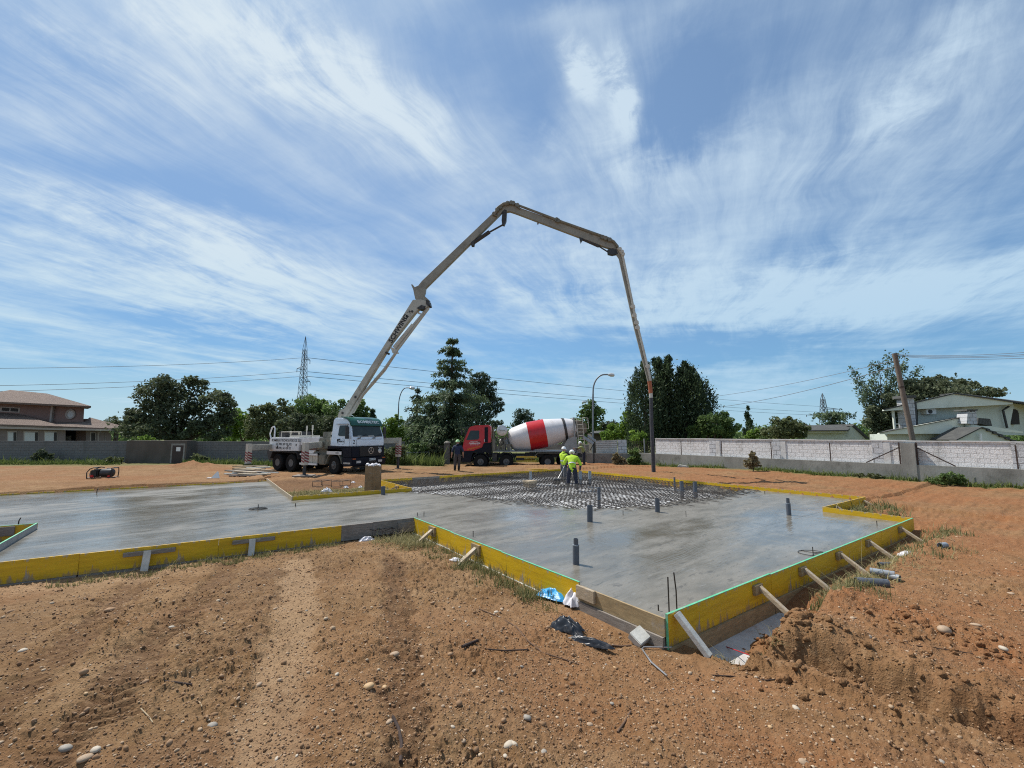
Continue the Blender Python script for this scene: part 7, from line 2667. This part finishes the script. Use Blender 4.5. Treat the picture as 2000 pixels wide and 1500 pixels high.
def rag(name, label, cat, u, v, sx2, sy2, amp, mat, seed, h=0.0, rz=0.0, dz=0.0, group=None, zz=None, smooth=True):
    V, Fq = crumple(36, sx2, sy2, amp, seed, h)
    p = G(u, v, -.1)
    for _ in range(3):
        z = ground_z(p.x, p.y) if zz is None else zz
        p = G(u, v, z)
    ob = np_mesh(name, V, Fq, M[mat], smooth=smooth)
    ob.location = (p.x, p.y, z + dz)
    ob.rotation_euler = (0, 0, rz)
    return tag(ob, label, cat, group)


M['blue_plastic'] = pbr('blue_plastic', (0.03, 0.30, 0.60), 0.4, var=0.15)
M['white_plastic'] = pbr('white_plastic', (0.66, 0.64, 0.66), 0.45, var=0.12, dirt=((0.5, 0.25, 0.3), 0.2, 6))
M['black_plastic'] = pbr('black_plastic', (0.018, 0.021, 0.027), 0.35, var=0.3, dirt=((0.10, 0.09, 0.085), 0.25, 7))
M['red_cord'] = pbr('red_cord', (0.40, 0.02, 0.03), 0.6)
rag('plastic_sheet', 'crumpled bright blue plastic sheet against the yellow panel', 'plastic sheet', 1082, 1164, .26, .17, .07, 'blue_plastic', 3, .03, R(-35), zz=-.13)
rag('plastic_bag', 'crumpled white plastic bag with pink marks beside the blue sheet', 'plastic bag', 1126, 1178, .19, .14, .09, 'white_plastic', 8, .13, R(20), zz=-.13)
rag('plastic_bag', 'crumpled black plastic bag on the bare soil, broad part', 'plastic bag', 1108, 1230, .22, .11, .10, 'black_plastic', 12, .05, R(-40))
rag('plastic_strip', 'long torn black plastic strip trailing from the black bag', 'plastic strip', 1150, 1258, .27, .06, .05, 'black_plastic', 14, .02, R(-28))
rag('plastic_scrap', 'white plastic scrap in the dry grass below the rebar cage', 'plastic scrap', 716, 1056, .17, .07, .06, 'white_plastic', 15, .03, R(30))
rag('plastic_scrap', 'thin white plastic scrap in the grass beside the bright yellow panels', 'plastic scrap', 892, 1096, .16, .05, .04, 'white_plastic', 16, .02, R(-30))
rag('rag', 'largest white rag in the grassy pocket', 'rag', 638, 961, .20, .13, .09, 'white_plastic', 17, .08, 0)
rag('rag', 'small white rag near the wooden box in the pocket', 'rag', 704, 953, .10, .08, .06, 'white_plastic', 18, .03, 0)
rag('rag', 'small white rag in the middle of the pocket grass', 'rag', 676, 953, .10, .08, .06, 'white_plastic', 19, .03, 0)
rag('rag', 'white rag at the back of the pocket grass', 'rag', 690, 944, .12, .08, .06, 'white_plastic', 20, .03, 0)
rag('plastic_scrap', 'pale plastic sheeting flat in the grass near the last strut', 'plastic scrap', 1772, 1082, .30, .12, .03, 'white_plastic', 21, .01, R(35))


def lying_pipe(u, v, L, rad, rz, label, mat='pvc', dz=0.0, tilt=0.0):
    p = G(u, v, -.1)
    for _ in range(3):
        z = ground_z(p.x, p.y)
        p = G(u, v, z)
    o = MB()
    o.lathe([(-L / 2, rad), (L / 2, rad), (L / 2, rad * .88), (-L / 2, rad * .88), (-L / 2, rad * .999)], (0, 0, 0), (1, 0, 0), 20)
    fs = o.f[:-2]; o.f = fs; o.mi = o.mi[:-2]
    ob = o.build('pipe_offcut', M[mat])
    ob.location = (p.x, p.y, z + rad * .85 + dz)
    ob.rotation_euler = (0, tilt, rz)
    return tag(ob, label, 'pipe', 'pipe offcuts on the soil')


lying_pipe(1703, 1145, .42, .062, R(-12), 'longest dark grey pipe offcut, nearest of the heap by the struts')
lying_pipe(1724, 1128, .30, .05, R(-42), 'pale grey pipe offcut lying across the middle of the heap', 'pvc_light', .03)
lying_pipe(1744, 1132, .18, .05, R(-60), 'short grey pipe piece at the right end of the heap', 'pvc_light')
lying_pipe(1731, 1108, .26, .05, R(2), 'grey pipe offcut farthest back in the heap')
lying_pipe(1842, 1070, .16, .055, R(15), 'short pale pipe piece alone on the soil at the right', 'pvc_light')


def plank_at(u, v, L, w_, t, rz, mat, label, name='plank', cat='plank', dz=0.0, group=None, zz=None, tilt=(0, 0), bevel=.004):
    p = G(u, v, 0)
    for _ in range(3):
        z = ground_z(p.x, p.y) if zz is None else zz
        p = G(u, v, z)
    o = MB()
    o.box((0, 0, 0), (L, w_, t))
    ob = o.build(name, M[mat], bevel=bevel)
    ob.location = (p.x, p.y, z + t / 2 + dz)
    ob.rotation_euler = (tilt[0], tilt[1], rz)
    return tag(ob, label, cat, group)


o = MB()
o.box((0, 0, 0), (.19, .17, .10))
ob = o.build('wooden_block', M['white_cement'], bevel=.008)
q = W(-.14, .27)
ob.location, ob.rotation_euler = (q.x, q.y, ground_z(q.x, q.y) + .07), (R(32), R(-14), R(35))
tag(ob, 'cement splashed wooden block leaning beside the near corner', 'block')
plank_at(701, 1040, .12, .10, .17, RZA, 'white_cement', 'white splashed block under the low rebar cage', 'wooden_block', 'block', -.02)
plank_at(1048, 917.5, 1.3, .2, .05, R(3), 'yellow_trim', 'yellowish board lying on the ground in front of the mixer wheels', dz=.0)
plank_at(1072, 919, .8, .15, .05, R(-8), 'pale_wood', 'pale board lying on the ground in front of the mixer rear wheel', dz=.0)
o = MB()
p = G(1334, 914, .05)
o.box((0, 0, .1), (.75, .4, .25), taper=.8)
ob = o.build('concrete_lump', M['old_concrete'], bevel=.05)
ob.location, ob.rotation_euler = (p.x, p.y, .0), (.1, .15, R(-35))
tag(ob, 'pale concrete lump at the foot of the low wall behind the end hose', 'concrete lump')
# pile of planks under the rear leg, boards under the front leg
rp = random.Random(9)
pc = AT(482, 921, 26.2)
zt = [0] * 1
for i in range(20):
    lay = i // 4
    Lp, wp_ = rp.uniform(1.1, 2.3), rp.uniform(.16, .24)
    o = MB()
    o.box((0, 0, 0), (Lp, wp_, .055))
    ob = o.build('plank', M[rp.choice(('pale_wood', 'grey_wood', 'white_cement', 'tan_wood'))], bevel=.004)
    qx, qy = pc.x + rp.uniform(-.45, .45) + .25, pc.y - .2 - (4 - lay) * 0.8 + (i % 4 - 1.5) * .22
    ob.location = (qx * qy / pc.y if lay < 4 else qx, qy, ground_z(qx, qy) + .05 + lay * .045 + (i % 3) * .05)
    ob.rotation_euler = (rp.uniform(-.02, .02), rp.uniform(-.03, .03), rp.uniform(-.25, .25) + (.5 if lay % 2 else 0) * rp.choice((0, 1)))
    tag(ob, 'weathered plank in the untidy pile under the rear support leg', 'plank', 'planks piled under the rear support leg')
pf = AT(594, 929, 23.6)
for i, (L, wd_, dx, dy, rz, t) in enumerate(((1.7, .35, -.1, -.2, .15, .05), (1.4, .3, .15, .2, -.1, .05), (.95, .8, 0, 0, .1, .06), (1.2, .2, .9, .15, .35, .04))):
    o = MB()
    o.box((0, 0, 0), (L, wd_, t))
    ob = o.build('support_board', M[('pale_wood', 'grey_wood', 'grey_wood', 'pale_wood')[i]], bevel=.004)
    ob.location = (pf.x + dx, pf.y + dy, pf.z - .09 + .045 * min(i, 2) - (.06 if i == 3 else 0))
    ob.rotation_euler = (0, 0, rz)
    tag(ob, ('long pale board at the bottom under the front support leg', 'grey board just above the lowest one under the front leg', 'square grey board directly under the foot of the front leg', 'pale board sticking out to the right of the front leg')[i], 'board', 'boards under the front support leg')
pl_ = AT(777, 918, 28.2)
o = MB()
o.box((0, 0, 0), (1.3, .5, .05))
ob = o.build('support_board', M['pale_wood'], bevel=.004)
ob.location = (pl_.x, pl_.y, pl_.z + .02)
tag(ob, 'pale board under the far support leg right of the cab', 'board')
# generator
gp_ = G(200, 934, .16)
zg = ground_z(gp_.x, gp_.y)
gp_ = G(200, 934, zg)
GE = thing('generator', 'black portable generator with a tube frame and red details on the soil at the left', 'generator', (gp_.x, gp_.y, zg), R(12))
o = MB()
for y in (-.26, .26):
    o.tube([(-.5, y, .03), (-.52, y, .3), (-.40, y, .47), (-.25, y, .53), (-.1, y, .50)], .022, 7)
    o.tube([(.5, y, .03), (.52, y, .3), (.5, y, .5), (.3, y, .5)], .022, 7)
    o.tube([(-.5, y, .04), (.5, y, .04)], .022, 7)
for x, z in ((-.25, .53), (.5, .5), (-.5, .04), (.5, .04)):
    o.tube([(x, -.26, z), (x, .26, z)], .022, 7)
o.build('tube_frame', M['black'], GE)
o = MB()
o.lathe([(-.02, .19), (.0, .2), (.42, .2), (.46, .16), (.5, .05)], (-.02, 0, .26), (1, 0, 0), 18)
o.build('alternator', M['dark_metal'], GE)
o = MB()
o.box((-.28, 0, .24), (.32, .4, .34))
o.box((-.2, 0, .40), (.3, .36, .1))
o.build('engine', M['black'], GE, bevel=.04)
o = MB()
o.box((-.34, -.2, .12), (.16, .06, .12))
o.box((.38, -.22, .10), (.12, .05, .12))
o.build('red_cover', M['red'], GE, bevel=.02)
o = MB()
o.box((-.44, -.1, .20), (.08, .14, .14))
o.build('silencer', M['chrome'], GE, bevel=.02)
# white triangle
tp = G(421, 934, .2)
o = MB()
o.prism([(-.22, .0), (.19, .0), (.05, .31), (.02, .31)], 'y', -.02, .02)
ob = o.build('triangle_board', M['white_letter'])
ob.location, ob.rotation_euler = (tp.x, tp.y, tp.z), (R(-14), 0, 0)
tag(ob, 'white triangular offcut board standing at the far edge of the left wing', 'board')
o = MB()
o.box((0, 0, 0), (.5, .15, .03))
ob = o.build('flat_board', M['white_letter'])
ob.location, ob.rotation_euler = (tp.x - .15, tp.y + .05, tp.z + .01), (0, 0, .1)
tag(ob, 'small white board lying flat beside the white triangle', 'board')
# tall wooden box with concrete on top
cb = G(724, 957, 0.05)
BX = thing('column_box', 'tall brown plywood column box with splashed concrete on its top', 'column box', (cb.x, cb.y + .25, -.10), R(-30))
bh = AT(724, 909, cb.y + .2).z + .10
o = MB()
for (x0, y0, x1, y1) in ((-.2, -.25, .2, -.22), (-.2, .22, .2, .25), (-.2, -.217, -.17, .217), (.17, -.217, .2, .217)):
    o.b2((x0, y0, 0), (x1, y1, bh))
o.build('side_panel', M['ply_brown'], BX, bevel=.003)
o = MB()
o.b2((-.168, -.218, .1), (.168, .218, bh - .04))
o.build('concrete_fill', M['white_cement'], BX)
rl = random.Random(5)
o = MB()
for k in range(7):
    c = Vector((rl.uniform(-.16, .16), rl.uniform(-.2, .2), bh + rl.uniform(-.02, .05)))
    o.lathe([(-.05, .02), (-.02, .08), (.03, .07), (.06, .02)], c, (rl.uniform(-.3, .3), rl.uniform(-.3, .3), 1), 8)
o.build('concrete_splash', M['white_plastic'], BX)
o = MB()
for k in range(4):
    x = -.18 + .1 * k
    o.tube([(x, -.1, bh - .1), (x, -.1, bh + .12), (x + .06, -.08, bh + .2), (x + .1, 0, bh + .1)], .008, 5)
o.build('rebar_hooks', M['rebar'], BX)


def stirrup(u0, u1, v0, v1, z, label):
    a, b = G(u0, v1, z), G(u1, v1, z)
    h = AT(u0, v0, a.y).z - z
    o = MB()
    d = Vector((.15, .55, 0))
    for q in (a, a + d):
        r0, r1 = q - a, q - a + (b - a)
        o.tube([r0, r0 + Vector((0, 0, h)), r1 + Vector((0, 0, h)), r1, r0], .014, 6)
    for c in (Vector((0, 0, h)), (b - a) + Vector((0, 0, h))):
        o.tube([c, c + d], .012, 5)
    ob = o.build('bent_stirrup', M['rebar'])
    ob.location = a
    tag(ob, label, 'rebar frame', 'bent rebar frames in the pocket')


stirrup(610, 630, 940, 950, .02, 'bent rebar frame at the left of the grassy pocket')
stirrup(647, 668, 940, 951, .02, 'bent rebar frame nearest the tall wooden box')
# low cage in the inner corner
cg = LP(-.75)
o = MB()
for k in range(4):
    o.tube([(0, .10 + .13 * k, .16), (1.15, -.05 + .13 * k, .10)], .007, 5)
    o.tube([(0, .10 + .13 * k, .02), (1.15, -.05 + .13 * k, -.02)], .007, 5)
for k in range(6):
    x = .05 + .21 * k
    o.tube([(x, .08 - .13 * x, .0), (x, .08 - .13 * x, .17 - .05 * x), (x, .52 - .13 * x, .17 - .05 * x), (x, .52 - .13 * x, .0)], .006, 5)
ob = o.build('rebar_cage', M['rebar'])
q = G(706, 1048, -.12)
ob.location, ob.rotation_euler = (q.x - .12, q.y, -.10), (0, 0, R(-14))
tag(ob, 'low rusty rebar cage lying in the dry grass by the grey planks', 'rebar cage')


def ground_path(pts, dz):
    out = []
    for (u, v) in pts:
        p = G(u, v, -.1)
        for _ in range(4):
            z = ground_z(p.x, p.y)
            p = G(u, v, z)
        out.append(Vector((p.x, p.y, z + dz)))
    return out


def line_thing(name, label, cat, pts, r_, mat, group=None, dz=None, n=7):
    q = ground_path(pts, r_ if dz is None else dz)
    o = MB()
    o.tube(q, r_, n)
    return tag(o.build(name, M[mat], loc=q[0]), label, cat, group)


line_thing('bent_rod', 'grey bent rod lying on the soil in front of the near corner', 'rod', [(1376, 1268), (1310, 1269), (1258, 1268), (1254, 1272), (1272, 1298), (1303, 1325)], .009, 'steel', dz=.025)
line_thing('red_cord', 'red cord running from the yellow panel into the trench', 'cord', [(1384, 1226), (1391, 1238), (1392, 1255), (1420, 1272), (1482, 1296)], .006, 'red_cord', dz=.05)
M['root'] = pbr('brown_root', (0.13, 0.075, 0.045), 0.9, var=0.4, scale=12)
M['dark_root'] = pbr('dark_root', (0.045, 0.028, 0.022), 0.9, var=0.4, scale=12)
M['straw'] = pbr('pale_straw', (0.40, 0.31, 0.19), 0.85, var=0.25, scale=12)
S_ = 'sticks and roots on the soil'
for lab, pts, r_, mat in (
        ('long thin root running diagonally across the soil left of the black bag', [(935, 1190), (975, 1206), (1008, 1225), (1030, 1252), (1060, 1276), (1105, 1290), (1130, 1299)], .007, 'root'),
        ('dark stick pointing at the camera at the bottom left of the middle', [(767, 1403), (778, 1425), (784, 1455), (782, 1492)], .012, 'dark_root'),
        ('short thick dark stick in the churned soil', [(903, 1266), (922, 1258), (935, 1253)], .016, 'dark_root'),
        ('thin dark twig below the short thick stick', [(950, 1269), (985, 1272), (1032, 1270)], .007, 'dark_root'),
        ('brown root stub right of the black plastic strip', [(1195, 1262), (1215, 1264), (1233, 1262)], .010, 'root'),
        ('thin twig lying in front of the trench', [(1392, 1320), (1430, 1322), (1500, 1330), (1530, 1326)], .006, 'dark_root'),
        ('forked twig at the bottom right of the middle', [(1206, 1432), (1220, 1412), (1232, 1391)], .008, 'root'),
        ('stick leaning in the grass before the bright yellow panel', [(990, 1136), (1003, 1124), (1016, 1111)], .008, 'root'),
        ('pale straw left of the dark twig near the bottom', [(275, 1385), (290, 1400), (298, 1412)], .004, 'straw'),
        ('small black twig in the left soil', [(320, 1332), (345, 1335), (375, 1339)], .008, 'dark_root'),
        ('pale straw near the left wheel track', [(378, 1363), (390, 1373), (394, 1381)], .004, 'straw'),
        ('thin root on the right bank', [(1790, 1262), (1850, 1270), (1900, 1278)], .006, 'root')):
    line_thing('stick', lab, 'stick', pts, r_, mat, S_)

# ------------------------------------------------------------------ stones and gravel
M['pebble'] = pbr('pale_pebble', (0.40, 0.285, 0.185), 0.7, var=0.3, scale=14, bump=0.002, bscale=50, dirt=((0.25, 0.15, 0.09), 0.35, 20))
M['ochre_stone'] = pbr('ochre_stone', (0.46, 0.30, 0.15), 0.7, var=0.2, scale=14)
M['grey_stone'] = pbr('grey_stone', (0.30, 0.265, 0.22), 0.75, var=0.3, scale=14)
M['white_stone'] = pbr('white_stone', (0.46, 0.39, 0.30), 0.7, var=0.2, scale=14)


def ico(sub):
    bm = bmesh.new()
    bmesh.ops.create_icosphere(bm, subdivisions=sub, radius=1)
    V = np.array([v.co[:] for v in bm.verts])
    Fq = np.array([[v.index for v in f.verts] for f in bm.faces])
    bm.free()
    return V, Fq


I1, I2, I3 = ico(1), ico(2), ico(3)
rs = np.random.default_rng(17)


def lumpy(V, amp, rng):
    d = np.zeros(len(V))
    for k in range(4):
        w_ = rng.normal(size=3) * (1.2 + k)
        d += np.sin(V @ w_ + rng.uniform(0, 6)) / (k + 1.5)
    return V * (1 + amp * d)[:, None]


protos = []
for k in range(14):
    V = lumpy(I2[0], .13, rs) * np.array([1.0, rs.uniform(.62, .9), rs.uniform(.38, .6)])
    mt = M[['pebble', 'pebble', 'white_stone', 'ochre_stone', 'grey_stone', 'pebble'][k % 6]]
    ob = np_mesh('stone', V, I2[1], mt, smooth=True)
    protos.append(ob)


def scatter(n, r0, r1, rng, p=1.0):
    """points on the bare soil, denser near the camera"""
    out = []
    while len(out) < n:
        m = n * 3
        r = np.exp(rng.uniform(math.log(r0), math.log(r1), m) ** p)
        t = rng.uniform(R(-58), R(58), m)
        x, y = r * np.sin(t), r * np.cos(t)
        a, b = toab(x, y)
        ok = (sdf(POLY, a, b) > .12) & ~((a > -.1) & (a < 2.7) & (b < 0) & (b > -.6))
        out += list(zip(x[ok], y[ok]))
    return np.array(out[:n])


NAMED = [(720, 1342, .062, 3, 'elongated ochre stone near the bottom, largest in the left wheel tracks'), (658, 1318, .03, 2, 'round white stone with dark flecks left of the ochre stone'),
         (1030, 1403, .05, 4, 'flat grey stone low in the middle of the soil'), (952, 1420, .026, 0, 'pale stone left of the flat grey stone'), (905, 1448, .026, 1, 'smooth pale stone below and left of the flat grey stone'),
         (987, 1478, .03, 2, 'whitish oval stone near the bottom edge, middle'), (1062, 1470, .034, 4, 'grey green oval stone near the bottom edge, right of the whitish one'), (1152, 1416, .034, 0, 'pale stone on a darker stone at the bottom right of the middle'),
         (825, 1318, .026, 2, 'white pebble above the ochre soil patch'), (187, 1466, .045, 2, 'white stone near the bottom left corner'), (165, 1483, .05, 0, 'large pale stone nearest the bottom left corner'),
         (128, 1463, .045, 4, 'dark stone left of the white stone in the bottom left corner'), (415, 1418, .04, 4, 'dark rounded stone right of the pale straw'), (335, 1226, .04, 2, 'white elongated stone in the left wheel track'),
         (505, 1338, .04, 1, 'reddish pale stone on the pressed strip'), (1665, 1208, .05, 1, 'pale stone on top of the right bank'), (1905, 1222, .07, 0, 'pale block of stone at the right on the bank'),
         (1960, 1268, .06, 2, 'pale stone by the right edge of the photo'), (1555, 1385, .05, 2, 'white stone in front of the trench'), (1695, 1245, .05, 4, 'grey flat stone on the red bank'), (1845, 1232, .10, 5, 'broad dull clod of stone on the right bank'), (1975, 1160, .05, 0, 'small pale stone high at the right edge'),
         (980, 1190, .035, 0, 'pair of pale stones, left one, below the yellow panel'), (992, 1193, .028, 1, 'pair of pale stones, right one, below the yellow panel'), (1005, 1160, .03, 1, 'single pale stone near the stick in the grass'), (770, 1280, .06, 5, 'brownish flat stone in the churned strip')]
for (u, v, r_, k, lab) in NAMED:
    q = ground_path([(u, v)], 0)[0]
    ob = protos[k].copy()
    C.objects.link(ob)
    r_ *= .78
    ob.scale = (r_, r_, r_)
    ob.location = (q.x, q.y, q.z + r_ * .12)
    ob.rotation_euler = (random.uniform(-.2, .2), random.uniform(-.2, .2), random.uniform(0, 6))
    tag(ob, lab, 'stone', 'stones on the soil')
pts = scatter(215, 2.3, 6.5, rs)
zs = terrain(pts[:, 0], pts[:, 1])[0]
for i, (x, y) in enumerate(pts):
    ob = protos[i % 14] if i < 14 else protos[i % 14].copy()
    if i >= 14:
        C.objects.link(ob)
    r_ = float(np.clip(rs.lognormal(math.log(.0125), .42), .006, .034)) * (1 + .05 * math.hypot(x, y))
    ob.scale = (r_, r_, r_)
    ob.location = (x, y, zs[i] + r_ * .02)
    ob.rotation_euler = (rs.uniform(-.3, .3), rs.uniform(-.3, .3), rs.uniform(0, 6))
    tag(ob, 'small rounded stone lying loose on the brown soil', 'stone', 'loose small stones on the soil')


def debris(name, n, r0, r1, size, amp, mat, seed, sink=.25, flat=(.5, .8), tints=None):
    rg = np.random.default_rng(seed)
    P = scatter(n, r0, r1, rg)
    z = terrain(P[:, 0], P[:, 1])[0]
    base = [lumpy(I1[0], amp, rg) for _ in range(10)]
    nv = len(I1[0])
    V = np.empty((n, nv, 3))
    s = size * np.exp(rg.normal(size=n) * .45)
    s *= 1 + .07 * np.hypot(P[:, 0], P[:, 1])
    an = rg.uniform(0, 6.28, n)
    for k in range(10):
        m = np.arange(n) % 10 == k
        B_ = base[k][None] * s[m][:, None, None] * np.stack([np.ones(m.sum()), rg.uniform(.6, 1, m.sum()), rg.uniform(*flat, m.sum())], -1)[:, None, :]
        c, sn = np.cos(an[m])[:, None], np.sin(an[m])[:, None]
        V[m] = np.stack([B_[..., 0] * c - B_[..., 1] * sn, B_[..., 0] * sn + B_[..., 1] * c, B_[..., 2]], -1)
    V += np.column_stack([P, z + s * sink])[:, None, :]
    Fq = (I1[1][None] + (np.arange(n) * nv)[:, None, None]).reshape(-1, 3)
    ob = np_mesh(name, V.reshape(-1, 3), Fq, mat, smooth=amp < .2, attrs={'tint': np.repeat(rg.random(n), nv)})
    return tag(ob, kind='stuff')


def grit(name, cols):
    m = bpy.data.materials.new(name)
    m.use_nodes = True
    q = NG(m.node_tree)
    bs = m.node_tree.nodes['Principled BSDF']
    a = q.n('ShaderNodeAttribute', attribute_name='tint').outputs['Fac']
    c = q.mix(q.ss(a, .3, .35), cols[0], cols[1])
    c = q.mix(q.ss(a, .66, .7), c, cols[2])
    t = q.n('ShaderNodeTexCoord')
    c = q.mix(q.m('MULTIPLY', q.ss(q.noise(t.outputs['Object'], 60, 4, .7), .5, .65), .4), c, (0.16, 0.09, 0.05))
    m.node_tree.links.new(c, bs.inputs['Base Color'])
    bs.inputs['Roughness'].default_value = .85
    bs.inputs['Specular IOR Level'].default_value = .25
    return m


debris('gravel', 9000, 2.2, 14, .0050, .10, grit('gravel', ((0.414, 0.297, 0.189), (0.342, 0.216, 0.126), (0.495, 0.387, 0.270))), 31)
debris('soil_clods', 7000, 2.2, 14, .0066, .40, grit('clods', ((0.26, 0.155, 0.082), (0.34, 0.215, 0.125), (0.20, 0.112, 0.058))), 32, .2, (.6, .95))


debris('soil_clods', 52000, 2.2, 11, .0034, .42, grit('crumbs', ((0.235, 0.142, 0.078), (0.320, 0.205, 0.120), (0.165, 0.095, 0.050))), 33, .25, (.6, .95))


def clod_heap(name, c, rad, n, size, seed):
    rg = np.random.default_rng(seed)
    P = np.array(c)[None] + rg.normal(size=(n, 2)) * rad * .5
    z = terrain(P[:, 0], P[:, 1])[0]
    s = size * np.exp(rg.normal(size=n) * .5)
    base = [lumpy(lumpy(I3[0], .22, rg), .10, rg) * (1 + .10 * rg.normal(size=len(I3[0])))[:, None] for _ in range(8)]
    V, Fq = [], []
    for i in range(n):
        V.append(base[i % 8] * s[i] * np.array([1, rg.uniform(.7, 1), rg.uniform(.6, .9)]) + np.array([P[i, 0], P[i, 1], z[i] + s[i] * .3]))
        Fq.append(I3[1] + i * len(I3[0]))
    ob = np_mesh(name, np.concatenate(V), np.concatenate(Fq), M['soil'], smooth=True,
                 attrs={'red': np.full(len(V) * len(V[0]), .9), 'dark': np.full(len(V) * len(V[0]), .08)})
    return tag(ob, kind='stuff')


clod_heap('soil_clods', tuple(G(1535, 1228, 0).xy), .42, 110, .024, 41)
clod_heap('soil_clods', tuple(G(1470, 1290, -.1).xy), .22, 60, .016, 42)
clod_heap('soil_clods', tuple(G(1640, 1325, -.05).xy), .6, 110, .017, 43)
for k_ in range(9):
    q = W(.95 + .06 * k_, -.75 - .42 * k_)
    clod_heap('soil_clods', (q.x, q.y), .30, 22, .012, 50 + k_)
clod_heap('soil_clods', tuple(G(1820, 1250, -.0).xy), .8, 90, .018, 44)

# ------------------------------------------------------------------ grass and weeds
M['grass'] = leafmat('grass_blades', (0.060, 0.085, 0.022), (0.33, 0.28, 0.14), .8)
M['weeds'] = leafmat('green_weeds', (0.055, 0.090, 0.018), (0.17, 0.20, 0.06), .8)


def grass(name, P, hgt, mat, seed, width=.006, dry=.5, lean=.6, z=None, var=.5):
    rg = np.random.default_rng(seed)
    n = len(P)
    zz_ = terrain(P[:, 0], P[:, 1])[0] if z is None else np.full(n, z)
    h = hgt * np.exp(rg.normal(size=n) * var)
    an = rg.uniform(0, 6.28, n)
    d = np.stack([np.cos(an), np.sin(an)], -1)
    s = np.stack([-d[:, 1], d[:, 0]], -1)
    ln = (lean * np.abs(rg.normal(size=n)))[:, None]
    w_ = (width * np.exp(rg.normal(size=n) * .3))[:, None]
    b = np.column_stack([P, zz_ - .01])
    def P3(off2, zadd, side):
        return np.column_stack([b[:, :2] + off2 + s * side, b[:, 2] + zadd])
    m = d * ln * h[:, None] * .35
    t = d * ln * h[:, None] * 1.1
    V = np.stack([P3(m * 0, h * 0, -w_), P3(m * 0, h * 0, w_), P3(m, h * .55, w_ * .8), P3(m, h * .55, -w_ * .8), P3(t, h * .95, w_ * .12), P3(t, h * .95, -w_ * .12)], 1).reshape(-1, 3)
    k = np.arange(n)[:, None] * 6
    Fq = np.concatenate([k + np.array([[0, 1, 2, 3]]), k + np.array([[3, 2, 4, 5]])])
    tint = np.clip(dry + rg.normal(size=n) * .28, 0, 1)
    return tag(np_mesh(name, V, Fq, M[mat], attrs={'tint': np.repeat(tint, 6)}), kind='stuff')


rg = np.random.default_rng(51)


def tufts(n, k, fa, fb, spread=.07):
    """k tufts of n blades; fa, fb give the tuft centres in slab coordinates"""
    ca, cb_ = fa(k), fb(k)
    a = np.repeat(ca, n) + rg.normal(size=n * k) * spread
    b_ = np.repeat(cb_, n) + rg.normal(size=n * k) * spread
    P = O2[None] + a[:, None] * eA + b_[:, None] * eB
    ok = sdf(POLY, a, b_) > .05
    return P[ok]


U = lambda lo, hi: (lambda k: rg.uniform(lo, hi, k))
grass('grass', tufts(36, 95, lambda k: -.10 - np.abs(rg.normal(size=k)) * .22, lambda k: 1.5 + 5.4 * rg.random(k) ** .8), .085, 'grass', 61, .0045, .38)
grass('dry_grass', tufts(46, 60, lambda k: -.15 - np.abs(rg.normal(size=k)) * .55, lambda k: 5.6 + 1.2 * rg.random(k), .10), .085, 'grass', 62, .004, .72, 1.1)
grass('grass', tufts(34, 70, U(-6.2, -1.8), lambda k: 7.05 - np.abs(rg.normal(size=k)) * .16, .06), .06, 'grass', 63, .004, .42)
grass('grass', tufts(40, 30, U(2.3, 4.4), lambda k: -.42 - np.abs(rg.normal(size=k)) * .22, .09), .085, 'grass', 64, .0045, .48)
grass('dry_grass', tufts(44, 46, U(3.2, 6.8), lambda k: -.40 - np.abs(rg.normal(size=k)) * .22, .12), .06, 'grass', 65, .0045, .85, 1.5)
grass('grass', tufts(40, 34, U(6.4, 10.3), lambda k: -.30 - np.abs(rg.normal(size=k)) * .35, .12), .08, 'grass', 66, .006, .5)
grass('grass', tufts(40, 34, U(10.2, 13.4), lambda k: 1.7 - np.abs(rg.normal(size=k)) * .4, .12), .12, 'grass', 67, .010, .4)
grass('dry_grass', tufts(30, 16, U(.2, .9), U(-.75, -.45), .06), .07, 'grass', 68, .004, .6, 1.0)
grass('dry_grass', tufts(34, 420, U(-1.6, 2.2), lambda k: 13.1 + 2.8 * rg.random(k) ** 1.2, .12), .055, 'grass', 69, .009, .68, 1.2)
# weeds at the foot of the walls
def strip(n, u0, u1, Y0, Y1, k=0):
    u = rg.uniform(u0, u1, n)
    Y = rg.uniform(Y0, Y1, n)
    x = (u - 1000) / F * Y
    return np.column_stack([x, Y])


grass('weeds', strip(9000, -120, 245, 31.4, 33.7), .14, 'weeds', 71, .022, .35, .5)
grass('weeds', strip(5200, 365, 560, 31.4, 33.4), .17, 'weeds', 72, .022, .4, .5)
grass('weeds', strip(6500, 735, 868, 31.3, 34.6), .30, 'weeds', 73, .024, .4, .5)
grass('weeds', strip(1500, 905, 1150, 36.5, 38), .25, 'weeds', 74, .03, .5, .5)
n = 9000
t = rg.uniform(0, 26, n)
dd = np.abs(rg.normal(size=n)) * .38
keep = fbm(t * .45, t * 0, 2, 3) + .25 > dd * .5
nrm_ = np.array([wdir[1], -wdir[0]])
PW = (WA0[None] + t[:, None] * wdir + (dd + .05)[:, None] * nrm_)[keep]
grass('weeds', PW, .13, 'weeds', 75, .014, .5, .7)

# distant belt of trees closing the horizon
lv = Leaves(81)
rgl = random.Random(81)
for k in range(150):
    u = -500 + 3000 * k / 150 + rgl.uniform(-10, 10)
    Y = rgl.uniform(75, 105)
    x = (u - 1000) / F * Y
    hh = rgl.uniform(2.2, 3.6)
    lv.blob((x, Y, hh * .5), (rgl.uniform(3, 5), 2.5, hh), 260, .75, tint=rgl.uniform(.1, .8), shell=.4)
tag(lv.build('distant_woods', M['lf_mid']), kind='stuff')
